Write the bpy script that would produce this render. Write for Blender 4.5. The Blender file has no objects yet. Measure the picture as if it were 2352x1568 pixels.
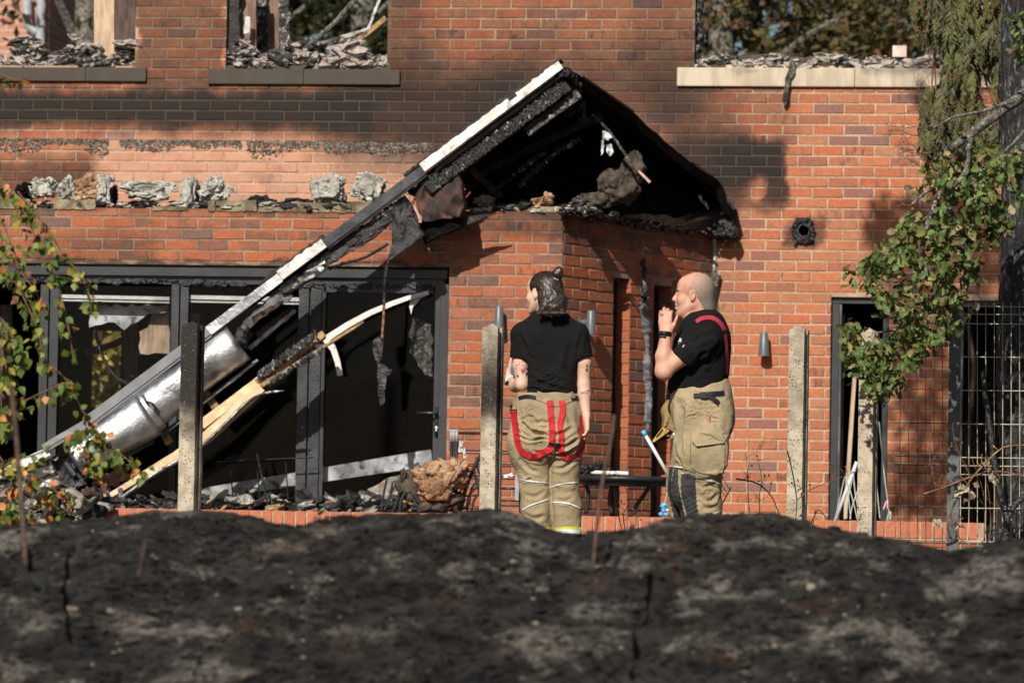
import bpy, bmesh, math, random
import numpy as np
from mathutils import Vector, Matrix, noise as mnoise
from mathutils.bvhtree import BVHTree
R = math.radians
random.seed(7); rng = np.random.default_rng(7)
scene = bpy.context.scene
COL = scene.collection

# ------------------------------------------------------------------ camera
FD = 10000.0                      # focal length in units of 1/2352 of the frame width
CAM = Vector((3.68, 0.0, 0.2))
ctilt = math.atan(466 / FD)
cam_d = bpy.data.cameras.new('camera')
cam = bpy.data.objects.new('camera', cam_d); COL.objects.link(cam)
ROT = Matrix.Rotation(R(7), 4, 'Z') @ Matrix.Rotation(R(90) + ctilt, 4, 'X') @ Matrix.Rotation(R(1.03), 4, 'Z')
cam.matrix_world = Matrix.Translation(CAM) @ ROT
cam_d.sensor_width = 36; cam_d.lens = 36 * FD / 2352
cam_d.clip_start = 0.5; cam_d.clip_end = 600
cam_d.dof.use_dof = True; cam_d.dof.focus_distance = 24.9; cam_d.dof.aperture_fstop = 4.0
scene.camera = cam
# ------------------------------------------------------------------ sky and sun
AZ, EL = R(11), R(35)             # sun: 11 degrees left of straight behind the camera
world = bpy.data.worlds.new("World"); scene.world = world; world.use_nodes = True
wn = world.node_tree
sky = wn.nodes.new('ShaderNodeTexSky'); sky.sky_type = 'NISHITA'; sky.sun_disc = False
sky.sun_elevation = EL; sky.sun_rotation = R(180) + AZ
sky.air_density = 1.0; sky.dust_density = 1.5
bg = wn.nodes['Background']; bg.inputs[1].default_value = 0.05
wn.links.new(sky.outputs[0], bg.inputs[0])
sun_d = bpy.data.lights.new('sun', 'SUN'); sun_d.energy = 5.0; sun_d.angle = R(0.5); sun_d.color = (1, .93, .82)
sun = bpy.data.objects.new('sun', sun_d); COL.objects.link(sun)
SUN = Vector((-math.sin(AZ) * math.cos(EL), -math.cos(AZ) * math.cos(EL), math.sin(EL)))
sun.rotation_euler = SUN.to_track_quat('Z', 'Y').to_euler()
scene.view_settings.view_transform = 'Standard'; scene.view_settings.look = 'None'
scene.view_settings.exposure = 0.12; scene.view_settings.gamma = 1
try: scene.view_settings.use_curve_mapping = False
except Exception: pass
scene.render.engine = 'CYCLES'
scene.cycles.max_bounces = 6; scene.cycles.transparent_max_bounces = 12

# ------------------------------------------------------------------ reading the photograph's plane
R3 = ROT.to_3x3()
def P(px, py, Y):
    d = R3 @ Vector(((px - 1176) / FD, (784 - py) / FD, -1.0))
    t = (Y - CAM.y) / d.y
    return CAM + d * t
def PR(px, py, Y):
    d = R3 @ Vector(((px - 1176) / FD, (784 - py) / FD, -1.0)); return CAM.copy(), d.normalized()
YF, YM = 29.9, 31.85              # extension front, main house wall
YW = 28.35                        # low terrace wall
YP, YQ = 24.6, 25.9               # people, fence line
ZT = 0.40                         # terrace level
def sc(Y): return FD / (Y * 1.003)      # photo units per metre near depth Y

# ------------------------------------------------------------------ mesh helpers
class MB:
    def __init__(s): s.v = []; s.f = []; s.mi = []; s.cur = 0
    def add(s, vs, fs, mi=None):
        o = len(s.v); s.v.extend([tuple(v) for v in vs]); s.f.extend([tuple(i + o for i in f) for f in fs])
        s.mi.extend([s.cur if mi is None else mi] * len(fs))
    def box(s, a, b, mi=None):
        x0, y0, z0 = a; x1, y1, z1 = b
        vs = [(x0,y0,z0),(x1,y0,z0),(x1,y1,z0),(x0,y1,z0),(x0,y0,z1),(x1,y0,z1),(x1,y1,z1),(x0,y1,z1)]
        s.add(vs, [(0,3,2,1),(4,5,6,7),(0,1,5,4),(1,2,6,5),(2,3,7,6),(3,0,4,7)], mi)
    def obox(s, p, u, v, w, mi=None):   # corner p and three edge vectors
        p, u, v, w = map(Vector, (p, u, v, w))
        vs = [p, p+u, p+u+v, p+v, p+w, p+u+w, p+u+v+w, p+v+w]
        fs = [(0,3,2,1),(4,5,6,7),(0,1,5,4),(1,2,6,5),(2,3,7,6),(3,0,4,7)]
        if u.cross(v).dot(w) < 0: fs = [f[::-1] for f in fs]
        s.add(vs, fs, mi)
    def tube(s, pts, r, n=8, mi=None, caps=True, flat=1.0):
        pts = [Vector(p) for p in pts]; m = len(pts)
        rr = r if isinstance(r, (list, tuple)) else [r] * m
        up = None; vs = []
        for i, p in enumerate(pts):
            t = (pts[min(i+1, m-1)] - pts[max(i-1, 0)]).normalized()
            if up is None:
                up = Vector((0,0,1)) if abs(t.z) < .9 else Vector((0,1,0))
            a = t.cross(up)
            if a.length < 1e-5: a = t.cross(Vector((1,0,0)))
            a.normalize(); b = a.cross(t).normalized(); up = b
            for k in range(n):
                th = 2*math.pi*k/n
                vs.append(p + a*math.cos(th)*rr[i] + b*math.sin(th)*rr[i]*flat)
        fs = []
        for i in range(m-1):
            for k in range(n):
                k2 = (k+1) % n
                fs.append((i*n+k, (i+1)*n+k, (i+1)*n+k2, i*n+k2))
        if caps:
            fs.append(tuple(range(n))); fs.append(tuple((m-1)*n + k for k in reversed(range(n))))
        s.add(vs, fs, mi)
    def prism(s, poly, w, mi=None):     # polygon of points (ccw seen from -w), extruded by w
        poly = [Vector(p) for p in poly]; w = Vector(w); n = len(poly)
        nrm = Vector((0,0,0))
        for i in range(n): nrm += poly[i].cross(poly[(i+1) % n])
        fr = tuple(range(n)); bk = tuple(n + i for i in reversed(range(n)))
        sd = [(i, i+n, (i+1) % n + n, (i+1) % n) for i in range(n)]
        fs = [fr, bk] + sd
        if nrm.dot(w) > 0: fs = [f[::-1] for f in fs]
        s.add(poly + [p + w for p in poly], fs, mi)
    def disc_ring(s, c, ax, r0, r1, dep, n=20, mi=None):
        c = Vector(c); ax = Vector(ax).normalized(); a = ax.orthogonal().normalized(); b = ax.cross(a)
        vs = []
        for i in range(n):
            th = 2*math.pi*i/n; d = a*math.cos(th) + b*math.sin(th)
            vs += [c+d*r0, c+d*r1, c+d*r1+ax*dep, c+d*r0+ax*dep]
        fs = []
        for i in range(n):
            j = (i+1) % n
            for k in range(4): fs.append((i*4+k, j*4+k, j*4+(k+1)%4, i*4+(k+1)%4))
        s.add(vs, fs, mi)
    def build(s, name, mats, parent=None, smooth=False, org=None, tagd=None):
        if not isinstance(mats, (list, tuple)): mats = [mats]
        me = bpy.data.meshes.new(name)
        v = np.array(s.v, dtype=float).reshape(-1, 3)
        if parent is not None: o = rootloc(parent)
        elif org is not None: o = Vector(org)
        else:
            mn, mx = v.min(0), v.max(0); o = Vector(((mn[0]+mx[0])/2, (mn[1]+mx[1])/2, mn[2]))
        v = v - np.array(o)
        me.from_pydata(v.tolist(), [], s.f)
        for m in mats: me.materials.append(m)
        if any(s.mi): me.polygons.foreach_set('material_index', s.mi)
        if smooth: me.polygons.foreach_set('use_smooth', [True]*len(me.polygons))
        me.update()
        ob = bpy.data.objects.new(name, me); COL.objects.link(ob)
        if parent is not None: ob.parent = parent
        else: ob.location = o
        return ob
def rootloc(o):
    while o.parent is not None: o = o.parent
    return o.location.copy()
def thing(name, label, cat, loc, group=None):
    o = bpy.data.objects.new(name, None); COL.objects.link(o); o.location = loc; o.empty_display_size = .1
    o['label'] = label; o['category'] = cat
    if group: o['group'] = group
    return o
def tag(o, label, cat, group=None):
    o['label'] = label; o['category'] = cat
    if group: o['group'] = group
    return o
def struct(o): o['kind'] = 'structure'; return o
def stuff(o): o['kind'] = 'stuff'; return o

def jag(pts, step, amp, sd=0, closed=True):
    """break a D-pixel polygon's edges into jagged bits"""
    rr = random.Random(sd); out = []; n = len(pts)
    for i in range(n if closed else n-1):
        a = pts[i]; b = pts[(i+1) % n]; L = math.hypot(b[0]-a[0], b[1]-a[1]); k = max(1, int(L/step))
        nx, ny = -(b[1]-a[1])/(L+1e-6), (b[0]-a[0])/(L+1e-6)
        out.append(a)
        for j in range(1, k):
            t = j/k; o = rr.uniform(-amp, amp)
            out.append((a[0]+(b[0]-a[0])*t + nx*o, a[1]+(b[1]-a[1])*t + ny*o))
    if not closed: out.append(pts[-1])
    return out
def prismD(mb, pts, Y, th, mi=None, Yf=None):
    """outline on the photo, at its own depth (Y or a function of x,y), extruded back by th metres"""
    poly = [P(x, y, (Yf(x, y) if Yf else Y)) for x, y in pts]
    mb.prism(poly, (0, th, 0), mi)
def plankD(mb, a, b, Ya, Yb, wD, th, mi=None, seg=1, amp=0, sd=0, wD2=None):
    """a plank from photo point a to b; wD its width on the photo, th its thickness (m)"""
    A, B = P(a[0], a[1], Ya), P(b[0], b[1], Yb)
    ax = (B - A); t = ax.normalized(); w = Vector((0,1,0)); w = (w - t*w.dot(t)).normalized(); h = t.cross(w).normalized()
    wm0 = wD/sc(Ya); wm1 = (wD2 if wD2 is not None else wD)/sc(Yb); rr = random.Random(sd)
    vs = []; fs = []
    for i in range(seg+1):
        f = i/seg; c = A + ax*f; hw = (wm0+(wm1-wm0)*f)/2
        for su, sv in ((-1,0),(1,0),(1,1),(-1,1)):
            j = Vector((rr.uniform(-amp,amp), rr.uniform(-amp,amp), rr.uniform(-amp,amp)))
            vs.append(c + h*hw*su + w*th*sv + j)
    for i in range(seg):
        o = i*4
        for k in range(4):
            k2 = (k+1) % 4; fs.append((o+k, o+k2, o+4+k2, o+4+k))
    fs.append((3,2,1,0)); o = seg*4; fs.append((o, o+1, o+2, o+3))
    if (B-A).dot(h.cross(w)) < 0: fs = [f[::-1] for f in fs]
    mb.add(vs, fs, mi)
_ico = {}
def ico(sub):
    if sub not in _ico:
        bm = bmesh.new(); bmesh.ops.create_icosphere(bm, subdivisions=sub, radius=1)
        _ico[sub] = ([v.co.copy() for v in bm.verts], [tuple(v.index for v in f.verts) for f in bm.faces]); bm.free()
    return _ico[sub]
def blob(mb, c, r, sub=3, amp=.3, fr=1.6, sd=0, mi=None, rot=None, ridge=False):
    vs, fs = ico(sub); c = Vector(c); off = Vector((sd*7.31, sd*3.17, sd*1.7)); out = []
    Rm = rot.to_matrix() if rot is not None else None
    for v in vs:
        q = v*fr + off
        n = mnoise.fractal(q, 1.0, 2.0, 4)
        if ridge: n = (abs(mnoise.noise(q*1.3))*2 - .6) + .4*n
        p = Vector((v.x*r[0], v.y*r[1], v.z*r[2]))*(1 + amp*n*1.4)
        if Rm is not None: p = Rm @ p
        out.append(c + p)
    mb.add(out, fs, mi)
def curvepts(pts, n=12):
    """Catmull-Rom through points"""
    pts = [Vector(p) for p in pts]; out = []; m = len(pts)
    for i in range(m-1):
        p0, p1, p2, p3 = pts[max(i-1,0)], pts[i], pts[i+1], pts[min(i+2,m-1)]
        for j in range(n):
            t = j/n
            out.append(.5*((2*p1)+(p2-p0)*t+(2*p0-5*p1+4*p2-p3)*t*t+(3*p1-p0-3*p2+p3)*t**3))
    out.append(pts[-1]); return out

# ------------------------------------------------------------------ material helpers
def nd(nt, t, **kw):
    n = nt.nodes.new(t)
    for k, v in kw.items():
        if k.startswith('i_'):
            key = k[2:]; key = int(key) if key.isdigit() else key.replace('_', ' ')
            if hasattr(v, 'is_output') : nt.links.new(v, n.inputs[key])
            else: n.inputs[key].default_value = v
        else: setattr(n, k, v)
    return n
def mth(nt, op, a, b=None, c=None, clamp=False):
    n = nt.nodes.new('ShaderNodeMath'); n.operation = op; n.use_clamp = clamp
    for i, x in enumerate((a, b, c)):
        if x is None: continue
        if hasattr(x, 'is_output'): nt.links.new(x, n.inputs[i])
        else: n.inputs[i].default_value = x
    return n.outputs[0]
def vmth(nt, op, a, b=None, out=0):
    n = nt.nodes.new('ShaderNodeVectorMath'); n.operation = op
    for i, x in enumerate((a, b)):
        if x is None: continue
        if hasattr(x, 'is_output'): nt.links.new(x, n.inputs[i])
        else: n.inputs[i].default_value = x
    return n.outputs[out]
def mixc(nt, f, a, b, bt='MIX'):
    n = nt.nodes.new('ShaderNodeMix'); n.data_type = 'RGBA'; n.blend_type = bt
    for i, x in ((0, f), (6, a), (7, b)):
        if hasattr(x, 'is_output'): nt.links.new(x, n.inputs[i])
        else: n.inputs[i].default_value = (x if i == 0 else (*x, 1)[:4])
    return n.outputs[2]
def newmat(name):
    m = bpy.data.materials.new(name); m.use_nodes = True; nt = m.node_tree
    return m, nt, nt.nodes['Principled BSDF']
def pos(nt): return nd(nt, 'ShaderNodeNewGeometry').outputs['Position']
def nz(nt, vec, scale, detail=4, rough=.55, dist=0):
    n = nd(nt, 'ShaderNodeTexNoise', i_Scale=scale, i_Detail=detail, i_Roughness=rough, i_Distortion=dist)
    nt.links.new(vec, n.inputs['Vector']); return n.outputs['Fac']
def sstep(nt, v, a, b, lo=0., hi=1.):
    n = nd(nt, 'ShaderNodeMapRange', interpolation_type='SMOOTHSTEP')
    n.inputs[1].default_value = a; n.inputs[2].default_value = b; n.inputs[3].default_value = lo; n.inputs[4].default_value = hi
    nt.links.new(v, n.inputs[0]); return n.outputs[0]
def bump(nt, bs, h, dist, strength=1.0):
    b = nd(nt, 'ShaderNodeBump', i_Strength=strength, i_Distance=dist); nt.links.new(h, b.inputs['Height'])
    nt.links.new(b.outputs[0], bs.inputs['Normal']); return b
def pm(name, cols, scale=8, rough=.6, metal=0, bmp=.0, bscale=40, th=(.35, .65), stretch=None, spec=None, rvar=0, detail=5, dist=0):
    """general worn surface: two or three colours mixed by noise in the world's space, fine relief"""
    m, nt, bs = newmat(name); p = pos(nt)
    if stretch: p = vmth(nt, 'MULTIPLY', p, stretch)
    c = None
    if not isinstance(cols[0], (list, tuple)): cols = [cols]
    if len(cols) == 1: 
        v = nz(nt, p, scale, detail); c = mixc(nt, sstep(nt, v, .3, .7), tuple(x*.8 for x in cols[0]), tuple(min(1, x*1.15) for x in cols[0]))
    else:
        v = nz(nt, p, scale, detail, dist=dist); c = mixc(nt, sstep(nt, v, *th), cols[0], cols[1])
        if len(cols) > 2:
            v2 = nz(nt, vmth(nt, 'ADD', p, (13.1, 7.7, 3.3)), scale*1.7, detail, dist=dist); c = mixc(nt, sstep(nt, v2, .52, .68), c, cols[2])
    nt.links.new(c, bs.inputs['Base Color'])
    bs.inputs['Metallic'].default_value = metal; bs.inputs['Roughness'].default_value = rough
    if rvar: nt.links.new(sstep(nt, nz(nt, p, scale*.7, 4), .3, .7, max(.05, rough-rvar), min(1, rough+rvar)), bs.inputs['Roughness'])
    if spec is not None: bs.inputs['Specular IOR Level'].default_value = spec
    if bmp: bump(nt, bs, nz(nt, p, bscale, 6, .65), bmp)
    return m
M = {}
M['char'] = pm('charred_wood', [(.006,.006,.006),(.022,.020,.019)], 14, .55, bmp=.012, bscale=45, rvar=.2)
M['char_ash'] = pm('charred_ash', [(.012,.011,.011),(.05,.048,.046),(.42,.40,.38)], 16, .7, bmp=.01, bscale=60)
M['ash'] = pm('pale_ash', [(.10,.09,.085),(.50,.46,.42),(.75,.71,.66)], 18, .95, bmp=.02, bscale=60)
M['ashpink'] = pm('pale_pink_ash', [(.06,.055,.05),(.46,.40,.36),(.62,.55,.50)], 22, .95, bmp=.02, bscale=60, th=(.36,.50))
M['debris'] = pm('burnt_debris', [(.012,.011,.011),(.10,.085,.075),(.30,.27,.24)], 20, .85, bmp=.02, bscale=55)
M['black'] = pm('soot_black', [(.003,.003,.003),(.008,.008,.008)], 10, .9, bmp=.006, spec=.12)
M['tar'] = pm('melted_black_plastic', [(.008,.008,.009),(.03,.03,.032)], 9, .28, bmp=.02, bscale=22, rvar=.12)
M['alu'] = pm('anthracite_frame', [(.018,.021,.025),(.028,.032,.037)], 7, .42, bmp=.001, bscale=90)
M['alu_dirty'] = pm('scorched_frame', [(.012,.014,.016),(.032,.036,.041),(.010,.010,.010)], 9, .5, bmp=.004, bscale=60)
M['fascia'] = pm('grey_metal_trim', [(.17,.175,.19),(.22,.225,.24)], 5, .45, bmp=.001, metal=.35)
M['fascia_dark'] = pm('sooty_metal_trim', [(.022,.024,.028),(.06,.062,.068)], 9, .45, bmp=.003, metal=.3)
M['white_ash_metal'] = pm('ash_white_metal', [(.60,.58,.56),(.82,.82,.81),(.40,.35,.31)], 7, .55, bmp=.008, bscale=50)
M['galv'] = pm('bare_galvanised_metal', [(.30,.31,.33),(.62,.63,.65),(.20,.20,.21)], 3.5, .42, metal=1, bmp=.012, bscale=6, rvar=.12)
M['galv2'] = pm('crumpled_bare_metal', [(.10,.10,.105),(.5,.51,.53),(.10,.045,.03)], 9, .3, metal=.8, bmp=.02, bscale=16)
M['foil'] = pm('silver_foil', [(.4,.41,.43),(.85,.86,.88)], 30, .2, metal=1, bmp=.02, bscale=35)
M['greyplastic'] = pm('grey_melted_sheet', [(.05,.053,.057),(.19,.20,.21)], 12, .33, bmp=.02, bscale=25)
M['rust'] = pm('rusty_steel', [(.05,.028,.022),(.11,.06,.045)], 20, .8, bmp=.004)
M['rustred'] = pm('rusty_red_sheet', [(.018,.012,.010),(.10,.042,.030),(.014,.012,.011)], 12, .75, bmp=.01)
M['timber'] = pm('pale_timber', [(.52,.37,.20),(.68,.53,.33)], 12, .6, bmp=.003, bscale=60, stretch=(1,1,1))
M['timber_brown'] = pm('scorched_timber', [(.16,.085,.035),(.45,.27,.11),(.03,.02,.015)], 14, .65, bmp=.004)
M['board'] = pm('old_brown_board', [(.14,.085,.06),(.24,.16,.115)], 7, .8, bmp=.003, stretch=(6,6,1))
M['board_pale'] = pm('pale_board', [(.40,.28,.18),(.58,.43,.30)], 6, .8, bmp=.003, stretch=(6,6,1))
M['boarddark'] = pm('dark_brown_board', [(.05,.03,.025),(.11,.07,.06)], 7, .8, bmp=.003, stretch=(6,6,1))
M['white_trim'] = pm('white_plastic_trim', [(.55,.54,.50),(.74,.73,.69)], 20, .45, bmp=.003, stretch=(1,1,6))
M['white_sooty'] = pm('sooty_white_board', [(.24,.23,.225),(.66,.66,.68),(.08,.075,.075)], 7, .6, bmp=.003)
M['insul'] = pm('mineral_wool', [(.40,.38,.33),(.64,.63,.58),(.13,.12,.11)], 13, .95, bmp=.03, bscale=45)
M['insul_brown'] = pm('brown_mineral_wool', [(.24,.12,.06),(.62,.40,.24)], 9, .95, bmp=.04, bscale=30, detail=8, dist=.8)
M['insul_dark'] = pm('scorched_mineral_wool', [(.03,.025,.02),(.13,.10,.075)], 12, .95, bmp=.03, bscale=40)
M['insul_yellow'] = pm('yellow_foam_board', [(.10,.075,.045),(.34,.30,.19),(.16,.13,.08)], 7, .9, bmp=.01)
M['blackmetal'] = pm('black_painted_metal', [(.012,.013,.015),(.022,.024,.027)], 12, .38, bmp=.001)
M['lamp'] = pm('slate_blue_lamp', [(.088,.112,.125),(.105,.132,.147)], 9, .38, spec=.5)
M['plastic_grey'] = pm('grey_plastic', (.30,.31,.33), 8, .45)
M['blue'] = pm('blue_plastic', (.06,.40,.72), 8, .35)
M['white_metal'] = pm('white_tube', (.66,.70,.78), 8, .3)
M['peg'] = pm('pale_peg', (.62,.66,.74), 8, .4); M['pegpink'] = pm('pink_peg', (.70,.42,.50), 8, .4); M['peggreen'] = pm('green_peg', (.28,.48,.40), 8, .4)
M['cord'] = pm('pale_cord', (.55,.58,.52), 8, .7)
M['stem'] = pm('dry_stem', [(.10,.05,.03),(.22,.12,.07)], 30, .8)
M['twig_red'] = pm('red_brown_bramble', [(.10,.035,.02),(.22,.10,.04)], 30, .6)
M['branch'] = pm('lichened_bark', [(.05,.04,.033),(.15,.14,.115),(.34,.35,.31)], 26, .9, bmp=.01, bscale=60)
M['bark_black'] = pm('burnt_bark', [(.005,.005,.005),(.030,.028,.028),(.17,.17,.175)], 13, .45, bmp=.03, bscale=28, stretch=(1.6,1.6,.7))
M['deadleaf'] = pm('dead_leaf', [(.10,.075,.05),(.42,.34,.24)], 20, .7)
# galvanised steel fence posts, sooty in places
M['steelpost'] = pm('grey_steel_post', [(.045,.05,.055),(.13,.14,.15)], 4, .45, bmp=.002, metal=.2)
M['wire_dark'] = pm('dark_wire', (.05,.06,.07), 9, .5); M['wire'] = pm('cream_wire', (.45,.42,.32), 9, .6)
# ------------------------------------------------------------------ brick materials with smoke staining and a little painted shadow
def soot_shade_mask(nt, masks, Y):
    p = pos(nt)
    w1 = nd(nt, 'ShaderNodeTexNoise', i_Scale=3.2, i_Detail=5, i_Roughness=.6); nt.links.new(p, w1.inputs['Vector'])
    d = vmth(nt, 'MULTIPLY', vmth(nt, 'SUBTRACT', w1.outputs['Color'], (.5, .5, .5)), (.42, 0, .26))
    q = vmth(nt, 'MULTIPLY', vmth(nt, 'ADD', p, d), (1, 0, 1))
    keep = None
    for (x0, z0, x1, z1, fe, st) in masks:
        a = P(x0, z0, Y); b = P(x1, z1, Y); k = sc(Y)
        c = ((a.x+b.x)/2, 0, (a.z+b.z)/2); h = (abs(b.x-a.x)/2, 1, abs(a.z-b.z)/2)
        v = vmth(nt, 'MAXIMUM', vmth(nt, 'SUBTRACT', vmth(nt, 'ABSOLUTE', vmth(nt, 'SUBTRACT', q, c)), h), (0, 0, 0))
        ln = vmth(nt, 'LENGTH', v, out=1)
        s = sstep(nt, ln, 0, fe/k, 1-st, 1.0)
        keep = s if keep is None else mth(nt, 'MULTIPLY', keep, s)
    fine = nz(nt, p, 9, 6, .7)
    keep = mth(nt, 'ADD', keep, mth(nt, 'MULTIPLY', mth(nt, 'SUBTRACT', fine, .5), mth(nt, 'MULTIPLY', mth(nt, 'MULTIPLY', keep, mth(nt, 'SUBTRACT', 1.0, keep)), 2.2)), clamp=True)
    return keep
def brickmats(name, masks, Y, palette, light=None, patch=0., mort=((.41,.275,.185),(.54,.385,.27))):
    out = []
    for kind in ('obj', 'attr'):
        m, nt, bs = newmat(name + ('' if kind == 'obj' else '_far')); p = pos(nt)
        if kind == 'obj': col = nd(nt, 'ShaderNodeObjectInfo').outputs['Color']
        else: col = nd(nt, 'ShaderNodeAttribute', attribute_name='bc').outputs['Color']
        sep = nd(nt, 'ShaderNodeSeparateColor'); nt.links.new(col, sep.inputs[0])
        r = nd(nt, 'ShaderNodeValToRGB'); nt.links.new(sep.outputs[0], r.inputs[0])
        cr = r.color_ramp; cr.elements[0].position = 0; cr.elements[0].color = (*palette[0], 1)
        cr.elements[1].position = 1; cr.elements[1].color = (*palette[-1], 1)
        for i, c in enumerate(palette[1:-1]):
            e = cr.elements.new((i+1)/(len(palette)-1)); e.color = (*c, 1)
        b = r.outputs[0]
        # drag-marks and dark flashing on some bricks (green channel says how much)
        sv = vmth(nt, 'MULTIPLY', p, (26, 1, 9)); fl = nz(nt, sv, 1.0, 3, .6)
        fm = mth(nt, 'MULTIPLY', sstep(nt, fl, .48, .66), sstep(nt, sep.outputs[1], .80, 1.0, 0, .75))
        b = mixc(nt, fm, b, (.055, .04, .038))
        # kiln patches
        pt = nz(nt, vmth(nt, 'ADD', vmth(nt, 'MULTIPLY', p, (5, 1, 9)), vmth(nt, 'MULTIPLY', col, (9, 9, 9))), 1.0, 3, .5)
        pmk = mth(nt, 'MULTIPLY', sstep(nt, pt, .47, .58), sstep(nt, sep.outputs[1], .40, .62, 0, patch) if patch else mth(nt, 'MULTIPLY', sep.outputs[1], .25))
        b = mixc(nt, pmk, b, (.115, .085, .06) if patch else (.20, .085, .045))
        fine = nz(nt, p, 55, 5, .7)
        b = mixc(nt, 1.0, b, mixc(nt, sstep(nt, fine, .25, .75), (.78, .78, .78), (1.15, 1.15, 1.15)), 'MULTIPLY')
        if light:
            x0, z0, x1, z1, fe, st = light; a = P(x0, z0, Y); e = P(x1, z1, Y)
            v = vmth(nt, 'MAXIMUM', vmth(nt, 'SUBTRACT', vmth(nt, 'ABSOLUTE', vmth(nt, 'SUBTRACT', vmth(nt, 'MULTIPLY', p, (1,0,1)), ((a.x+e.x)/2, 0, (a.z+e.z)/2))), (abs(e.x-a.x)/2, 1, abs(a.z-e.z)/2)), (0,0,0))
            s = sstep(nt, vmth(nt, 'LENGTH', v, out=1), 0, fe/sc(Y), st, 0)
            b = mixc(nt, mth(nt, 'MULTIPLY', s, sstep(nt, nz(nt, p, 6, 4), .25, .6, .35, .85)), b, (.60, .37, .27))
        keep = soot_shade_mask(nt, masks, Y)
        b = mixc(nt, keep, (.020, .017, .015), b)
        nt.links.new(b, bs.inputs['Base Color']); bs.inputs['Roughness'].default_value = .82
        bs.inputs['Specular IOR Level'].default_value = .25
        bump(nt, bs, mth(nt, 'ADD', nz(nt, p, 70, 6, .7), mth(nt, 'MULTIPLY', fl, .6)), .0035)
        out.append(m)
    m, nt, bs = newmat(name + '_mortar'); p = pos(nt)
    b = mixc(nt, sstep(nt, nz(nt, p, 5, 5), .35, .65), *mort)
    b = mixc(nt, sstep(nt, nz(nt, p, 80, 3), .35, .6), mixc(nt, .35, b, (.1, .07, .05)), b)
    keep = soot_shade_mask(nt, masks, Y)
    b = mixc(nt, sstep(nt, keep, .05, 1, .10, 1), (.020, .017, .015), b)
    nt.links.new(b, bs.inputs['Base Color']); bs.inputs['Roughness'].default_value = .95
    bump(nt, bs, nz(nt, p, 120, 5), .004)
    return out[0], out[1], m

MASK_MAIN = [(-300, 222, 840, 275, 62, .985), (820, 225, 1180, 300, 150, .93), (1200, 190, 1560, 290, 160, .6), (940,-60,1540,190,140,.42),
    (1560, 330, 1690, 440, 60, .9), (1660, 352, 1775, 400, 48, .97), (1735, 345, 1790, 400, 30, .80), (1770, 395, 1798, 455, 26, .93), (1690, 470, 1765, 480, 25, .6),  # right of the gable, soot and the roof's shadow are painted together
    (326, -60, 506, 190, 20, .62), (890, -60, 940, 190, 90, .5), (1490, -60, 1600, 190, 90, .35), (1540, 215, 1660, 260, 80, .5),
    (-60, 385, 190, 430, 55, .72), (1822, 505, 1872, 555, 26, .72), (1640, 500, 1690, 545, 30, .8), (1720, 220, 1780, 330, 70, .35),
    (2010, 1080, 2400, 1250, 60, .4)]
MASK_EXT = [(-60, 470, 1300, 484, 18, .5), (1190, 495, 1300, 520, 45, .55), (900, 480, 1150, 520, 60, .45), (1290, 480, 1660, 540, 40, .5),
    (-60, 600, 1030, 612, 14, .65), (100, 560, 330, 610, 50, .35)]
PAL_MAIN = [(0.477,0.167,0.081),(0.415,0.172,0.090),(0.460,0.139,0.068),(0.380,0.148,0.081),(0.415,0.195,0.109),(0.442,0.153,0.077),(0.318,0.126,0.081),(0.238,0.126,0.109)]
PAL_EXT = [(0.378,0.112,0.047),(0.401,0.133,0.060),(0.356,0.107,0.049),(0.347,0.138,0.084),(0.378,0.120,0.054),(0.333,0.107,0.054),(0.287,0.103,0.060),(0.174,0.103,0.084)]
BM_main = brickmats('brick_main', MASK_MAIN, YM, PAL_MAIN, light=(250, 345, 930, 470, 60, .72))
BM_ext = brickmats('brick_extension', MASK_EXT, YF, PAL_EXT, patch=.62, mort=((.24,.15,.105),(.36,.245,.175)))
BM_low = brickmats('brick_coping', [(2200, 1300, 2300, 1310, 5, .1)], YW, [(.50,.17,.09),(.46,.155,.085),(.50,.185,.105),(.42,.14,.075)])

_bmesh = {}
def brick_mesh(L, H, D, mat, key, k):
    """one brick, front face at y=0, rounded arrises; k picks a slightly different one"""
    kk = (round(L, 3), round(H, 3), key, k)
    if kk in _bmesh: return _bmesh[kk]
    rr = random.Random(hash((round(L*1000), k)) & 0xffff)
    b = .005; j = lambda a=.0016: rr.uniform(-a, a)
    vs = [(0,D,0),(L,D,0),(L,D,H),(0,D,H)]
    vs += [(0+j(),b,0+j()),(L+j(),b,0+j()),(L+j(),b,H+j()),(0+j(),b,H+j())]
    vs += [(b+j(),j(.001),b+j()),(L-b+j(),j(.001),b+j()),(L-b+j(),j(.001),H-b+j()),(b+j(),j(.001),H-b+j())]
    fs = [(8,9,10,11)] + [(4+i, 4+(i+1)%4, 8+(i+1)%4, 8+i) for i in range(4)] + [(i, (i+1)%4, 4+(i+1)%4, 4+i) for i in range(4)]
    me = bpy.data.meshes.new('brick'); me.from_pydata(vs, [], fs); me.materials.append(mat)
    me.polygons.foreach_set('use_smooth', [False]+[True]*4+[False]*4)
    _bmesh[kk] = me; return me

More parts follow.
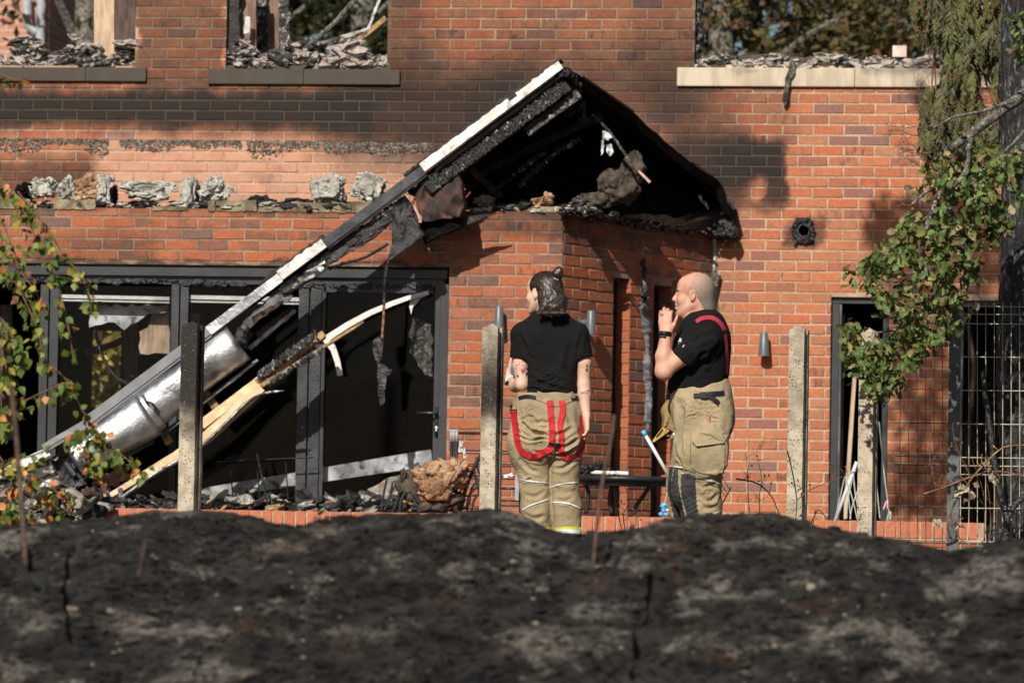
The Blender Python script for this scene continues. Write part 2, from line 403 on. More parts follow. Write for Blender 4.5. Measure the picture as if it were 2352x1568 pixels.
def brick_wall(root, wallname, O, u, n, s0, s1, z0, z1, opens, mats, key, course=.0765, BL=.225, phase=0., quota=300, score=None, thick=.28, J_=.012):
    """mortar core with openings cut, and every brick laid proud of it"""
    O, u, n = Vector(O), Vector(u).normalized(), Vector(n).normalized(); up = Vector((0,0,1))
    if rootloc(root) is None: pass
    # core
    xs = sorted(set([s0, s1] + [min(max(v, s0), s1) for o in opens for v in (o[0], o[2])]))
    zs = sorted(set([z0, z1] + [min(max(v, z0), z1) for o in opens for v in (o[1], o[3])]))
    mb = MB(); rec = .0045
    def solid(a, b):
        return not any(o[0] <= a <= o[2] and o[1] <= b <= o[3] for o in opens)
    for k in range(len(zs)-1):           # merge runs along s
        i = 0
        while i < len(xs)-1:
            if not solid((xs[i]+xs[i+1])/2, (zs[k]+zs[k+1])/2): i += 1; continue
            j = i
            while j < len(xs)-1 and solid((xs[j]+xs[j+1])/2, (zs[k]+zs[k+1])/2): j += 1
            mb.obox(O + u*xs[i] + up*zs[k] - n*rec, u*(xs[j]-xs[i]), -n*(thick-rec), up*(zs[k+1]-zs[k])); i = j
    core = mb.build(wallname, mats[2], root)
    # bricks
    J = J_; H = course - J; cand = []
    k0 = math.floor(z0/course)
    k = k0
    while k*course < z1 - .02:
        zb = max(k*course, z0); zt = min(k*course + H, z1); k += 1
        if zt - zb < .03: continue
        off = (k % 2)*BL/2 + phase
        i = math.floor((s0-off)/BL)
        while i*BL + off < s1:
            a, b = i*BL + off, i*BL + off + BL - J; i += 1
            segs = [(max(a, s0), min(b, s1))]
            for o in opens:
                if zb < o[3] - .012 and zt > o[1] + .012:
                    ns = []
                    for (p, q) in segs:
                        if q <= o[0] or p >= o[2]: ns.append((p, q)); continue
                        if p < o[0] - .02: ns.append((p, o[0]))
                        if q > o[2] + .02: ns.append((o[2], q))
                    segs = ns
            for (p, q) in segs:
                if q - p > .025: cand.append((p, q, zb, zt))
    rr = random.Random(len(cand)*7 + 3)
    if score: order = sorted(range(len(cand)), key=lambda t: -score(cand[t]))
    else: order = list(range(len(cand)))
    chosen = set(order[:quota])
    MatR = Matrix((u, -n, up)).transposed()     # columns: local x=u, y=inward, z=up
    far = MB(); fc = []; rl = root.location
    for t, (p, q, zb, zt) in enumerate(cand):
        g = rr.random()
        colr = (rr.random()**1.25, g, rr.random(), 1)
        if mats is BM_ext: colr = (rr.random(), g, rr.random(), 1)
        L = q - p; Hh = zt - zb
        pr = rr.uniform(-.0012, .0022); pt = O + u*p + up*(zb + rr.uniform(-.0008, .0008)) + n*pr
        if t in chosen:
            me = brick_mesh(L if abs(L-(BL-J)) > .004 else BL-J, Hh if abs(Hh-H) > .004 else H, .05, mats[0], key, rr.randrange(6) if abs(L-(BL-J)) < .004 else 0)
            ob = bpy.data.objects.new('brick', me); COL.objects.link(ob); ob.parent = core
            mm = MatR.to_4x4(); mm.translation = pt - rl; ob.matrix_local = mm; ob.color = colr
        else:
            me = brick_mesh(L if abs(L-(BL-J)) > .004 else BL-J, Hh if abs(Hh-H) > .004 else H, .05, mats[0], key, rr.randrange(6) if abs(L-(BL-J)) < .004 else 0)
            vs = [pt + MatR @ v.co for v in me.vertices]
            far.add(vs, [tuple(f.vertices) for f in me.polygons]); fc += [colr]*len(me.vertices)
    if far.v:
        ob = far.build('brick', mats[1], core); stuff(ob)
        at = ob.data.color_attributes.new('bc', 'FLOAT_COLOR', 'POINT')
        at.data.foreach_set('color', np.array(fc, dtype=np.float32).ravel())
    return core

# ------------------------------------------------------------------ ground
GROUND_DARK = None
def groundmat():
    m, nt, bs = newmat('burnt_ground'); p = pos(nt)
    A = lambda o: vmth(nt, 'ADD', p, o)
    ps = vmth(nt, 'MULTIPLY', p, (1, .45, 1.6))
    c = mixc(nt, sstep(nt, nz(nt, p, 7, 8, .7), .36, .64), (.011,.0105,.010), (.064,.058,.052))
    n2 = nz(nt, vmth(nt, 'MULTIPLY', A((5,5,5)), (1,.5,2)), 2.6, 9, .72)
    pat = sstep(nt, n2, .515, .615)
    c = mixc(nt, mth(nt, 'MULTIPLY', pat, sstep(nt, nz(nt, A((9,2,1)), 22, 7, .75), .36, .58)), c, (.29,.26,.225))
    n3 = nz(nt, vmth(nt, 'MULTIPLY', A((2,8,1)), (1,.5,2)), 2.2, 8, .68)
    c = mixc(nt, mth(nt, 'MULTIPLY', sstep(nt, n3, .55, .66, 0, .75), sstep(nt, nz(nt, A((1,1,7)), 12, 6, .7), .40, .62)), c, (.15,.085,.050))
    nt.links.new(c, bs.inputs['Base Color']); bs.inputs['Roughness'].default_value = .9; bs.inputs['Specular IOR Level'].default_value = .2
    bump(nt, bs, nz(nt, p, 20, 8, .75), .06)
    return m
M['ground'] = groundmat()
M['gravel'] = pm('sooty_paving', [(.05,.045,.04),(.14,.12,.10)], 10, .9, bmp=.01)

CREST = [(-200,1205),(0,1212),(200,1196),(330,1176),(450,1174),(540,1178),(620,1200),(720,1215),(800,1196),(900,1180),(1010,1180),(1090,1172),(1140,1171),(1190,1182),
         (1260,1218),(1320,1224),(1400,1224),(1470,1216),(1530,1192),(1600,1184),(1700,1181),(1790,1180),(1850,1204),(1930,1220),(2030,1238),(2120,1256),(2180,1266),(2230,1259),(2290,1247),(2352,1235),(2600,1225)]
cxs = np.array([c[0] for c in CREST], float); cys = np.array([c[1] for c in CREST], float)
def mound():
    mb = MB(); YC = 16.5
    # coarse sheet to the horizon, with a finer burnt bank in front
    def col_px(x, y):                 # photo column of a world x at depth y
        yy = max(y, 6.); v = R3.transposed() @ Vector((x-CAM.x, yy-CAM.y, 0)); return 1176 + FD*v.x/(-v.z)
    xs = np.linspace(-60, 70, 27)
    fx = np.linspace(-2.4, 6.6, 420); fy = np.linspace(10.0, 20.0, 330)
    X, Y = np.meshgrid(fx, fy)
    Z = np.zeros_like(X)
    for j in range(Y.shape[0]):
        y = Y[j, 0]
        for i in range(X.shape[1]):
            x = X[j, i]; cp = col_px(x, YC); top = P(cp, float(np.interp(cp, cxs, cys))-6, YC).z
            base = -1.75 + (y-4)*.148        # bank rising from the photographer
            q = Vector((x*1.1, y*.8, 0))
            if y < YC: t = max(0, (y-13.2)/(YC-13.2)); t = t*t*(3-2*t)
            else: t = 1 - min(1, (y-YC)/2.6)**1.5
            b0 = min(base, .0) if y < YC else .0
            h = b0 + (top - b0)*t
            w = min(1, abs(y-YC)/.9)
            n1 = mnoise.fractal(q*1.3, 1., 2., 4)*.085; n2 = mnoise.fractal(Vector((x*5, y*4, 3)), 1., 2., 4)*.046
            n3 = mnoise.fractal(Vector((x*17, y*14, 7)), 1., 2., 3)*.024
            Z[j, i] = h + n1*w*(.9) + n2*(.15+.85*w) + n3*(.5+.5*w) - .045*w - .008
    edge = np.minimum.reduce([(X-fx[0])/.4, (fx[-1]-X)/.4, (fy[-1]-Y)/.5, np.ones_like(X)]); edge = np.clip(edge, 0, 1)
    Z = Z*edge + np.where(Y > YC, .0, Z)*(1-edge)
    vs = np.stack([X, Y, Z], -1).reshape(-1, 3); W = len(fx)
    fs = [(j*W+i, j*W+i+1, (j+1)*W+i+1, (j+1)*W+i) for j in range(len(fy)-1) for i in range(W-1)]
    mb.add(vs.tolist(), fs)
    o = mb.build('burnt_bank', M['ground'], org=(0,0,0), smooth=True); struct(o)
    # the flat ground
    g = MB()
    def gz(x, y): return -1.78 + (y-4)*.148 if y < 10 else max(-.95, -(16-y)*.15 if y < 16 else .003)
    gx = [-300,-60,-20,-8,-2.4+.02,6.6-.02,12,25,60,300]; gy = [-80,-20,0,4,8,10.05,12,14,16,20,30,60,150,420]
    vs = [(x, y, (gz(x,y) if y > 4 else -1.78) - (.35 if (gx[4] <= x <= gx[5] and 10.02 < y < 20) else 0) ) for y in gy for x in gx]; W = len(gx)
    g.add(vs, [(j*W+i, j*W+i+1, (j+1)*W+i+1, (j+1)*W+i) for j in range(len(gy)-1) for i in range(W-1)])
    struct(g.build('ground', M['ground'], org=(0,0,0)))
mound()
# clods and stones that lie on the bank
def crest_z(x):
    pass
g = MB(); rr = random.Random(5)

# ------------------------------------------------------------------ terrace and its low wall
tb = MB(); a = P(-600, 1100, YW).x; bx = P(2265, 1100, YW).x
tb.box((a-3, YW+.12, .1), (bx, YM+7, ZT-.015))
struct(tb.build('terrace', M['gravel']))
WX0, WX1 = P(240, 1165, YW).x, P(2265, 1199, YW).x
lw = thing('garden_wall', 'low red brick terrace wall with bricks stood on edge along its top', 'wall', ((WX0+WX1)/2, YW, -.1))
core = brick_wall(lw, 'wall', (WX0, YW, 0), (1,0,0), (0,-1,0), .03, WX1-WX0-.01, -.08, ZT-.125, [], BM_ext, 'low', quota=70, thick=.2)
cc = MB(); cc.box((WX0+.005, YW-.002, ZT-.125), (WX1-.005, YW+.2, ZT-.006)); cop = cc.build('coping', BM_low[2], lw)
x = WX0; i = 0; first = True
while x < WX1 - .04:
    L = .215 if first else .0655      # the end brick shows its long side
    me = brick_mesh(L, .108, .205, BM_low[0], 'cop', rr.randrange(4) if not first else 9)
    ob = bpy.data.objects.new('brick', me); COL.objects.link(ob); ob.parent = cop
    ob.location = Vector((x, YW-.012+rr.uniform(-.001,.001), ZT-.113)) - lw.location; ob.color = (rr.random(), .3*rr.random(), rr.random(), 1)
    tp = None
    x += L + .0105; first = False
mt = MB(); mt.box((WX0, YW-.012, ZT-.135), (WX1, YW+.2, ZT-.115)); mt.build('bed_joint', BM_low[2], lw)

# ------------------------------------------------------------------ two-storey house, main wall at YM
OX = P(0, 600, YM).x
def SX(px, py=600): return P(px, py, YM).x
house = thing('brick_house', 'fire-damaged two-storey red brick house with burnt-out upper windows and smoke stains', 'house', (2.0, YM, 0))
zs1 = P(240, 152, YM).z; zs2 = P(700, 160, YM).z; zs3 = P(1800, 158, YM).z
ztop = P(1176, -260, YM).z
winL = (SX(-420), zs1, SX(311, 80), ztop+1); win2 = (SX(519, 80), zs2, SX(890, 80), ztop+1); win3 = (SX(1596, 80), zs3, SX(2334, 80), ztop+1)
dz = P(1975, 682, YM).z
door = (SX(1906, 900), -1, SX(2040, 900), dz); door2 = (SX(2186, 900), -1, SX(2470, 900), P(2290, 690, YM).z)
EXL = SX(1632)           # east end of the extension where it meets the house
inner = (SX(-500), -1, SX(1250), P(600, 620, YM).z)
vent = (SX(1832), P(1845, 556, YM).z, SX(1860), P(1845, 508, YM).z)
X0, X1 = SX(-420), SX(2700)
def msc(c):
    p, q, zb, zt = c; s = 0; xm = (p+q)/2; full = 1 if q-p > .2 else 0
    py_ = 1250 - (zt-.2)*sc(YM); px_ = 1176 + (xm - SX(1176))*sc(YM)
    if 0 < px_ < 2352 and py_ > 0:
        s = 2 + full
        if px_ < 1640 and py_ > 470: s = -1
        elif 1650 < px_ < 2150 and py_ < 1190: s += 3 - py_/3000
        elif px_ < 900 and py_ > 330: s += 2
        elif px_ > 2200: s = 1
    return s
mainwall = brick_wall(house, 'wall', (0, YM, 0), (1,0,0), (0,-1,0), X0, X1, .1, ztop, [winL, win2, win3, door, door2, inner, vent], BM_main, 'main',
                      course=.0772, phase=.06, quota=300, score=msc)
# inner structure: blackened ground-floor rooms, first-floor deck, side walls
ib = MB()
zi = P(600, 600, YM).z + .35
ib.box((X0, YM+.3, zi), (X1, YM+7, zi+.18))                      # first-floor deck
ib.box((X0, YM+6.8, .1), (P(202, 800, YM+6.8).x, YM+7, zi)); ib.box((P(278, 800, YM+6.8).x, YM+6.8, .1), (X1, YM+7, zi))
ib.box((P(202, 800, YM+6.8).x, YM+6.8, .1), (P(278, 800, YM+6.8).x, YM+7, P(240, 935, YM+6.8).z)); ib.box((P(202, 800, YM+6.8).x, YM+6.8, P(240, 758, YM+6.8).z), (P(278, 800, YM+6.8).x, YM+7, zi))
ib.box((SX(1290), YM+.3, .1), (SX(1310), YM+6.8, zi))
ib.box((X0, YM+.3, .1), (X0+.2, YM+6.8, zi)); ib.box((X1-.2, YM+.3, .1), (X1, YM+6.8, zi))
ib.build('burnt_interior', M['black'], house)
# stone sills
def stonemat(nm, masks):
    m, nt, bs = newmat(nm); p = pos(nt)
    b = mixc(nt, sstep(nt, nz(nt, vmth(nt, 'MULTIPLY', p, (6,1,1.2)), 2, 5), .35, .65), (.42,.35,.26), (.56,.48,.37))
    b = mixc(nt, sstep(nt, nz(nt, vmth(nt, 'MULTIPLY', p, (10,1,.7)), 1.5, 3), .66, .72), b, (.2,.15,.11))
    keep = soot_shade_mask(nt, masks, YM); b = mixc(nt, keep, (.050,.040,.032), b)
    nt.links.new(b, bs.inputs['Base Color']); bs.inputs['Roughness'].default_value = .85; bump(nt, bs, nz(nt, p, 60, 5), .002); return m
M['stone'] = stonemat('stone_sill', [(-100,140,960,200,30,.97),(1700,150,1720,170,10,.3),(2000,140,2400,160,30,.5)])
def sill(x0, x1, yt, yb, joints, lab=None):
    xs = [x0] + joints + [x1]; c = None
    for i in range(len(xs)-1):
        mb = MB(); A = P(xs[i], yt, YM); B = P(xs[i+1], yb, YM); zt = P((x0+x1)/2, yt, YM).z; zb = P((x0+x1)/2, yb, YM).z
        g_ = .004 if i else 0
        v0 = Vector((A.x+g_, YM-.03, zb)); mb.obox(v0, (B.x-A.x-g_, 0, 0), (0, .31, 0), (0, 0, zt-zb))
        # weathered top: a shallow back upstand
        mb.box((A.x+.06, YM+.02, zt), (B.x-.06*(i == len(xs)-2), YM+.24, zt+.03))
        o = mb.build('window_sill', M['stone'], house)
        bv = o.modifiers.new('b', 'BEVEL'); bv.width = .006; bv.segments = 2
        if lab: o['label'] = lab
sill(-300, 337, 155, 187, [198], 'smoke-blackened stone sill'); sill(479, 919, 160, 195, [698], 'smoke-blackened stone sill')
sill(1556, 2352+60, 158, 201, [1812, 1963, 2140], 'pale stone sill')
# ------------------------------------------------------------------ single-storey extension
C0 = P(1290, 700, YF); C1 = P(1637, 700, YM)
ext = thing('brick_extension', 'single-storey red brick extension with a wall of dark glazed doors, its roof burnt off', 'building', (C0.x-1, YF, .1))
zx = P(640, 481, YF).z; zl = P(640, 610, YF).z
dx1 = P(1027, 900, YF).x
def esc(c):
    p, q, zb, zt = c; px_ = 1176 + (((p+q)/2) - P(1176,700,YF).x)*sc(YF); py_ = 1250 - (zt-.2)*sc(YF)
    s = (q-p)*5
    if px_ < 0: s = -1
    elif 480 < px_ < 960 and py_ > 480 + (960-px_)*.3 and py_ < 480: s -= .5
    elif 1168 < px_ < 1290 and py_ > 730: s = -.5
    return s
EX0 = P(-330, 700, YF).x
brick_wall(ext, 'wall', (0, YF, 0), (1,0,0), (0,-1,0), EX0, C0.x-.003, .12, zx, [(EX0-1, -1, dx1, zl)], BM_ext, 'ext', course=.0765, phase=.03, quota=185, score=esc, thick=.26)
us = Vector((C1.x-C0.x, C1.y-C0.y, 0)); LS = us.length; us.normalize(); ns = Vector((us.y, -us.x, 0))
def sS(px, py=800):              # distance along the side wall under a photo point
    o, d = PR(px, py, 0); t = (Vector((C0.x, C0.y, 0)) - o).dot(ns)/d.dot(ns); p = o + d*t
    return (p - Vector((C0.x, C0.y, 0))).dot(us), p.z
oa = (sS(1408)[0], -1, sS(1446)[0], sS(1420, 637)[1]); ob_ = (sS(1501)[0], -1, sS(1543)[0], sS(1520, 655)[1])
side = brick_wall(ext, 'wall', (C0.x, C0.y, 0), us, ns, .004, LS, .12, zx, [oa, ob_], BM_ext, 'side', course=.0765, phase=.14, quota=110, thick=.24,
                  score=lambda c: (c[1]-c[0])*5 + (1 if c[3] > 1.2 else 0))
# brick jambs of the two narrow openings, with the frames set back
jb = MB(); jc = []
fr = MB()
for o in (oa, ob_):
    z = .12; k = 0
    while z < o[3]-.02:
        h = min(.0665, o[3]-z)
        me = brick_mesh(.105, .0665, .01, BM_ext[0], 'jamb', k % 5)
        Mj = Matrix((-ns, us, Vector((0,0,1)))).transposed()
        pt = Vector((C0.x, C0.y, 0)) + us*(o[2]-.006) + Vector((0,0,z)) - ns*.001
        vs = [pt + Mj @ v.co for v in me.vertices]; jb.add(vs, [tuple(f.vertices)[::-1] for f in me.polygons]); jc += [(rr.random(), .2, rr.random(), 1)]*len(me.vertices)
        z += .0765; k += 1
    b = Vector((C0.x, C0.y, 0)) - ns*.11
    for s0, w in ((o[0], .055), (o[2]-.055, .05)):
        fr.obox(b + us*s0 + Vector((0,0,.12)), us*w, -ns*.06, Vector((0,0,o[3]-.14)))
    fr.obox(b + us*(o[0]+.055) + Vector((0,0,o[3]-.09)), us*(o[2]-o[0]-.11), -ns*.06, Vector((0,0,.07)))
j_ = jb.build('brick', BM_ext[1], side); stuff(j_)
at = j_.data.color_attributes.new('bc', 'FLOAT_COLOR', 'POINT'); at.data.foreach_set('color', np.array(jc, dtype=np.float32).ravel())
fr.build('window_frame', M['blackmetal'], ext)
# dark glass
def glassmat():
    m, nt, bs = newmat('sooty_glass'); p = pos(nt)
    out = nt.nodes['Material Output']; gl = nd(nt, 'ShaderNodeBsdfGlossy'); gl.inputs['Roughness'].default_value = .08; gl.inputs['Color'].default_value = (.8,.85,1,1)
    tr = nd(nt, 'ShaderNodeBsdfTransparent'); tr.inputs['Color'].default_value = (.93,.94,.95,1)
    di = nd(nt, 'ShaderNodeBsdfDiffuse'); di.inputs['Color'].default_value = (.004,.004,.0045,1)
    mx = nd(nt, 'ShaderNodeMixShader'); fz = nd(nt, 'ShaderNodeFresnel'); fz.inputs[0].default_value = 1.45
    nt.links.new(mth(nt, 'MULTIPLY', fz.outputs[0], .22), mx.inputs[0]); nt.links.new(tr.outputs[0], mx.inputs[1]); nt.links.new(gl.outputs[0], mx.inputs[2])
    m2 = nd(nt, 'ShaderNodeMixShader'); nt.links.new(sstep(nt, nz(nt, p, 2.2, 5), .5, .8, .03, .35), m2.inputs[0]); nt.links.new(mx.outputs[0], m2.inputs[1]); nt.links.new(di.outputs[0], m2.inputs[2])
    nt.links.new(m2.outputs[0], out.inputs[0]); return m
M['glass'] = glassmat()
def rect(mb, x0, y0, x1, y1, Y, th, mi=None):     # upright rectangle in world terms from photo corners
    A = P((x0+x1)/2, (y0+y1)/2, Y); k = 1/sc(Y)
    xa = P(x0, (y0+y1)/2, Y).x; xb = P(x1, (y0+y1)/2, Y).x; za = P((x0+x1)/2, y1, Y).z; zb = P((x0+x1)/2, y0, Y).z
    mb.box((xa, Y, za), (xb, Y+th, zb), mi)
zb0 = ZT
for o in (oa, ob_):
    g = MB(); b = Vector((C0.x, C0.y, 0)) - ns*.14
    g.obox(b + us*(o[0]+.055) + Vector((0,0,ZT)), us*(o[2]-o[0]-.11), -ns*.006, Vector((0,0,o[3]-.5))); g.build('glass_pane', M['glass'], ext)
# glazed front: head rails, posts, panes, one door with its handle
f = MB(); Yd = YF+.05
rect(f, -60, 615, 1027, 634, Yd-.035, .07); rect(f, -60, 634.5, 1022, 652, Yd, .06)
f.build('head_rail', M['alu'], ext)
f = MB()
for i in range(150):
    x = random.uniform(60, 1000)
    if 560 < x < 660: continue
    blob(f, P(x, 648+.02*(x-600)+random.uniform(0, 9), Yd-.005), (random.uniform(.012,.05), .012, random.uniform(.008,.022)), 1, .5, 2, i)
stuff(f.build('melted_seal', M['tar'], ext))
def post(x0, x1, y0, y1, lab=None, mat='alu', split=True):
    f = MB(); w = x1-x0
    if split:
        rect(f, x0, y0, x0+w*.44, y1, Yd, .07); rect(f, x0+w*.54, y0, x1, y1, Yd, .07); rect(f, x0+w*.44, y0, x0+w*.54, y1, Yd+.03, .04)
    else: rect(f, x0, y0, x1, y1, Yd, .07)
    f.build('frame_post', M[mat], ext)
post(88, 130, 653, 1172); post(389, 428, 653, 1172, mat='alu_dirty'); post(682, 734, 653, 1172, mat='alu_dirty')
post(-40, -10, 653, 1172)
f = MB(); rect(f, 1008, 653, 1026, 1172, Yd-.02, .09); f.build('door_frame', M['alu'], ext)
f = MB(); rect(f, 996, 657, 1007.5, 1168, Yd-.005, .06); rect(f, 736, 657, 744, 1168, Yd-.005, .06); rect(f, 744, 657, 996, 672, Yd-.005, .06); rect(f, 744, 1150, 996, 1168, Yd-.005, .06)
doorp = f.build('door', M['alu'], ext)
f = MB(); rect(f, 998.5, 934, 1006, 1002, Yd-.022, .015)
f.tube([P(1002, 949, Yd-.01), P(1002, 949, Yd-.06), P(996, 948.5, Yd-.065), P(959, 947.5, Yd-.065)], [.010,.010,.011,.008], 10)
f.build('handle', M['blackmetal'], doorp, smooth=True)
f = MB(); f.disc_ring(P(1002, 981, Yd-.026), (0,1,0), 0.001, .010, .004, 14); rect(f, 1000.5, 981, 1003.2, 990, Yd-.027, .004); f.build('keyhole_plate', M['white_trim'], doorp)
for (a, b) in ((132, 388), (430, 681), (745, 996)):
    g = MB(); rect(g, a, 656, b, 1168, Yd+.03, .006); g.build('glass_pane', M['glass'], ext if a < 700 else doorp)
# flat roof deck left behind the wall head, burnt black
f = MB(); f.box((EX0, YF+.262, zx-.30), (C0.x-.25, YM-.004, zx-.12)); f.build('roof_deck', M['black'], ext)
# room floor inside
# blinds' head rails
for (a, b, y, t) in ((137, 389, 680, 8), (137, 389, 689, 3.5), (432, 692, 682, 9), (432, 692, 692, 3.5)):
    f = MB(); plankD(f, (a, y), (b, y+.022*(b-a)), YF+.095, YF+.095, t, .05); f.build('blind_rail', M['white_trim'], ext)

# inside, seen through the frames: boards, burnt wall linings, a cable
def loose(name, lab, cat, mat, fn, group=None, smooth=False):
    mb = MB(); fn(mb); o = mb.build(name, M[mat] if isinstance(mat, str) else mat, smooth=smooth); return tag(o, lab, cat, group)
loose('board', 'pale timber boards lit inside the room, left of the second frame post', 'board', 'board_pale', lambda mb: (prismD(mb, jag([(350,716),(389,716),(389,812),(322,812),(320,760),(340,752)], 14, 3, 1), YF+.30, .03)))
loose('board', 'dull brown board leaning inside the room beside the gold leaves', 'board', 'boarddark', lambda mb: prismD(mb, jag([(283,728),(318,722),(316,860),(300,900),(284,880)], 20, 2, 2), YF+.9, .03))
loose('board', 'brown board behind the top of the burnt-out first glazed bay, right of the dark post', 'board', 'board', lambda mb: prismD(mb, [(432,718),(458,720),(458,742),(432,744)], YF+.3, .03))
loose('panel', 'dim grey torn panel across the top inside the left glazed bay', 'panel', 'white_sooty', lambda mb: prismD(mb, jag([(205,702),(386,702),(386,716),(340,720),(300,745),(285,758),(262,740),(205,752)], 12, 4, 9), YF+.22, .02))
loose('cable', 'black cable hanging inside the left glazed bay across the gold leaves', 'cable', 'tar', lambda mb: mb.tube(curvepts([P(215,740,YF+.5), P(232,810,YF+.5), P(262,860,YF+.5), P(292,880,YF+.5)], 6), .012, 6))
loose('batten', 'charred batten crossing the gold leaves inside the left glazed bay', 'batten', 'char', lambda mb: plankD(mb, (196,812), (280,782), YF+1, YF+1, 14, .05, seg=6, amp=.006))
loose('door_panel', 'scorched dark panel standing inside the far left bay', 'panel', 'boarddark', lambda mb: prismD(mb, jag([(0,700),(26,700),(30,1010),(0,1010)], 30, 3, 3), YF+.4, .04))

# fallen white board and white trim inside the right bays
loose('fallen_board', 'long soot-streaked white board fallen slantwise inside the glazed doors', 'board', 'white_sooty', lambda mb: plankD(mb, (452,1136), (992,1050), YF+.16, YF+.16, 26, .02, seg=10, amp=.001, wD2=38))
loose('trim_strip', 'curved pale trim strip hanging from the door head towards the timbers', 'trim', 'white_trim',
      lambda mb: [plankD(mb, a, b, YF-.02, YF-.02, 15-i*1.2, .02, wD2=15-(i+1)*1.2) for i, (a, b) in enumerate(zip([(750,777),(800,745),(850,718),(900,697),(940,683)], [(800,745),(850,718),(900,697),(940,683),(984,672)]))])
loose('trim_strip', 'short pale trim strip drooping downwards from the charred timber end', 'trim', 'white_trim',
      lambda mb: [plankD(mb, a, b, YF-.03, YF-.03, w, .012, wD2=w-.6) for a, b, w in (((748,778),(765,800),16),((765,800),(775,830),14),((775,830),(781,862),13))])
loose('trim_scrap', 'small curled pale trim scrap below the right end of the door head', 'trim', 'white_trim', lambda mb: prismD(mb, jag([(941,692),(952,684),(982,674),(962,690),(950,704),(944,722),(940,705)], 6, 1.2, 3), YF+.03, .01))
loose('torn_sheet', 'torn dark sheet hanging behind the right door glass', 'sheet', 'debris', lambda mb: prismD(mb, jag([(948,730),(990,745),(994,865),(975,860),(958,830),(940,808),(948,790),(938,770)], 10, 4, 3), YF+.14, .01))

# ------------------------------------------------------------------ wall lamps
def walllamp(base, n, wtop, wbot, h, lab):
    t = thing('wall_lamp', lab, 'lamp', base, 'slate blue wall lamps'); n = Vector(n).normalized()
    c = Vector(base) + n*.085
    mb = MB(); mb.tube([c+Vector((0,0,h)), c+Vector((0,0,h-.004)), c+Vector((0,0,.0))], [wtop-.003, wtop, wbot], 28, caps=False)
    mb.tube([c+Vector((0,0,h-.001)), c+Vector((0,0,h-.004))], [wtop-.003, wtop-.004], 28)
    mb.tube([c+Vector((0,0,0)), c+Vector((0,0,h-.01))], [wbot-.004, wtop-.006], 28, caps=False)
    mb.build('lamp_shade', M['lamp'], t, smooth=True)
    mb = MB(); mb.tube([Vector(base)+Vector((0,0,h*.5)), c+Vector((0,0,h*.5))], .022, 14); mb.tube([Vector(base)+Vector((0,0,h*.5)), Vector(base)+Vector((0,0,h*.5))+n*.012], .035, 18); mb.build('bracket', M['lamp'], t, smooth=False)
    mb = MB(); mb.tube([c+Vector((0,0,h*.35)), c+Vector((0,0,.012))], .028, 16); mb.build('bulb', M['plastic_grey'], t, smooth=True)
bA = P(1149, 761, YF); walllamp(bA, (0,-1,0), .027, .036, .17, 'slate blue cone-shaped wall lamp just above the second concrete post, on the front brick wall')
s_, z_ = sS(1333, 768); bB = Vector((C0.x, C0.y, 0)) + us*s_ + Vector((0,0,z_)); walllamp(bB, ns, .030, .034, .165, 'slate blue wall lamp on the shaded side wall beside the woman\'s shoulder')
bC = P(1756, 819, YM); walllamp(bC, (0,-1,0), .028, .042, .172, 'slate blue cone-shaped wall lamp between the man and the third concrete post')

# ------------------------------------------------------------------ frames of the doorways in the main wall
def doorframe(x0, x1, ytop, lab, panes):
    t = thing('door_frame', lab, 'door frame', (P((x0+x1)/2, 900, YM).x, YM+.06, ZT))
    f = MB(); Yk = YM+.04
    rect(f, x0, ytop, x1, ytop+15, Yk, .07); f.build('head_rail', M['alu'], t)
    for a, b in ((x0, x0+17), (x1-14, x1)):
        f = MB(); rect(f, a+1, ytop+15.3, b-1, 1200, Yk, .07); f.build('frame_post', M['alu'], t)
    f = MB(); rect(f, x0+17, ytop+17, x0+22, 1200, Yk+.01, .06); f.build('door_edge', M['steelpost'], t)
    if panes:
        g = MB(); rect(g, x0+22, ytop+16, x1-14, 1200, Yk+.03, .006); g.build('glass_pane', M['glass'], t)
doorframe(1908, 2039, 682, 'tall dark door frame left of the wire fence, half hidden by oak leaves', False)
doorframe(2188, 2465, 690, 'wide dark door frame behind the cream wire fence and burnt trunk', True)
loose('batten', 'thin weathered batten upright inside the right-hand doorway, nearer the door frame', 'batten', 'board', lambda mb: plankD(mb, (1936,720), (1929,1190), YM+.25, YM+.25, 9, .03, seg=5, amp=.002))
loose('batten', 'thin pale batten leaning inside the right-hand doorway behind the fourth post', 'batten', 'board_pale', lambda mb: plankD(mb, (1963,860), (1941,1190), YM+.2, YM+.2, 9, .03, seg=5, amp=.002))
loose('batten', 'curved pale batten inside the doorway behind the cream wire fence', 'batten', 'board', lambda mb: mb.tube(curvepts([P(2222,745,YM+.3), P(2236,840,YM+.3), P(2228,960,YM+.3), P(2216,1100,YM+.3)], 5), .018, 6))

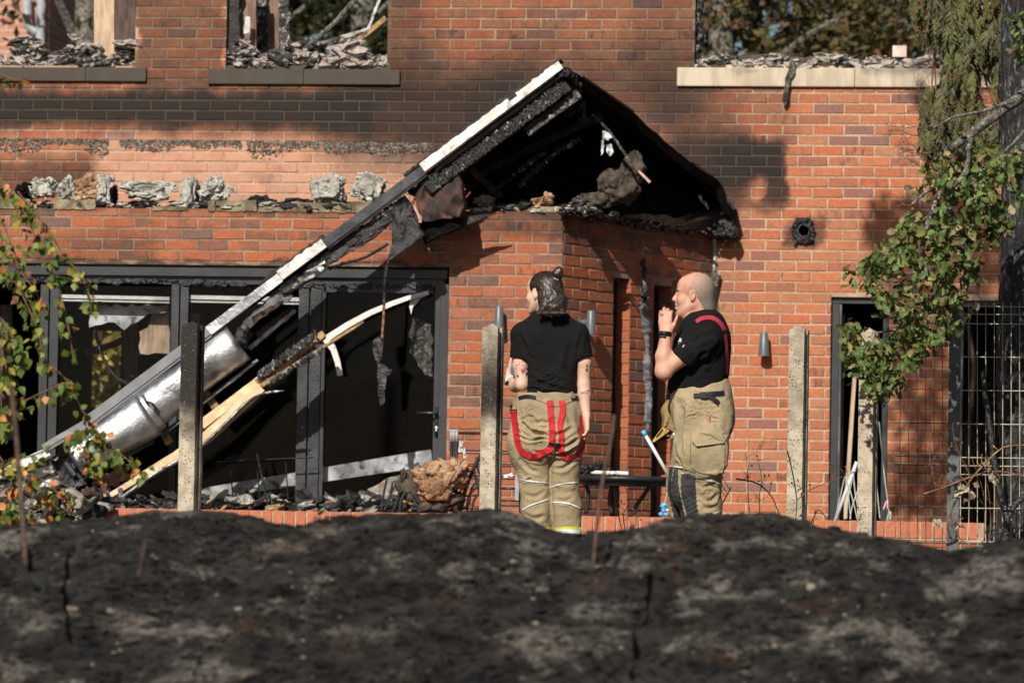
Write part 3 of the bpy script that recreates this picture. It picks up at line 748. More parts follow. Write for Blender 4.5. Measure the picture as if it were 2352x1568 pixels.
# ------------------------------------------------------------------ vent outlet and odd bits on the main wall
t = thing('vent_outlet', 'burnt-out round vent with melted black surround on the upper right brick wall', 'vent', P(1846, 556, YM-.02))
f = MB(); f.disc_ring(P(1846, 530, YM-.03), (0,1,0), .038, .052, .12, 22); f.build('pipe', M['tar'], t, smooth=True)
f = MB()
for i in range(34):
    th = i/34*6.283; r = random.uniform(.058, .078)
    blob(f, P(1846, 529, YM-.015) + Vector((math.cos(th)*r*.9, 0, math.sin(th)*r*1.1)), (.02,.02,.022), 2, .6, 1.5, i)
blob(f, P(1830, 550, YM-.02), (.025,.02,.035), 2, .6, 2, 77); blob(f, P(1862, 552, YM-.02), (.025,.02,.02), 2, .6, 2, 78)
f.build('surround', M['tar'], t)
loose('charred_flap', 'charred twisted flap hanging over the pale window sill', 'flap', 'debris', lambda mb: prismD(mb, jag([(1815,138),(1829,141),(1826,165),(1817,180),(1812,200),(1811,230),(1803,242),(1796,232),(1801,205),(1803,180),(1812,160)], 8, 1.2, 2), YM-.06, .012))
loose('brick_stub', 'small pale cube-shaped block standing on the burnt right-hand sill', 'block', pm('pinkwhite_block', [(.55,.42,.36),(.70,.60,.54)], 12, .8, bmp=.004), lambda mb: rect(mb, 2050, 105, 2082, 131, YM+.05, .1))
loose('downpipe', 'black burnt pipe in the corner behind the man\'s head', 'pipe', 'tar', lambda mb: mb.tube(curvepts([P(1652,632,YM-.04), P(1638,700,YM-.05), P(1640,760,YM-.05), P(1652,800,YM-.05), P(1650,870,YM-.05)], 6), [.016]*25, 8))
loose('burnt_rag', 'curled burnt rag on the wall just right of the man\'s head', 'rag', 'debris', lambda mb: [blob(mb, P(x, y, YM-.05), (.025,.02,.04), 2, .5, 2, i) for i, (x, y) in enumerate(((1641,632),(1646,642),(1643,655),(1638,640)))])
f = MB(); f.tube([P(1641, 500, YM-.004), P(1640, 860, YM-.004)], .014, 6); f.build('corner_seal', M['white_sooty'], ext)

# ------------------------------------------------------------------ burnt window reveals above
def debrisrow(name, lab, x0, x1, ytop, ybot, Y0, n, mat, seed, cat='debris', dep=.22):
    rq = random.Random(seed); mbs = MB()
    for i in range(n):
        x = rq.uniform(x0, x1); f_ = rq.random()**1.6; y = ybot - f_*(ybot-ytop)*(.7+.5*math.sin(x*.05+seed))
        s = rq.choice((.010,.014,.02,.03,.045))*rq.uniform(.8,1.3)
        blob(mbs, P(x, y, Y0 + rq.uniform(0, dep)), (s*rq.uniform(.8,2.2), s*1.1, s*rq.uniform(.4,.8)), 2, .7, 1.7, seed*100+i, mi=0 if rq.random() < .68 else 1, rot=Matrix.Rotation(rq.uniform(-.5,.5), 3, 'Y').to_euler())
    o = mbs.build(name, mat); tag(o, lab, cat); o['kind'] = 'stuff'; return o
debrisrow('window_debris', '', -60, 309, 92, 150, YM+.02, 420, [M['ashpink'], M['char_ash']], 11)
debrisrow('window_debris', '', 523, 886, 100, 155, YM+.02, 460, [M['ashpink'], M['char_ash']], 12)
debrisrow('window_debris', '', 1600, 2330, 132, 155, YM+.02, 640, [M['ashpink'], M['char_ash']], 13)
for o in [q for q in bpy.data.objects if q.name.startswith('window_debris')]:
    for k in ('label', 'category'): del o[k]
    o.parent = house; o.location = o.location - house.location
    del o['kind']; o['kind'] = 'stuff'
def housepart(name, mat, fn, smooth=False):
    mb = MB(); fn(mb); return mb.build(name, M[mat] if isinstance(mat, str) else mat, house, smooth=smooth)
housepart('burnt_board', 'boarddark', lambda mb: [plankD(mb, (a), (b), YM+.2, YM+.2, w, .02, seg=6, amp=.01, sd=s) for a, b, w, s in (((556,150),(640,118),14,1),((1655,140),(1790,128),10,2),((1800,138),(1900,134),8,3),((700,146),(800,140),9,4),((70,130),(150,118),8,5))])
housepart('window_post', 'board_pale', lambda mb: prismD(mb, [(216,-120),(262,-120),(262,132),(240,138),(216,128)], YM+.12, .05))
housepart('window_post', 'boarddark', lambda mb: prismD(mb, [(263,-120),(312,-120),(312,128),(263,130)], YM+.10, .06))
housepart('window_post', 'char', lambda mb: prismD(mb, jag([(522,-60),(556,-60),(548,40),(552,110),(540,125),(522,125)], 9, 3.5, 5), YM+.06, .06))
housepart('window_post', 'board', lambda mb: prismD(mb, [(553,-60),(588,-60),(588,124),(553,126)], YM+.16, .05))
for i, (a, b) in enumerate(((590, 612), (641, 664))):
    housepart('charred_stud', 'char_ash', lambda mb: plankD(mb, ((a+b)/2, -60), ((a+b)/2, 122), YM+.5, YM+.5, b-a, .08, seg=26, amp=.010, sd=i))
housepart('burnt_board', 'board', lambda mb: prismD(mb, [(613,-60),(641,-60),(641,120),(613,120)], YM+.56, .03))
housepart('window_jamb', 'char_ash', lambda mb: [blob(mb, P(1606+random.uniform(-5,6), y, YM+.1), (.02,.06,.05), 2, .5, 2, y) for y in range(-50, 140, 6)])
housepart('paint_flake', 'white_sooty', lambda mb: prismD(mb, jag([(563,38),(574,39),(573,76),(560,78)], 8, 1.5, 4), YM+.04, .01))
housepart('burnt_batten', 'white_sooty', lambda mb: (plankD(mb, (730,102), (846,66), YM+.3, YM+.3, 6, .02, seg=12, amp=.003), plankD(mb, (846,66), (878,-20), YM+.3, YM+.3, 6, .02, seg=12, amp=.005)))
housepart('burnt_batten', 'char', lambda mb: plankD(mb, (705,110), (738,98), YM+.3, YM+.3, 11, .03, seg=8, amp=.008))
housepart('burnt_batten', 'timber_brown', lambda mb: plankD(mb, (812,100), (886,42), YM+.9, YM+.9, 12, .03, seg=6, amp=.002))
housepart('burnt_batten', 'branch', lambda mb: mb.tube([P(690,122,YM+1.6), P(770,52,YM+1.6), P(832,-20,YM+1.6)], .02, 7))
# crust of tar residue that ran along the old roof line
def crust(mb):
    rq = random.Random(4)
    spans = [(0,320,46,.6),(180,345,70,1.),(560,345,50,.8),(300,330,60,1),(100,330,40,.8),(420,330,60,.9),(640,330,80,1),(800,335,60,.8)]
    for i in range(3600):
        x = rq.uniform(-20, 1000); d = rq.random()**2.2
        amp = 8 + 30*max(0, mnoise.noise(Vector((x*.011, 7, 2)))+.12)*1.6 + 14*max(0, math.sin(x*.021+.8))
        if mnoise.noise(Vector((x*.017, 3, 1))) < -.34: continue
        y = 317 + .012*x + d*amp + rq.uniform(0, 6); s = rq.uniform(.004, .011)
        blob(mb, P(x, y, YM-.001), (s, .005, s*.9), 1, .6, 2, i, mi=0 if rq.random() < .5 else 1)
mb = MB(); crust(mb); stuff(mb.build('tar_residue', [pm('tar_residue_dark', [(.018,.016,.015),(.07,.06,.05)], 20, .6), pm('tar_residue_pale', [(.10,.085,.07),(.26,.215,.17)], 24, .8)], house))

# ------------------------------------------------------------------ insulation and debris on the wall head
fb = MB()
rq = random.Random(21); x = -40
while x < 840:
    w = rq.uniform(14, 95); h = rq.uniform(7, 25)
    if rq.random() < .22: x += w; continue
    prismD(fb, jag([(x, 478+x*.012-h), (x+w, 478+x*.012-h*rq.uniform(.7,1.2)), (x+w, 479+x*.012), (x, 479+x*.012)], 7, 1.6, int(x)), YF-.01, .22); x += w + rq.uniform(1, 7)
prismD(fb, jag([(1105,482),(1120,470),(1290,476),(1290,487),(1110,486)], 12, 2.5, 8), YF+.06, .15)
stuff(fb.build('insulation_board', M['insul_yellow'], ext))
fb = MB()
for i in range(330):
    x = (rq.uniform(-20, 870) if i % 3 else rq.uniform(540, 800)) if i % 6 else rq.uniform(1090, 1420); y = (474 + x*.012 if x < 1290 else 487+(x-1290)*.12) - rq.uniform(0, 12); s = rq.uniform(.01, .04)
    blob(fb, P(x, y, YF+rq.uniform(0, .2)), (s*rq.uniform(.7,2), s, s*.6), 2, .8, 1.8, i, mi=rq.choice([0,0,1,2]))
stuff(fb.build('charred_rubble', [M['char'], M['char_ash'], M['insul']], ext))
LUMPS = [((100,426),(62,46),'insul','crumpled pale wool lump at the far left of the wall head', 1, 0), ((62,432),(44,48),'black','black charred lump at the left end of the wall head', 2, 1),
 ((156,430),(42,70),'insul','grey wool lump just left of the round brown one on the wall head', 3, 1),
 ((200,433),(84,74),'insul_brown','round brown singed wool bundle on the wall head', 4, 1), ((242,428),(38,72),'insul','grey wool flap standing right of the round brown bundle', 5, 0),
 ((338,432),(108,44),'insul','low flattened grey wool lump on the wall head under the dark stain', 6, 0), ((436,436),(44,78),'insul','upright white wool flap left of the big ribbed block', 7, 0),
 ((494,430),(84,66),'insul','big rounded ribbed grey wool block in the middle of the wall head', 8, 1), ((757,430),(74,66),'insul','upright square pale green-grey wool block left of the last one', 9, 0),
 ((848,424),(76,68),'insul','leaning pale wool block next to the collapsed grey roof edge', 10, 0), ((262,440),(14,44),'black','thin black charred scrap beside the round brown bundle', 11, 0),
 ((598,456),(70,30),'char','low black heap of flakes between the wool blocks', 12, 1), ((680,458),(80,20),'char','thin row of black flakes left of the square wool block', 13, 1)]
for (cx_, cy_), (w, h), mt_, lab, sd, rnd in LUMPS:
    mb = MB(); k = sc(YF+.12); vs, fs = ico(5); c = P(cx_, cy_+6, YF+.13); out = []; ang = -.35 if sd == 10 else 0
    for v in vs:
        mx = max(abs(v.x), abs(v.z))+1e-6; e = .0 if rnd else .6; q = Vector((v.x/mx**e, v.y, v.z/mx**e)); o_ = Vector((sd*5.1, 0, 0))
        r1 = abs(mnoise.noise(v*1.5+o_)); r2 = abs(mnoise.noise(v*3.3+o_)); r3 = mnoise.fractal(v*6+o_, 1, 2, 3)
        n = -.34*(1-r1*2.4)*(r1 < .42) - .13*(1-r2*3)*(r2 < .33) + .07*r3 + mnoise.noise(v*1.1+o_)*.28
        X_, Z_ = q.x*w/2/k*(1+n)*1.08, q.z*h/2/k*(1+n)*1.08
        out.append(c + Vector((X_*math.cos(ang)-Z_*math.sin(ang), v.y*.11*(1+n), X_*math.sin(ang)+Z_*math.cos(ang))))
    mb.add(out, fs)
    nm_ = 'insulation_lump' if mt_ not in ('black', 'char') else 'charred_lump'
    tag(mb.build(nm_, M[mt_], smooth=False), lab, 'insulation' if nm_[0] == 'i' else 'charred lump')
# ------------------------------------------------------------------ the collapsed gable roof
roof = thing('collapsed_roof', 'collapsed charred gable roof with an ash-white metal edge, sagging over the extension corner', 'roof', (C0.x, YF-.3, ZT+1.6))
def rp(name, mat, fn, smooth=False, kind=None):
    mb = MB(); fn(mb); o = mb.build(name, M[mat] if isinstance(mat, str) else mat, roof, smooth=smooth)
    if kind: o['kind'] = kind
    return o
YV = YF-.5
def vl(x, off=0):                 # verge line of the left slope on the photo, moved off units square to itself
    y = 951.6 + (x-201)*(143-951.6)/(1285-201)
    return (x + off*.6, y + off*.8)
# metal verge trims: grey run, polished run, scorched run, ash-white run
def band(mb, xa, xb, o0, o1, Y, th, step=25, amp=0, sd=1, mi=None):
    top = [vl(xa, o0), vl(xb, o0)]; bot = [vl(xb, o1), vl(xa, o1)]
    if amp: top = jag(top, step, amp, sd, closed=False)
    prismD(mb, top+bot, Y, th, mi)
rp('verge_trim', 'fascia', lambda mb: (band(mb, 195, 470, 0, 21, YV, .05), band(mb, 195, 470, 21.3, 27, YV+.01, .03)))
rp('verge_trim', 'galv', lambda mb: band(mb, 471, 636, 1, 23, YV, .05))
rp('verge_trim', 'white_ash_metal', lambda mb: band(mb, 637, 738, -3, 20, YV-.005, .05, 9, 2.5, 3))
rp('verge_trim', 'fascia_dark', lambda mb: (band(mb, 739, 965, 0, 22, YV, .05), band(mb, 739, 965, 22.3, 27, YV+.012, .03)))
rp('verge_trim', 'white_ash_metal', lambda mb: (band(mb, 966, 1168, -5, 16, YV-.01, .06, 7, 1.3, 4), band(mb, 1186, 1284, -4, 16, YV-.01, .06, 7, 2, 5), band(mb, 1168, 1186, 4, 16, YV-.01, .06)))
rp('roof_edge_crust', 'char', lambda mb: (band(mb, 600, 745, -9, -2, YV+.02, .1, 7, 3, 6), band(mb, 930, 1290, -8, -3, YV+.03, .2, 7, 3, 7), band(mb, 1150, 1205, -13, 2, YV+.0, .1, 7, 4, 8)))
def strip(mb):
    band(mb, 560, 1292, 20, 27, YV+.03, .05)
rp('black_batten', 'black', strip)  # thin black strip along the lower edge of the verge trim
# charred rafter behind the trim, cracked across the grain like alligator hide
def rafter(mb, xa, xb, o0, o1, Y, th, sd, seg=60, amp=.005):
    a = vl(xa, (o0+o1)/2); b = vl(xb, (o0+o1)/2)
    plankD(mb, a, b, Y, Y, (o1-o0), th, seg=seg, amp=amp, sd=sd)
rp('charred_rafter', 'char_ash' if False else 'char', lambda mb: rafter(mb, 950, 1272, 27, 66, YV+.05, .09, 1, 70, .006))
def cracks(mb, xa, xb, o0, o1, Y, n, sd, s=1.):
    rq = random.Random(sd)
    for i in range(n):
        x = rq.uniform(xa, xb); o = rq.uniform(o0, o1); p = vl(x, o)
        blob(mb, P(p[0], p[1], Y+rq.uniform(-.004,.004)), (.006*s, .008*s, rq.uniform(.008,.018)*s), 1, .4, 2, i, rot=Matrix.Rotation(R(-20), 3, 'Y').to_euler())
mb = MB(); cracks(mb, 965, 1265, 29, 64, YV+.045, 420, 3); stuff(mb.build('char_scales', M['char_ash'], roof))
rp('charred_plank', 'char_ash', lambda mb: plankD(mb, (1208,303), (1330,214), YV+.12, YV+.12, 22, .04, seg=16, amp=.004, sd=2))
rp('charred_rafter', 'char', lambda mb: plankD(mb, (1096,402), (1382,262), YF+.25, YF+.25, 16, .05, seg=30, amp=.006, sd=5))
mb = MB()
for i in range(170):
    f_ = random.random()
    if i % 2: a = (1105+f_*150, 462-f_*118)
    else: a = (1190+f_*140+10*random.random(), 430-f_*110-15*math.sin(f_*3))
    blob(mb, P(a[0], a[1], YF+.22), (.008,.01,.018), 1, .5, 2, i, rot=Matrix.Rotation(R(-30), 3, 'Y').to_euler())
stuff(mb.build('char_scales', M['char_ash'], roof))
# roof slabs seen from below
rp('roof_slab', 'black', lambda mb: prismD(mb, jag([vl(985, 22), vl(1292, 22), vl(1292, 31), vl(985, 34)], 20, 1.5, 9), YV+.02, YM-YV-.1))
def Yr(x): return YV + (YM-.22-YV)*min(1, max(0, (x-1300)/385.))
def Ysw(x): return YF + (YM-YF)*min(1.02, max(0, (x-1290)/347.)) - .13
def rslab(mb):
    top = jag([(1288,150),(1330,172),(1380,205),(1455,258),(1500,300),(1560,352),(1605,386),(1650,415),(1672,470),(1690,486)], 14, 1.5, 10, closed=False)
    A = [P(x, y, Yr(x)) for x, y in top]; n = len(A)
    B = [a + Vector((-.03, 0, -.055)) for a in A]
    C = [Vector((a.x, YM-.03, a.z)) for a in A]; D = [c + Vector((-.03, 0, -.055)) for c in C]
    fs = []
    for i in range(n-1): fs += [(i, n+i, n+i+1, i+1), (2*n+i, i, i+1, 2*n+i+1), (n+i, 3*n+i, 3*n+i+1, n+i+1), (3*n+i, 2*n+i, 2*n+i+1, 3*n+i+1)]
    fs += [(0, 2*n, 3*n, n), (n-1, 2*n-1, 4*n-1, 3*n-1)]
    mb.add(A+B+C+D, fs)
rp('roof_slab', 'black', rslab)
rp('slab_edge_trim', 'fascia_dark', lambda mb: (plankD(mb, (1338,176), (1456,257), Yr(1338)-.02, Yr(1456)-.02, 5, .03), plankD(mb, (1590,372), (1648,413), Yr(1590)-.02, Yr(1648)-.02, 3, .02)))
# burnt ceiling lining that closes the gable, and its dark innards
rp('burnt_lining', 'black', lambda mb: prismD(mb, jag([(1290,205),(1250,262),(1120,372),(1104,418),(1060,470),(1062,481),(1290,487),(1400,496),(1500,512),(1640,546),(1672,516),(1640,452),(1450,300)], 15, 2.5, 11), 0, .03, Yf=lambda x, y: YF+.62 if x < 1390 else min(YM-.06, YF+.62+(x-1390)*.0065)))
rp('burnt_lining', 'rustred', lambda mb: prismD(mb, jag([(1062,440),(1108,408),(1098,424),(1066,452)], 6, 2, 11), YF+.5, .03))
rp('charred_strut', 'char', lambda mb: plankD(mb, (1082,388), (1150,452), YF-.1, YF+.1, 13, .04, seg=12, amp=.006, sd=4))
# dropped eaves end on the right
rp('eaves_board', 'char', lambda mb: prismD(mb, jag([(1418,496),(1480,506),(1560,520),(1622,538),(1644,549),(1652,540),(1690,478),(1668,452),(1640,470),(1560,500),(1480,490)], 12, 3, 12), 0, .12, Yf=lambda x, y: Ysw(x)))
def ribs(mb):
    for i in range(7):
        x, y = 1612+i*8.5, 532-i*10
        plankD(mb, (x-8, y-6), (x+12, y+5), Ysw(x)-.04, Ysw(x)-.04, 4.5, .03, seg=4, amp=.002, sd=i)
rp('eaves_rib', 'tar', ribs)
rp('melted_gutter_end', 'tar', lambda mb: [blob(mb, P(x, y, YM-.18), (a,.04,b), 3, .5, 1.6, i) for i, (x, y, a, b) in enumerate(((1668,520,.05,.05),(1680,528,.035,.055),(1655,535,.06,.03),(1664,490,.03,.03),(1688,532,.02,.04)))])
rp('foil_scrap', 'foil', lambda mb: [prismD(mb, jag([(1604+dx,447+dy),(1612+dx,451+dy),(1617+dx,468+dy),(1609+dx,462+dy)], 4, 1.5, 13), Ysw(1612)-.06, .006) for dx, dy in ((0,0),(12,14))])
rp('melted_fringe', 'tar', lambda mb: [blob(mb, P(1290+i*3.4, 489+i*.48+random.uniform(-7,4), Ysw(1290+i*3.4)+.05), (random.uniform(.012,.03),.03,random.uniform(.012,.03)), 2, .6, 1.8, i) for i in range(92)])
rp('ridge_crust', 'char', lambda mb: [blob(mb, P(1288+random.uniform(-14,26)+i*1.1, 168+i*3.2, YV+.03+i*.02), (.03,.04,.03), 2, .7, 1.8, i) for i in range(34)])
# hanging wool with silver foil in the gable
rp('hanging_wool', 'insul_dark', lambda mb: (blob(mb, P(1418,428,YF+.3), (.135,.12,.12), 5, .30, 1.5, 31, rot=Matrix.Rotation(R(-35),3,'Y').to_euler()), blob(mb, P(1372,462,YF+.28), (.13,.1,.055), 4, .4, 1.8, 32), blob(mb, P(1452,390,YF+.35), (.08,.08,.12), 4, .35, 1.6, 33)), smooth=True)
rp('hanging_strip', 'char_ash', lambda mb: [plankD(mb, a, b, YF+.12, YF+.12, w, .02, seg=4, amp=.001, wD2=w+1) for a, b, w in (((1361,262),(1400,302),5),((1400,302),(1448,372),5))])
rp('hanging_strip_end', 'board_pale', lambda mb: plankD(mb, (1466,392), (1493,419), YF+.12, YF+.12, 4, .02, seg=5, amp=.002, wD2=7))
rp('foil_scrap', 'foil', lambda mb: [prismD(mb, jag(q, 5, 2, 14+i), YF+.1, .006) for i, q in enumerate(([(1384,300),(1400,304),(1408,316),(1396,324),(1388,318),(1384,330)], [(1380,322),(1388,326),(1385,352),(1380,358)], [(1392,334),(1404,330),(1410,350),(1400,360),(1393,350)]))])
# wool and foam scraps on the corner wall head
for i, (x, y, w, h, mt_, lab) in enumerate(((1112,462,44,28,'insul_yellow','angular grey-yellow foam lump on the wall head, left end under the gable'),(1236,466,30,22,'insul_brown','small torn tan wool tuft under the gable'),
      (1258,458,28,26,'insul_brown','pointed orange-tan foam lump under the gable'),(1205,474,44,26,'char','black charred lump between the two tan tufts and the foam under the gable'),(1330,468,44,26,'debris','dark crusted lump beside the hanging wool in the gable'))):
    mb = MB(); k = sc(YF); blob(mb, P(x, y, YF+.10), (w/2/k, .06, h/2/k), 4, .42, 1.4, 50+i)
    tag(mb.build('insulation_lump' if mt_ not in ('char','debris') else 'charred_lump', M[mt_]), lab, 'insulation' if mt_ not in ('char','debris') else 'charred lump')

# melted box and sheet slung below the rafter
t = thing('burnt_soffit_box', 'brown-black burnt box end with a bare pink edge, hanging under the fallen roof edge', 'soffit', P(995, 505, YF-.45))
def crump(mb, pts, Y, th, sd, amp=.012, n=26, mi=None):
    """a dented sheet filling an outline on the photo"""
    xs_ = [p[0] for p in pts]; ys_ = [p[1] for p in pts]
    from mathutils.geometry import tessellate_polygon
    pts = jag(pts, 10, 2, sd)
    bm = bmesh.new(); vs = [bm.verts.new(P(x, y, Y)) for x, y in pts]; f_ = bm.faces.new(vs)
    bmesh.ops.triangulate(bm, faces=[f_])
    for _ in range(3): bmesh.ops.subdivide_edges(bm, edges=[e for e in bm.edges if e.calc_length() > .035], cuts=1)
    bmesh.ops.triangulate(bm, faces=bm.faces[:])
    for v in bm.verts:
        q = v.co*7 + Vector((sd*3.3,0,0)); v.co.y += (abs(mnoise.noise(q))*2-.6)*amp*2.2 + mnoise.noise(q*3.1)*amp*.7
    bm.verts.index_update()
    fr_ = [v.co.copy() for v in bm.verts]; fs = [tuple(v.index for v in f.verts) for f in bm.faces]
    be = [(e.verts[0].index, e.verts[1].index) for e in bm.edges if len(e.link_faces) == 1]; bm.free()
    n_ = len(fr_); mb.add(fr_ + [v + Vector((0, th, 0)) for v in fr_], fs + [tuple(i+n_ for i in reversed(f)) for f in fs] + [(a, b, b+n_, a+n_) for a, b in be], mi)
mb = MB(); crump(mb, [(935,440),(960,420),(1000,396),(1040,388),(1058,410),(1066,462),(1056,498),(1000,505),(958,508),(950,460)], YF-.42, .16, 1, .02); mb.build('box_face', M['rustred'], t, smooth=True)
mb = MB(); crump(mb, [(935,444),(951,452),(957,478),(970,500),(968,512),(958,510),(944,480)], YF-.45, .02, 2, .008); mb.build('bare_edge', pm('bare_pink_copper', [(.42,.20,.14),(.55,.30,.22)], 12, .6, bmp=.004), t, smooth=True)
mb = MB(); crump(mb, [(902,478),(930,448),(948,470),(962,512),(975,540),(940,566),(905,592),(893,600),(897,570),(906,520)], YF-.46, .03, 3, .02); mb.build('melted_sheet', M['tar'], t, smooth=True)
mb = MB(); crump(mb, [(955,510),(1060,498),(1062,520),(1010,540),(975,560)], YF-.34, .1, 4, .02); mb.build('melted_underside', M['black'], t, smooth=True)
loose('metal_flap', 'thin charred flap sticking out to the right under the burnt soffit box', 'flap', 'char', lambda mb: prismD(mb, jag([(1064,500),(1146,488),(1120,497),(1066,518)], 9, 1.5, 4), YF-.30, .02))
# blackened crumpled gutter run below the roof edge
def gut(mb):
    crump(mb, [(748,578),(800,540),(870,500),(905,478),(912,498),(860,545),(800,580),(745,612)], YF-.44, .05, 6, .02)
rp('crumpled_gutter', 'tar', gut, smooth=True)
rp('charred_rafter', 'char', lambda mb: rafter(mb, 770, 905, 30, 52, YV+.06, .05, 8, 30, .006))
mb = MB(); cracks(mb, 838, 885, 32, 52, YV+.05, 80, 9, 1.1); stuff(mb.build('char_scales', M['char_ash'], roof))
rp('crumpled_gutter', 'galv2', lambda mb: crump(mb, [(632,655),(680,612),(720,588),(752,575),(757,600),(742,625),(700,650),(665,672)], YF-.42, .05, 7, .018), smooth=True)
rp('crumpled_gutter', 'char_ash', lambda mb: crump(mb, [(640,664),(700,628),(756,600),(752,618),(690,655),(650,674)], YF-.46, .03, 17, .02), smooth=True)
rp('hanging_sheet', 'greyplastic', lambda mb: crump(mb, [(560,738),(600,700),(640,668),(672,678),(664,692),(620,712),(585,742),(560,765),(548,760)], YF-.44, .02, 8, .012), smooth=True)
rp('hanging_sheet', 'rustred', lambda mb: crump(mb, [(578,728),(610,710),(650,690),(640,704),(600,730),(582,745)], YF-.46, .02, 9, .01), smooth=True)
loose('scorched_batten', 'pinkish scorched batten hanging under the crumpled grey sheet', 'batten', 'white_sooty', lambda mb: plankD(mb, (572,800), (678,712), YF-.3, YF-.3, 8, .03, seg=16, amp=.003))
loose('burnt_tie', 'thin melted strip dangling from the rafter down to the crumpled gutter', 'strip', 'tar', lambda mb: mb.tube(curvepts([P(892,560,YF-.4), P(840,590,YF-.4), P(790,605,YF-.4), P(755,618,YF-.4)], 5), .012, 6))

# bright bare duct lengths
def halfduct(mb, a, b, Ya, Yb, r0, r1, n=22, ovals=.75, sd=0, dent=.008):
    A, B = P(a[0], a[1], Ya), P(b[0], b[1], Yb); ax = B-A; t_ = ax.normalized(); w = Vector((0,1,0)); w = (w-t_*w.dot(t_)).normalized(); h = t_.cross(w)
    m = 16; vs = []; fs = []
    for i in range(m+1):
        f_ = i/m; r = r0+(r1-r0)*f_
        for k in range(n):
            th = 2*math.pi*k/n; rr_ = r*(1+dent*12*mnoise.noise(Vector((f_*3+sd, math.cos(th)*1.2, math.sin(th)*1.2))))
            vs.append(A+ax*f_ + h*math.cos(th)*rr_ + w*math.sin(th)*rr_*ovals)
    for i in range(m):
        for k in range(n): fs.append((i*n+k, i*n+(k+1)%n, (i+1)*n+(k+1)%n, (i+1)*n+k))
    if (h.cross(w)).dot(t_) > 0: fs = [f[::-1] for f in fs]
    n0 = len(vs); vs2 = [A+ax*(i/m) + (Vector(vs[i*n+k])-(A+ax*(i/m)))*.97 for i in range(m+1) for k in range(n)]
    rim = [(k, (k+1)%n, n0+(k+1)%n, n0+k) for k in range(n)] + [(m*n+(k+1)%n, m*n+k, n0+m*n+k, n0+m*n+(k+1)%n) for k in range(n)]
    mb.add(vs+vs2, fs + [tuple(i+n0 for i in reversed(f)) for f in fs] + rim)
duct = thing('metal_duct', 'bright bare metal duct in two joined lengths slung under the fallen roof edge', 'duct', P(350, 1010, YF-.6))
mb = MB(); halfduct(mb, (172,1058), (343,948), YF-.55, YF-.5, 46/sc(YF), 55/sc(YF), 40, sd=3); mb.build('duct_length', M['galv'], duct, smooth=True)
mb = MB(); halfduct(mb, (330,946), (548,786), YF-.46, YF-.4, 50/sc(YF), 47/sc(YF), 40, sd=8); mb.build('duct_length', M['galv'], duct, smooth=True)
mb = MB(); halfduct(mb, (326,957), (352,937), YF-.5, YF-.49, 51/sc(YF), 52/sc(YF), 36, sd=5, dent=.001); mb.build('joint_collar', M['galv'], duct, smooth=True)
mb = MB(); mb.tube(curvepts([P(328,907,YF-.62), P(337,922,YF-.63), P(348,926,YF-.64), P(367,948,YF-.62)], 6), [.011,.010,.010,.012,.010]*5, 8); mb.build('clip', M['blackmetal'], duct, smooth=True)
mb = MB(); mb.tube([P(150,1062,YF-.56), P(172,1092,YF-.56)], .02, 8); plankD(mb, (185,1102), (352,1012), YF-.5, YF-.47, 9, .03, seg=8, amp=.004); plankD(mb, (372,998), (592,826), YF-.42, YF-.38, 8, .03, seg=12, amp=.004); mb.build('lower_lip', M['fascia_dark'], duct)
mb = MB(); crump(mb, [(120,1060),(170,1040),(196,1052),(185,1090),(200,1110),(170,1125),(140,1110),(128,1085)], YF-.5, .08, 15, .03); mb.build('burnt_end', M['tar'], duct, smooth=True)
mb = MB(); blob(mb, P(556,778,YF-.42), (.05,.05,.07), 3, .5, 1.5, 3); blob(mb, P(565,762,YF-.42), (.03,.05,.05), 3, .5, 1.5, 5); mb.build('burnt_end', M['tar'], duct, smooth=True)
# left end of the roof edge
rp('verge_trim', 'white_ash_metal', lambda mb: (plankD(mb, (-30,1102), (112,1036), YV+.02, YV+.02, 20, .05, seg=10, amp=.004)))
rp('verge_trim', 'fascia', lambda mb: plankD(mb, (100,1030), (205,968), YV, YV, 20, .05, seg=4, amp=.002))
rp('charred_rafter', 'char_ash', lambda mb: plankD(mb, (-40,1142), (138,1058), YV+.08, YV+.08, 34, .08, seg=24, amp=.006, sd=12))
rp('crumpled_gutter', 'galv2', lambda mb: crump(mb, [(60,1135),(110,1095),(145,1080),(155,1100),(110,1130),(75,1165),(50,1160)], YF-.4, .03, 16, .03), smooth=True)

# ------------------------------------------------------------------ broken timbers
tim = thing('timber_beam', 'pale broken timber beam with a charred upper end, slanting across the glazed doors', 'beam', P(480, 1000, YF-.5))
mb = MB(); plankD(mb, (228,1152), (470,1006), YF-.75, YF-.6, 9, .06, seg=14, amp=.002, wD2=26); plankD(mb, (470,1006), (600,889), YF-.6, YF-.5, 26, .06, seg=8, amp=.001, wD2=22); mb.build('lower_plank', M['timber'], tim)
mb = MB(); plankD(mb, (462,975), (596,873), YF-.52, YF-.45, 22, .06, seg=8, amp=.001, wD2=20); mb.build('upper_plank', M['timber'], tim)
mb = MB(); plankD(mb, (590,880), (744,765), YF-.46, YF-.4, 19, .06, seg=14, amp=.002, wD2=16); mb.build('upper_plank', M['timber_brown'], tim)
mb = MB(); plankD(mb, (600,885), (834,739), YF-.5, YF-.42, 9, .05, seg=18, amp=.002, wD2=5); mb.build('lower_plank', M['timber_brown'], tim)
mb = MB()
for i in range(420):
    f_ = random.random(); x = 592+f_*135; y = 868-f_*100 + random.uniform(-9, 7)
    if i % 3 == 0: x = 615+f_*125; y = 881-f_*80+random.uniform(-4, 4)
    blob(mb, P(x, y, YF-.47-.03*random.random()), (.009,.012,.018), 1, .5, 2, i, rot=Matrix.Rotation(R(-25), 3, 'Y').to_euler())
stuff(mb.build('char_scales', M['char_ash'], tim))
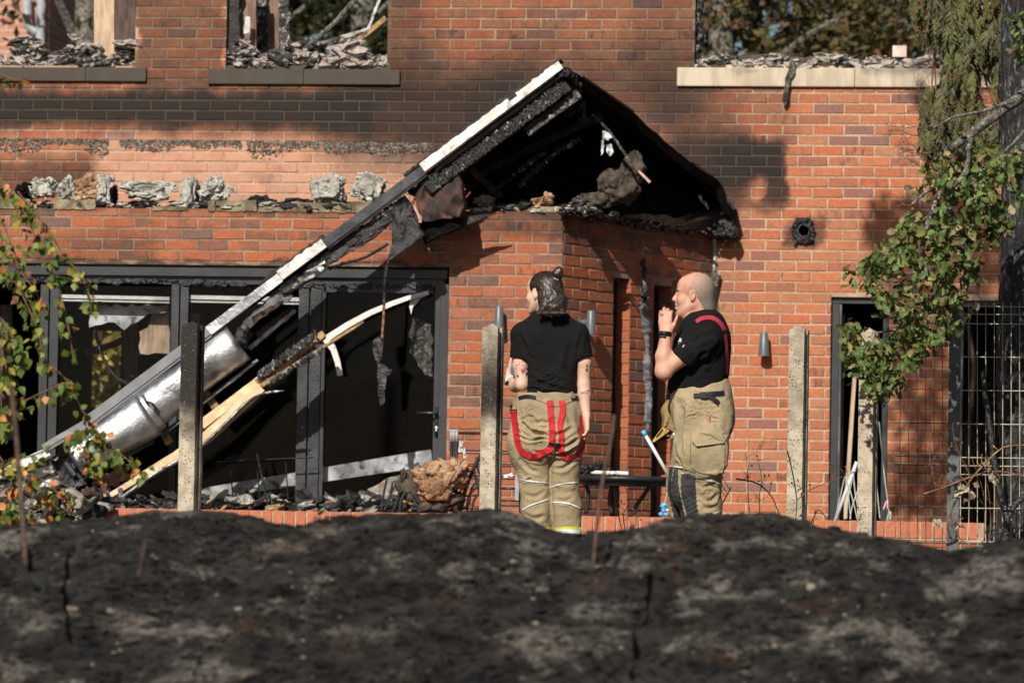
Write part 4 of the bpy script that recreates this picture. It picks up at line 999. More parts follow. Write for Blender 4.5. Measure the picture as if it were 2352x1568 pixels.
for a, b in (((470,902),(496,936)),((368,980),(389,1018)),((263,1066),(287,1102))):
    mb = MB(); plankD(mb, a, b, YF-.35, YF-.35, 18, .03, seg=2); mb.build('cross_noggin', M['timber_brown'], tim)
loose('metal_strip', 'long bent grey metal strip curving under the pale timber beam', 'strip', 'galv2',
      lambda mb: mb.tube(curvepts([P(272,1148,YF-.8), P(360,1085,YF-.75), P(440,1040,YF-.7), P(500,990,YF-.6), P(560,930,YF-.55), P(600,905,YF-.5), P(652,897,YF-.5)], 5), [.012]+[.022]*20+[.016]*8+[.008,.006], 8, flat=.6))
loose('metal_strip', 'short bent grey metal end below the left tip of the timber beam', 'strip', 'greyplastic', lambda mb: plankD(mb, (274,1120), (283,1168), YF-.8, YF-.8, 10, .02, seg=5, amp=.004))
loose('plaster_piece', 'broken pinkish plaster piece showing under the metal duct', 'plaster', pm('pink_plaster', [(.38,.17,.13),(.55,.30,.24)], 8, .9, bmp=.004), lambda mb: prismD(mb, jag([(208,1112),(224,1092),(262,1082),(275,1104),(270,1118),(240,1112)], 7, 2, 19), YF-.15, .03))
loose('hanging_cable', 'long melted cable dangling from the burnt soffit down in front of the glazed door', 'cable', 'tar',
      lambda mb: (mb.tube(curvepts([P(893,596,YF-.46), P(884,640,YF-.46), P(882,700,YF-.46), P(879,760,YF-.46), P(877,800,YF-.46), P(873,826,YF-.46)], 5), [.008+.004*abs(math.sin(i*1.3)) for i in range(26)], 7),
                  crump(mb, [(856,786),(866,772),(876,780),(878,820),(868,836),(858,815)], YF-.46, .01, 21, .01), crump(mb, [(868,834),(882,836),(901,850),(894,862),(882,858),(884,880),(884,925),(874,932),(868,890)], YF-.46, .01, 22, .012)))
loose('copper_wire', 'bare copper braid on the middle of the hanging melted cable', 'wire', pm('copper', [(.45,.16,.07),(.75,.40,.25)], 40, .3, metal=.8), lambda mb: mb.tube(curvepts([P(882,702,YF-.475), P(880,740,YF-.475), P(877,778,YF-.475)], 5), [.007+.003*(i%2) for i in range(11)], 7))
s1, z1 = sS(1462, 560)
def sw(x, y, o=.05):
    s_, z_ = sS(x, y); return Vector((C0.x, C0.y, 0)) + us*s_ + Vector((0,0,z_)) + ns*o
loose('melted_strip', 'long melted grey plastic strip dangling in front of the narrow side wall windows', 'strip', 'greyplastic',
      lambda mb: mb.tube(curvepts([sw(1461,542), sw(1463,585), sw(1466,640), sw(1463,690), sw(1469,740), sw(1473,800), sw(1471,850), sw(1476,900), sw(1474,950), sw(1473,990)], 8),
                         [.004]*10 + [.010+.018*abs(mnoise.noise(Vector((i*.5, 2, 0)))) + (.020 if 14 < i < 26 else .013 if 32 < i < 58 else .002) for i in range(63)], 9, flat=.4))
loose('melted_strip', 'black tarry clump at the top of the dangling grey strip', 'strip', 'tar', lambda mb: [blob(mb, sw(x, y, .06), (a, .02, b), 3, .5, 1.8, i) for i, (x, y, a, b) in enumerate(((1461,604,.022,.03),(1464,625,.018,.04),(1461,670,.024,.05),(1466,690,.02,.035)))])
# ------------------------------------------------------------------ slotted concrete posts
def concmat():
    m, nt, bs = newmat('weathered_concrete'); p = pos(nt)
    b = mixc(nt, sstep(nt, nz(nt, p, 14, 6), .35, .65), (.33,.275,.20), (.50,.435,.335))
    oc = nd(nt, 'ShaderNodeObjectInfo').outputs['Color']; se = nd(nt, 'ShaderNodeSeparateColor'); nt.links.new(oc, se.inputs[0])
    sp = nd(nt, 'ShaderNodeSeparateXYZ'); nt.links.new(p, sp.inputs[0])
    # smoke scorching: full between two heights carried by the post (colour channels), ragged edge
    z = mth(nt, 'ADD', sp.outputs[2], mth(nt, 'MULTIPLY', mth(nt, 'SUBTRACT', nz(nt, p, 6, 5), .5), .45))
    up = nd(nt, 'ShaderNodeMapRange', interpolation_type='SMOOTHSTEP'); nt.links.new(z, up.inputs[0])
    nt.links.new(mth(nt, 'SUBTRACT', se.outputs[0], .16), up.inputs[1]); nt.links.new(mth(nt, 'ADD', se.outputs[0], .12), up.inputs[2])
    dn = nd(nt, 'ShaderNodeMapRange', interpolation_type='SMOOTHSTEP'); nt.links.new(z, dn.inputs[0]); dn.inputs[3].default_value = 1; dn.inputs[4].default_value = .25
    nt.links.new(mth(nt, 'SUBTRACT', se.outputs[1], .3), dn.inputs[1]); nt.links.new(mth(nt, 'ADD', se.outputs[1], .1), dn.inputs[2])
    sm = mth(nt, 'MULTIPLY', mth(nt, 'MULTIPLY', up.outputs[0], dn.outputs[0]), se.outputs[2])
    b = mixc(nt, mth(nt, 'MULTIPLY', sm, sstep(nt, nz(nt, p, 40, 5), .25, .5, .95, 1)), b, (.018,.014,.011))
    vo = nd(nt, 'ShaderNodeTexVoronoi', i_Scale=75.); nt.links.new(vmth(nt, 'MULTIPLY', p, (1,1,.8)), vo.inputs['Vector'])
    pit = mth(nt, 'MULTIPLY', sstep(nt, vo.outputs['Distance'], .1, .34, 1, 0), sstep(nt, nz(nt, p, 12, 3), .47, .56))
    b = mixc(nt, pit, b, (.03,.025,.02))
    b = mixc(nt, sstep(nt, nz(nt, p, 130, 2, .5), .70, .74), b, (.65,.62,.56))
    nt.links.new(b, bs.inputs['Base Color']); bs.inputs['Roughness'].default_value = .85
    bump(nt, bs, mth(nt, 'SUBTRACT', nz(nt, p, 60, 5), pit), .006); return m
M['concrete'] = concmat()
def cpost(xl, xr, ytop, slx, col, lab, Y=YQ, ybase=1215):
    """xl..xr left and right of the front face at the foot, slx the far right edge of the back flange"""
    a = P(xl, 1100, Y); b = P(xr, 1100, Y); c = P(slx, 1100, Y); w = b.x-a.x; tz = P(xl, ytop, Y).z; D = .115
    t = thing('concrete_post', lab, 'fence post', ((a.x+b.x)/2, Y, -.05), 'concrete fence posts'); z0 = -.1
    an = R(-13); cx_ = (a.x+b.x)/2
    def rot(x, y): dx, dy = x-cx_, y; return Vector((cx_+dx*math.cos(an)-dy*math.sin(an), Y+dx*math.sin(an)+dy*math.cos(an), 0))
    hw = w/2; s_ = .018
    prof = [(-hw,0),(hw,0),(hw,.035),(hw-s_,.038),(hw-s_,.077),(hw,.080),(hw,D),(-hw,D),(-hw,.080),(-hw+s_,.077),(-hw+s_,.038),(-hw,.035)]
    n = len(prof); NZ = 36; vs = []; fs = []; rq = random.Random(int(xl))
    zz = [z0+(tz-.0-z0)*i/NZ for i in range(NZ+1)]
    for i, z in enumerate(zz):
        for x, y in prof:
            q = rot(cx_+x, y); j = mnoise.fractal(Vector((q.x*9, q.y*9, z*6)), 1, 2, 3)*.0016
            vs.append((q.x+j, q.y+j, z))
    for i in range(NZ):
        for k in range(n): fs.append((i*n+k, i*n+(k+1)%n, (i+1)*n+(k+1)%n, (i+1)*n+k))
    # weathered cap: low hipped top
    vs.append(tuple(rot(cx_, D*.45) + Vector((0,0,tz+.028)))); ap = len(vs)-1; o = NZ*n
    for k in range(n): fs.append((o+k, o+(k+1)%n, ap))
    mb = MB(); mb.add(vs, fs); ob = mb.build('post', M['concrete'], t); ob.color = (*col, 1)
    return t
zq = lambda y: P(1176, y, YQ).z
cpost(408, 447, 747, 460, (zq(985), 9, 1.0), 'concrete post on the far left, scorched black for most of its height')
cpost(1101, 1138, 752, 1153, (zq(962), zq(790), 1.0), 'concrete post beside the woman, dark in the middle and pale at foot and top')
cpost(1807, 1843, 757, 1857, (zq(930), zq(860), .42), 'pale concrete post right of the man, lightly smudged, twigs at its foot')
cpost(1969, 2004, 762, 2017, (9, 9, 0), 'pale concrete post in front of the doorway with oak leaves over its top')

# ------------------------------------------------------------------ welded mesh fence
fen = thing('mesh_fence', 'welded wire mesh fence with a grey steel post before the right-hand wall', 'fence', P(2195, 1250, YQ))
def wirepanel(x0, x1, ytop, ybot, pitch, hs, mat, Y, lean=0, free=False):
    mb = MB(); x = x0; rq = random.Random(int(x0))
    while x <= x1:
        pts = []
        y = ytop
        ks = sorted(set([ytop, ybot] + [h for h in hs] + [h+20 for h in hs]))
        for k in ks:
            if ytop <= k <= ybot:
                bulge = .025 if any(abs(k-(a+b)/2) < 12 for a, b in zip(hs, hs[1:]) if b-a < 26) else 0
                pts.append(P(x + rq.uniform(-.5,.5) + lean*(k-ytop), k, Y-bulge))
        mb.tube(pts, .0023, 5); x += pitch
    for h in hs:
        mb.tube([P(x0-(12 if free else 4), h-1, Y-.004), P((x0+x1)/2, h+.2, Y-.004), P(x1+4, h+1, Y-.004)], .003, 5)
    return mb
H = [701, 719, 741, 817, 894, 971, 1048, 1067, 1087, 1164, 1241]
wp = wirepanel(2068, 2168, 690, 1275, 19.4, H, 'wire_dark', YQ, free=True); stuff(wp.build('wire', M['wire_dark'], fen))
wp = wirepanel(2206, 2400, 695, 1275, 19.4, [v+3 for v in H], 'wire', YQ); stuff(wp.build('wire', M['wire'], fen))
mb = MB(); A = P(2176, 1100, YQ); B = P(2203, 1100, YQ); top = P(2190, 770, YQ).z
mb.box((A.x, YQ-.02, -.1), (B.x-.012, YQ+.05, top)); mb.box((B.x-.012, YQ-.026, -.1), (B.x, YQ+.055, top+.002)); mb.box((A.x-.003, YQ-.023, top), (B.x+.003, YQ+.056, top+.008))
mb.build('steel_post', M['steelpost'], fen)

# ------------------------------------------------------------------ things standing on the terrace
YT = YW+.55
def tb_(mb, pts, r, Y=YT, n=8, cv=5): mb.tube(curvepts([P(p[0], p[1], (p[2] if len(p) > 2 else Y)) for p in pts], cv) if len(pts) > 2 else [P(p[0], p[1], (p[2] if len(p) > 2 else Y)) for p in pts], r, n)
air = thing('clothes_airer', 'folding clothes airer with dark rails and grey corner joints beside the glazed door', 'clothes airer', P(1110, 1168, YT))
for x in (1035.5, 1041.5, 1048.5):
    mb = MB(); tb_(mb, [(x+1.5,1012),(x-1,1172)], .0095); mb.build('leg', M['blackmetal'], air, smooth=True)
mb = MB()
for x in (1035.5, 1041.5, 1048.5): tb_(mb, [(x+1,986),(x+1,1014)], .0115)
mb.tube([P(1031,990,YT), P(1054,989,YT)], .012, 10); mb.build('corner_joint', M['plastic_grey'], air, smooth=True)
for y, r in ((994,.009),(1034,.005),(1040,.004),(1064,.004),(1069,.004),(1092,.005),(1098,.004),(1121,.008),(1149,.006),(1160,.004)):
    mb = MB(); tb_(mb, [(1050,y),(1196,y+2.5)] if y < 1110 else [(1146,y),(1192,y+1)], r); mb.build('rail', M['blackmetal'], air, smooth=True)
mb = MB(); tb_(mb, [(1190,1082),(1196,1178)], .010); mb.build('leg', M['blackmetal'], air, smooth=True)
mb = MB(); prismD(mb, [(1183,1096),(1189,1080),(1193,1082),(1191,1149),(1183,1148)], YT-.02, .02); mb.build('side_joint', M['plastic_grey'], air)
def peg(x, y, ang, mt_, lab, L=26):
    t = thing('clothes_peg', lab, 'clothes peg', P(x, y, YT-.03)); k = sc(YT)
    for s in (-1, 1):
        mb = MB(); c = P(x, y, YT-.03); d = Vector((math.sin(ang), 0, math.cos(ang))); q = Vector((math.cos(ang), 0, -math.sin(ang)))
        mb.tube(curvepts([c+d*L/2/k+q*s*.009, c+q*s*.004, c-d*L*.3/k+q*s*.007, c-d*L/2/k+q*s*.002], 4), .0055, 7, flat=1.3); mb.build('jaw', M[mt_], t, smooth=True)
    mb = MB(); mb.tube([P(x-1.5, y, YT-.045), P(x+1.5, y, YT-.045)], .005, 8); mb.build('spring', M['plastic_grey'], t)
peg(1058, 1026, .15, 'peg', 'pale blue peg on the upper rail of the airer, higher of the two close together'); peg(1067, 1042, -.25, 'peg', 'pale blue peg just below and right of another on the airer')
peg(1061, 1072, -.12, 'pegpink', 'pale pink peg hanging on the airer above the brown wool heap', 30); peg(1168, 1092, 1.3, 'peg', 'white peg lying on an airer rail right of the second concrete post', 22)

chair = thing('metal_chair', 'black metal garden chair with curved lattice back beside the brown wool heap', 'chair', P(1075, 1172, YT-.15))
Yc = YT-.2
mb = MB(); tb_(mb, [(1112,1035,Yc),(1098,1056,Yc),(1080,1095,Yc),(1066,1135,Yc),(1058,1176,Yc)], .013); mb.build('back_post', M['blackmetal'], chair, smooth=True)
mb = MB(); tb_(mb, [(1028,1137,Yc),(1066,1138.5,Yc)], .012); tb_(mb, [(1100,1137,Yc),(1066,1138.5,Yc)], .006); mb.build('armrest', M['blackmetal'], chair, smooth=True)
mb = MB()
for pts in ([(1078,1160),(1084,1120),(1110,1095)], [(1073,1175),(1076,1140),(1102,1112)], [(1060,1168),(1085,1165),(1105,1168)], [(1084,1172),(1090,1145),(1110,1125)], [(1094,1050),(1100,1085),(1112,1100)], [(1088,1075),(1098,1120),(1110,1150)]): tb_(mb, [(x,y,Yc) for x,y in pts], .008)
mb.build('lattice', M['blackmetal'], chair, smooth=True)
ch2 = thing('metal_chair', 'black metal chair frame with a rounded arm, toppled left of the brown wool heap', 'chair', P(930, 1172, Yc))
mb = MB(); tb_(mb, [(918,1180,Yc),(921,1152,Yc),(932,1130,Yc),(950,1124,Yc),(975,1126,Yc)], .013); mb.build('armrest', M['blackmetal'], ch2, smooth=True)
for i, pts in enumerate(([(901,1178),(914,1140),(928,1074)], [(882,1172),(893,1150),(902,1105)], [(908,1168),(930,1108),(950,1072),(962,1062)], [(875,1176),(882,1130),(889,1098)], [(890,1150),(905,1120),(935,1090)])):
    mb = MB(); tb_(mb, [(x,y,Yc+.05*i) for x,y in pts], .008); mb.build('leg', M['alu'], ch2, smooth=True)
table = thing('garden_table', 'round black metal garden table standing between the two firefighters', 'table', P(1430, 1172, YT+.2))
cT = P(1432, 1098, YT+.1); rT = 108/sc(YT)
mb = MB(); n = 48; pts = [cT+Vector((math.cos(2*math.pi*i/n)*rT, .05+math.sin(2*math.pi*i/n)*rT, -.004)) for i in range(n+1)]; mb.tube(pts, .017, 8); mb.build('rim', M['blackmetal'], table, smooth=True)
mb = MB(); mb.disc_ring(cT+Vector((0,.05,0)), (0,0,-1), .01, rT-.01, .006, 40); mb.build('table_top', M['blackmetal'], table)
mb = MB(); mb.disc_ring(cT+Vector((0,.05,-.02)), (0,0,-1), rT-.05, rT-.03, .03, 40)
for i in range(40):
    th = 6.283*i/40; mb.disc_ring(cT+Vector((math.cos(th)*(rT-.02), .05+math.sin(th)*(rT-.02), -.028)), (0,1,0), .008, .012, .006, 8)
mb.build('lattice_skirt', M['blackmetal'], table)
for pts in ([(1410,1106),(1400,1140),(1405,1180)], [(1500,1104),(1480,1135),(1462,1160),(1455,1182)], [(1340,1104),(1352,1135),(1345,1180)], [(1418,1106),(1416,1150),(1418,1180)]):
    mb = MB(); tb_(mb, [(x,y,YT+.1) for x,y in pts], .014); mb.build('leg', M['blackmetal'], table, smooth=True)
mb = MB(); mb.tube([P(1358,1086,YT-.0), P(1368,1084.5,YT), P(1440,1087,YT), P(1444,1087,YT)], [.006,.014,.016,.013], 10); tag(mb.build('white_bottle', M['white_trim'], smooth=True), 'white plastic tube lying on the round black garden table', 'bottle')
mb = MB()
for i, (x, y, a) in enumerate(((1345,1080,.03),(1365,1076,.035),(1338,1086,.025),(1380,1072,.03),(1372,1082,.03))): blob(mb, P(x, y, YT+.3), (a*1.2,.04,a), 3, .7, 1.8, i)
tag(mb.build('burnt_heap', M['char']), 'small black charred heap on the left of the garden table', 'debris')
loose('pole', 'white metal pole with a blue cap leaning right of the garden table', 'pole', 'white_metal', lambda mb: mb.tube([P(1481,996,YT-.1), P(1536,1092,YT-.1)], .012, 10), smooth=True)
o = bpy.data.objects['pole']; mb = MB(); mb.tube([P(1476.5,988.5,YT-.1), P(1483,1000,YT-.1)], .0155, 12); mb.build('pole_cap', M['blue'], o, smooth=True)
t = thing('line_hook', 'bright blue plastic line hook low down, left of the man\'s knees', 'hook', P(1525, 1182, YT))
mb = MB(); blob(mb, P(1525,1161,YT), (.025,.018,.024), 3, .1, 1.5, 1); mb.tube([P(1524,1168,YT), P(1525,1176,YT)], .016, 10); blob(mb, P(1518,1180,YT), (.018,.014,.014), 3, .15, 1.5, 2); blob(mb, P(1530,1181,YT), (.020,.016,.012), 3, .15, 1.5, 3); mb.build('body', M['blue'], t, smooth=True)
mb = MB(); mb.tube([P(1526,1158,YT-.02), P(1527,1158,YT-.03)], .006, 8); mb.build('rivet', M['white_metal'], t)
mb = MB(); mb.tube([P(1527,1152,YT), P(1536,1118,YT)], .003, 5); mb.build('cord', M['cord'], t)
mb = MB(); mb.tube([P(1530,1170,YT), P(1565,1176,YT)], .008, 6); mb.build('clear_tube', M['white_metal'], t)

# clothes line bundle in the right-hand doorway
YD = YM-.45
dr = thing('clothes_line', 'rotary clothes line folded in the doorway: white pole and slack pale cords', 'clothes line', P(1950, 1190, YD))
mb = MB(); tb_(mb, [(1968,1060,YD),(1918,1196,YD)], .013); mb.build('pole', M['white_metal'], dr, smooth=True)
for pts in ([(1966,1080),(1942,1094),(1930,1140),(1921,1180)], [(1960,1085),(1964,1130),(1974,1180)], [(1944,1096),(1950,1150),(1954,1190)], [(1958,1100),(1946,1150),(1940,1192)], [(1976,1110),(1958,1160),(1952,1192)], [(1948,1110),(1962,1160),(1968,1190)], [(1978,1095),(1980,1150),(1975,1190)], [(2019,968),(2030,1080),(2044,1192)], [(2012,1100),(2018,1160),(2021,1190)]):
    mb = MB(); tb_(mb, [(x,y,YD-.02) for x,y in pts], .0035, n=5); mb.build('cord', M['cord'], dr)
for x, y, mt_, lab in ((2036,1160,'pegpink','pale pink peg on the slack cord right of the fourth post'),(2043,1186,'peggreen','pale green peg at the foot of the slack cord right of the fourth post')):
    mb = MB(); mb.tube(curvepts([P(x-7,y+10,YD-.03), P(x-1,y-6,YD-.03), P(x+3,y-10,YD-.03), P(x+2,y+8,YD-.03)], 4), .006, 7, flat=1.4); tag(mb.build('clothes_peg', M[mt_], smooth=True), lab, 'clothes peg')

# heap of brown wool and rubble along the foot of the doors
def wool(mb, c, r, sd, n=90):
    """torn fibrous wool: a lumpy heart with many curled flakes lying over it"""
    rq = random.Random(sd); c = Vector(c)
    blob(mb, c, (r[0]*.82, r[1]*.8, r[2]*.82), 4, .35, 1.7, sd)
    for i in range(n):
        th = rq.uniform(0, 6.28); ph = math.acos(rq.uniform(-.7, 1)); d = Vector((math.sin(ph)*math.cos(th), -abs(math.sin(ph)*math.sin(th)), math.cos(ph)))
        p = c + Vector((d.x*r[0], d.y*r[1], d.z*r[2]))*rq.uniform(.75, 1.02); s = rq.uniform(.02, .055)
        blob(mb, p, (s*rq.uniform(.8,1.8), s*.55, s*rq.uniform(.35,.9)), 2, .65, 1.9, sd*9+i, rot=Matrix.Rotation(rq.uniform(-1.2,1.2), 3, 'Y').to_euler())
mb = MB(); wool(mb, P(1012,1096,YT-.25), (.165,.14,.085), 3); wool(mb, P(1000,1125,YT-.3), (.09,.1,.06), 4, 40)
tag(mb.build('wool_heap', M['insul_brown'], smooth=True), 'heap of torn tan-brown mineral wool between the two metal chairs', 'insulation')
mb = MB(); wool(mb, P(1005,1150,YT-.2), (.14,.12,.07), 5, 60); wool(mb, P(950,1118,YT-.1), (.07,.1,.07), 6, 40)
tag(mb.build('wool_heap', M['insul_dark'], smooth=True), 'darker scorched wool underneath the tan-brown heap', 'insulation')
def rubble(nm, lab, x0, x1, y0, y1, Y0, Y1, n, sd, mats, s0=.02, s1=.07):
    rq = random.Random(sd); mb = MB()
    for i in range(n):
        x = rq.uniform(x0, x1); y = y1-(y1-y0)*rq.random()**1.5; s = rq.uniform(s0, s1); k = rq.randrange(len(mats))
        if rq.random() < .45:
            d = rq.uniform(-1.2,1.2); L = s*rq.uniform(1.5, 4); c = P(x, y, rq.uniform(Y0, Y1)); u_ = Vector((math.cos(d), rq.uniform(-.3,.3), math.sin(d)*.5))*L
            mb.obox(c-u_/2, u_, Vector((.1,1,.1))*s*.6, Vector((-math.sin(d)*.4,0,1))*s*.35, k)
        else: blob(mb, P(x, y, rq.uniform(Y0, Y1)), (s*rq.uniform(.7,1.5), s, s*rq.uniform(.4,.8)), 2, .7, 1.7, sd*50+i, mi=k, rot=Matrix.Rotation(rq.uniform(-.8,.8), 3, 'Y').to_euler())
    o = mb.build(nm, [M[m] for m in mats]); o['label'] = lab; o['category'] = 'rubble'; o['kind'] = 'stuff'; return o
M['slate'] = pm('pale_slate_bits', [(.16,.17,.16),(.34,.33,.27),(.22,.12,.07)], 10, .8, bmp=.004)
rubble('rubble', 'burnt rubble and broken slates heaped inside the glazed doors', 462, 1000, 1138, 1182, YF-.4, YF+.5, 300, 4, ['char','debris','slate','char','ash','black','timber_brown'])
rubble('rubble', 'burnt rubble heaped at the left end before the terrace wall', -40, 250, 1130, 1215, YW-.3, YF-.4, 260, 5, ['char','debris','slate','char_ash','rustred','char'], .03, .09)
rubble('rubble', 'scattered ash and splinters below the fallen duct', 240, 470, 1140, 1180, YW+.2, YF-.2, 90, 6, ['char','debris','char_ash','char'], .02, .05)
loose('slate_sheet', 'pale green-grey broken sheet propped in the rubble inside the glazed door', 'sheet', 'slate', lambda mb: prismD(mb, jag([(845,1122),(895,1095),(935,1092),(925,1150),(850,1172),(830,1176)], 14, 3, 6), YF-.1, .02))
loose('fallen_stick', 'thin dark stick leaning across the rubble left of the lower mullion', 'stick', 'char', lambda mb: [mb.tube([P(a, b, YF-.2), P(c, d, YF-.2)], .008, 5) for a, b, c, d in ((590,1040,618,1170),)])
loose('wire_rack', 'thin dark wire rack standing in the rubble behind the left timber beam', 'rack', 'blackmetal', lambda mb: [mb.tube([P(a, b, YF-.1), P(c, d, YF-.1)], .005, 5) for a, b, c, d in ((530,1080,536,1160),(590,1070,598,1160),(656,1060,662,1150),(500,1060,720,1050),(500,1150,600,1165))])
# blackened joist end poking out of the left heap
loose('charred_joist', 'charred joist end sloping up to the left end of the terrace wall', 'joist', 'char_ash', lambda mb: plankD(mb, (160,1215), (248,1160), YW-.25, YW-.1, 26, .08, seg=18, amp=.008, sd=3))

# ------------------------------------------------------------------ rods, sticks and stones on the bank
loose('rusty_rod', 'thin blurred rusty rod standing in the bank left of the woman and man gap', 'rod', 'rust', lambda mb: mb.tube(curvepts([P(1411,952,15.5), P(1404,1010,15.5), P(1385,1100,15.5), P(1372,1200,15.4), P(1362,1300,15.2)], 5), .0065, 8))
bpy.data.objects['rusty_rod']['label'] = 'tall rusty rod leaning up out of the bank between the woman and the man'
loose('rusty_rod', 'rusty rod standing at the far left in front of the leafy bush', 'rod', 'rust', lambda mb: mb.tube(curvepts([P(25,884,15.2), P(35,970,15.2), P(45,1100,15.2), P(55,1235,15.1), P(58,1290,14.9)], 5), .0095, 8))
loose('black_stick', 'black burnt stick lying down the bank below the tall rusty rod', 'stick', 'char', lambda mb: mb.tube(curvepts([P(1452,1208,14.9), P(1430,1260,14.6), P(1408,1310,14.4), P(1400,1350,14.1), P(1390,1400,13.6)], 5), [.007+.004*math.sin(i) for i in range(21)], 7))
loose('black_stick', 'short black burnt stick standing on the bank at the far left', 'stick', 'char', lambda mb: mb.tube(curvepts([P(122,1210,15.), P(112,1260,14.7), P(106,1310,14.4), P(98,1372,14.)], 5), .007, 7))
loose('rusty_rod', 'faint short rusty rod low on the bank left of centre', 'rod', 'rust', lambda mb: mb.tube([P(333,1245,13.6), P(318,1320,13.4)], .004, 6))
bv = bpy.data.objects['burnt_bank']; bt = BVHTree.FromPolygons([v.co for v in bv.data.vertices], [tuple(p.vertices) for p in bv.data.polygons])
def onbank(px, py):
    o, d = PR(px, py, 0); h = bt.ray_cast(o, d, 100); return h[0]
M['stone_pale'] = pm('dusty_stone', [(.16,.13,.10),(.32,.26,.20)], 14, .9, bmp=.01)
for i, (x, y, w, h, lab) in enumerate(((165,1398,34,14,'dusty tan stone on the lower left of the bank, left of a pair'),(258,1404,40,15,'dusty tan stone on the lower left of the bank, right of a pair'),(548,1398,18,13,'small orange-tan stone low on the bank left of centre'),
        (1862,1352,26,24,'rounded grey-tan stone on the right half of the bank'),(1180,1290,18,12,'small pale stone on the bank below the woman'),(1632,1389,7,6,'tiny white pebble on the bank below the man'),(2020,1462,7,6,'tiny white pebble low on the right of the bank'),(1940,1538,11,7,'tiny pale pebble at the bottom edge right of centre'),(1230,1432,22,13,'pale stone in the middle of the lower bank'))):
    c = onbank(x, y)
    if c is None: continue
    mb = MB(); k = FD/(c-CAM).length; blob(mb, c, (w/2/k, w/2/k, h/2/k), 3, .25, 1.2, i+3); tag(mb.build('stone', M['stone_pale'], smooth=True), lab, 'stone', 'stones on the burnt bank')
# loose clods: crumbs of burnt soil and ash
rq = random.Random(77); mb = MB()
for i in range(9000):
    px_, py_ = rq.uniform(-40, 2400), 1180 + 400*rq.random()
    c = onbank(px_, py_)
    if c is None: continue
    s = rq.choice((.004,.005,.007,.010,.015)) * rq.uniform(.7,1.3); pale = rq.random() > .975 and mnoise.noise(Vector((c.x*1.3, c.y*1.3, 4))) > -.1
    if pale: s = min(s, .006)
    blob(mb, c + Vector((0,0,s*.1)), (s*rq.uniform(.8,2.2), s, s*.6), 1, .6, 1.8, i, mi=0 if not pale else (1 if rq.random() < .5 else 2))
o = stuff(mb.build('clods', [M['ground'], M['ash'], M['stone_pale']])); o['label'] = 'crumbs of burnt soil, ash and grit over the bank'; o['category'] = 'soil'
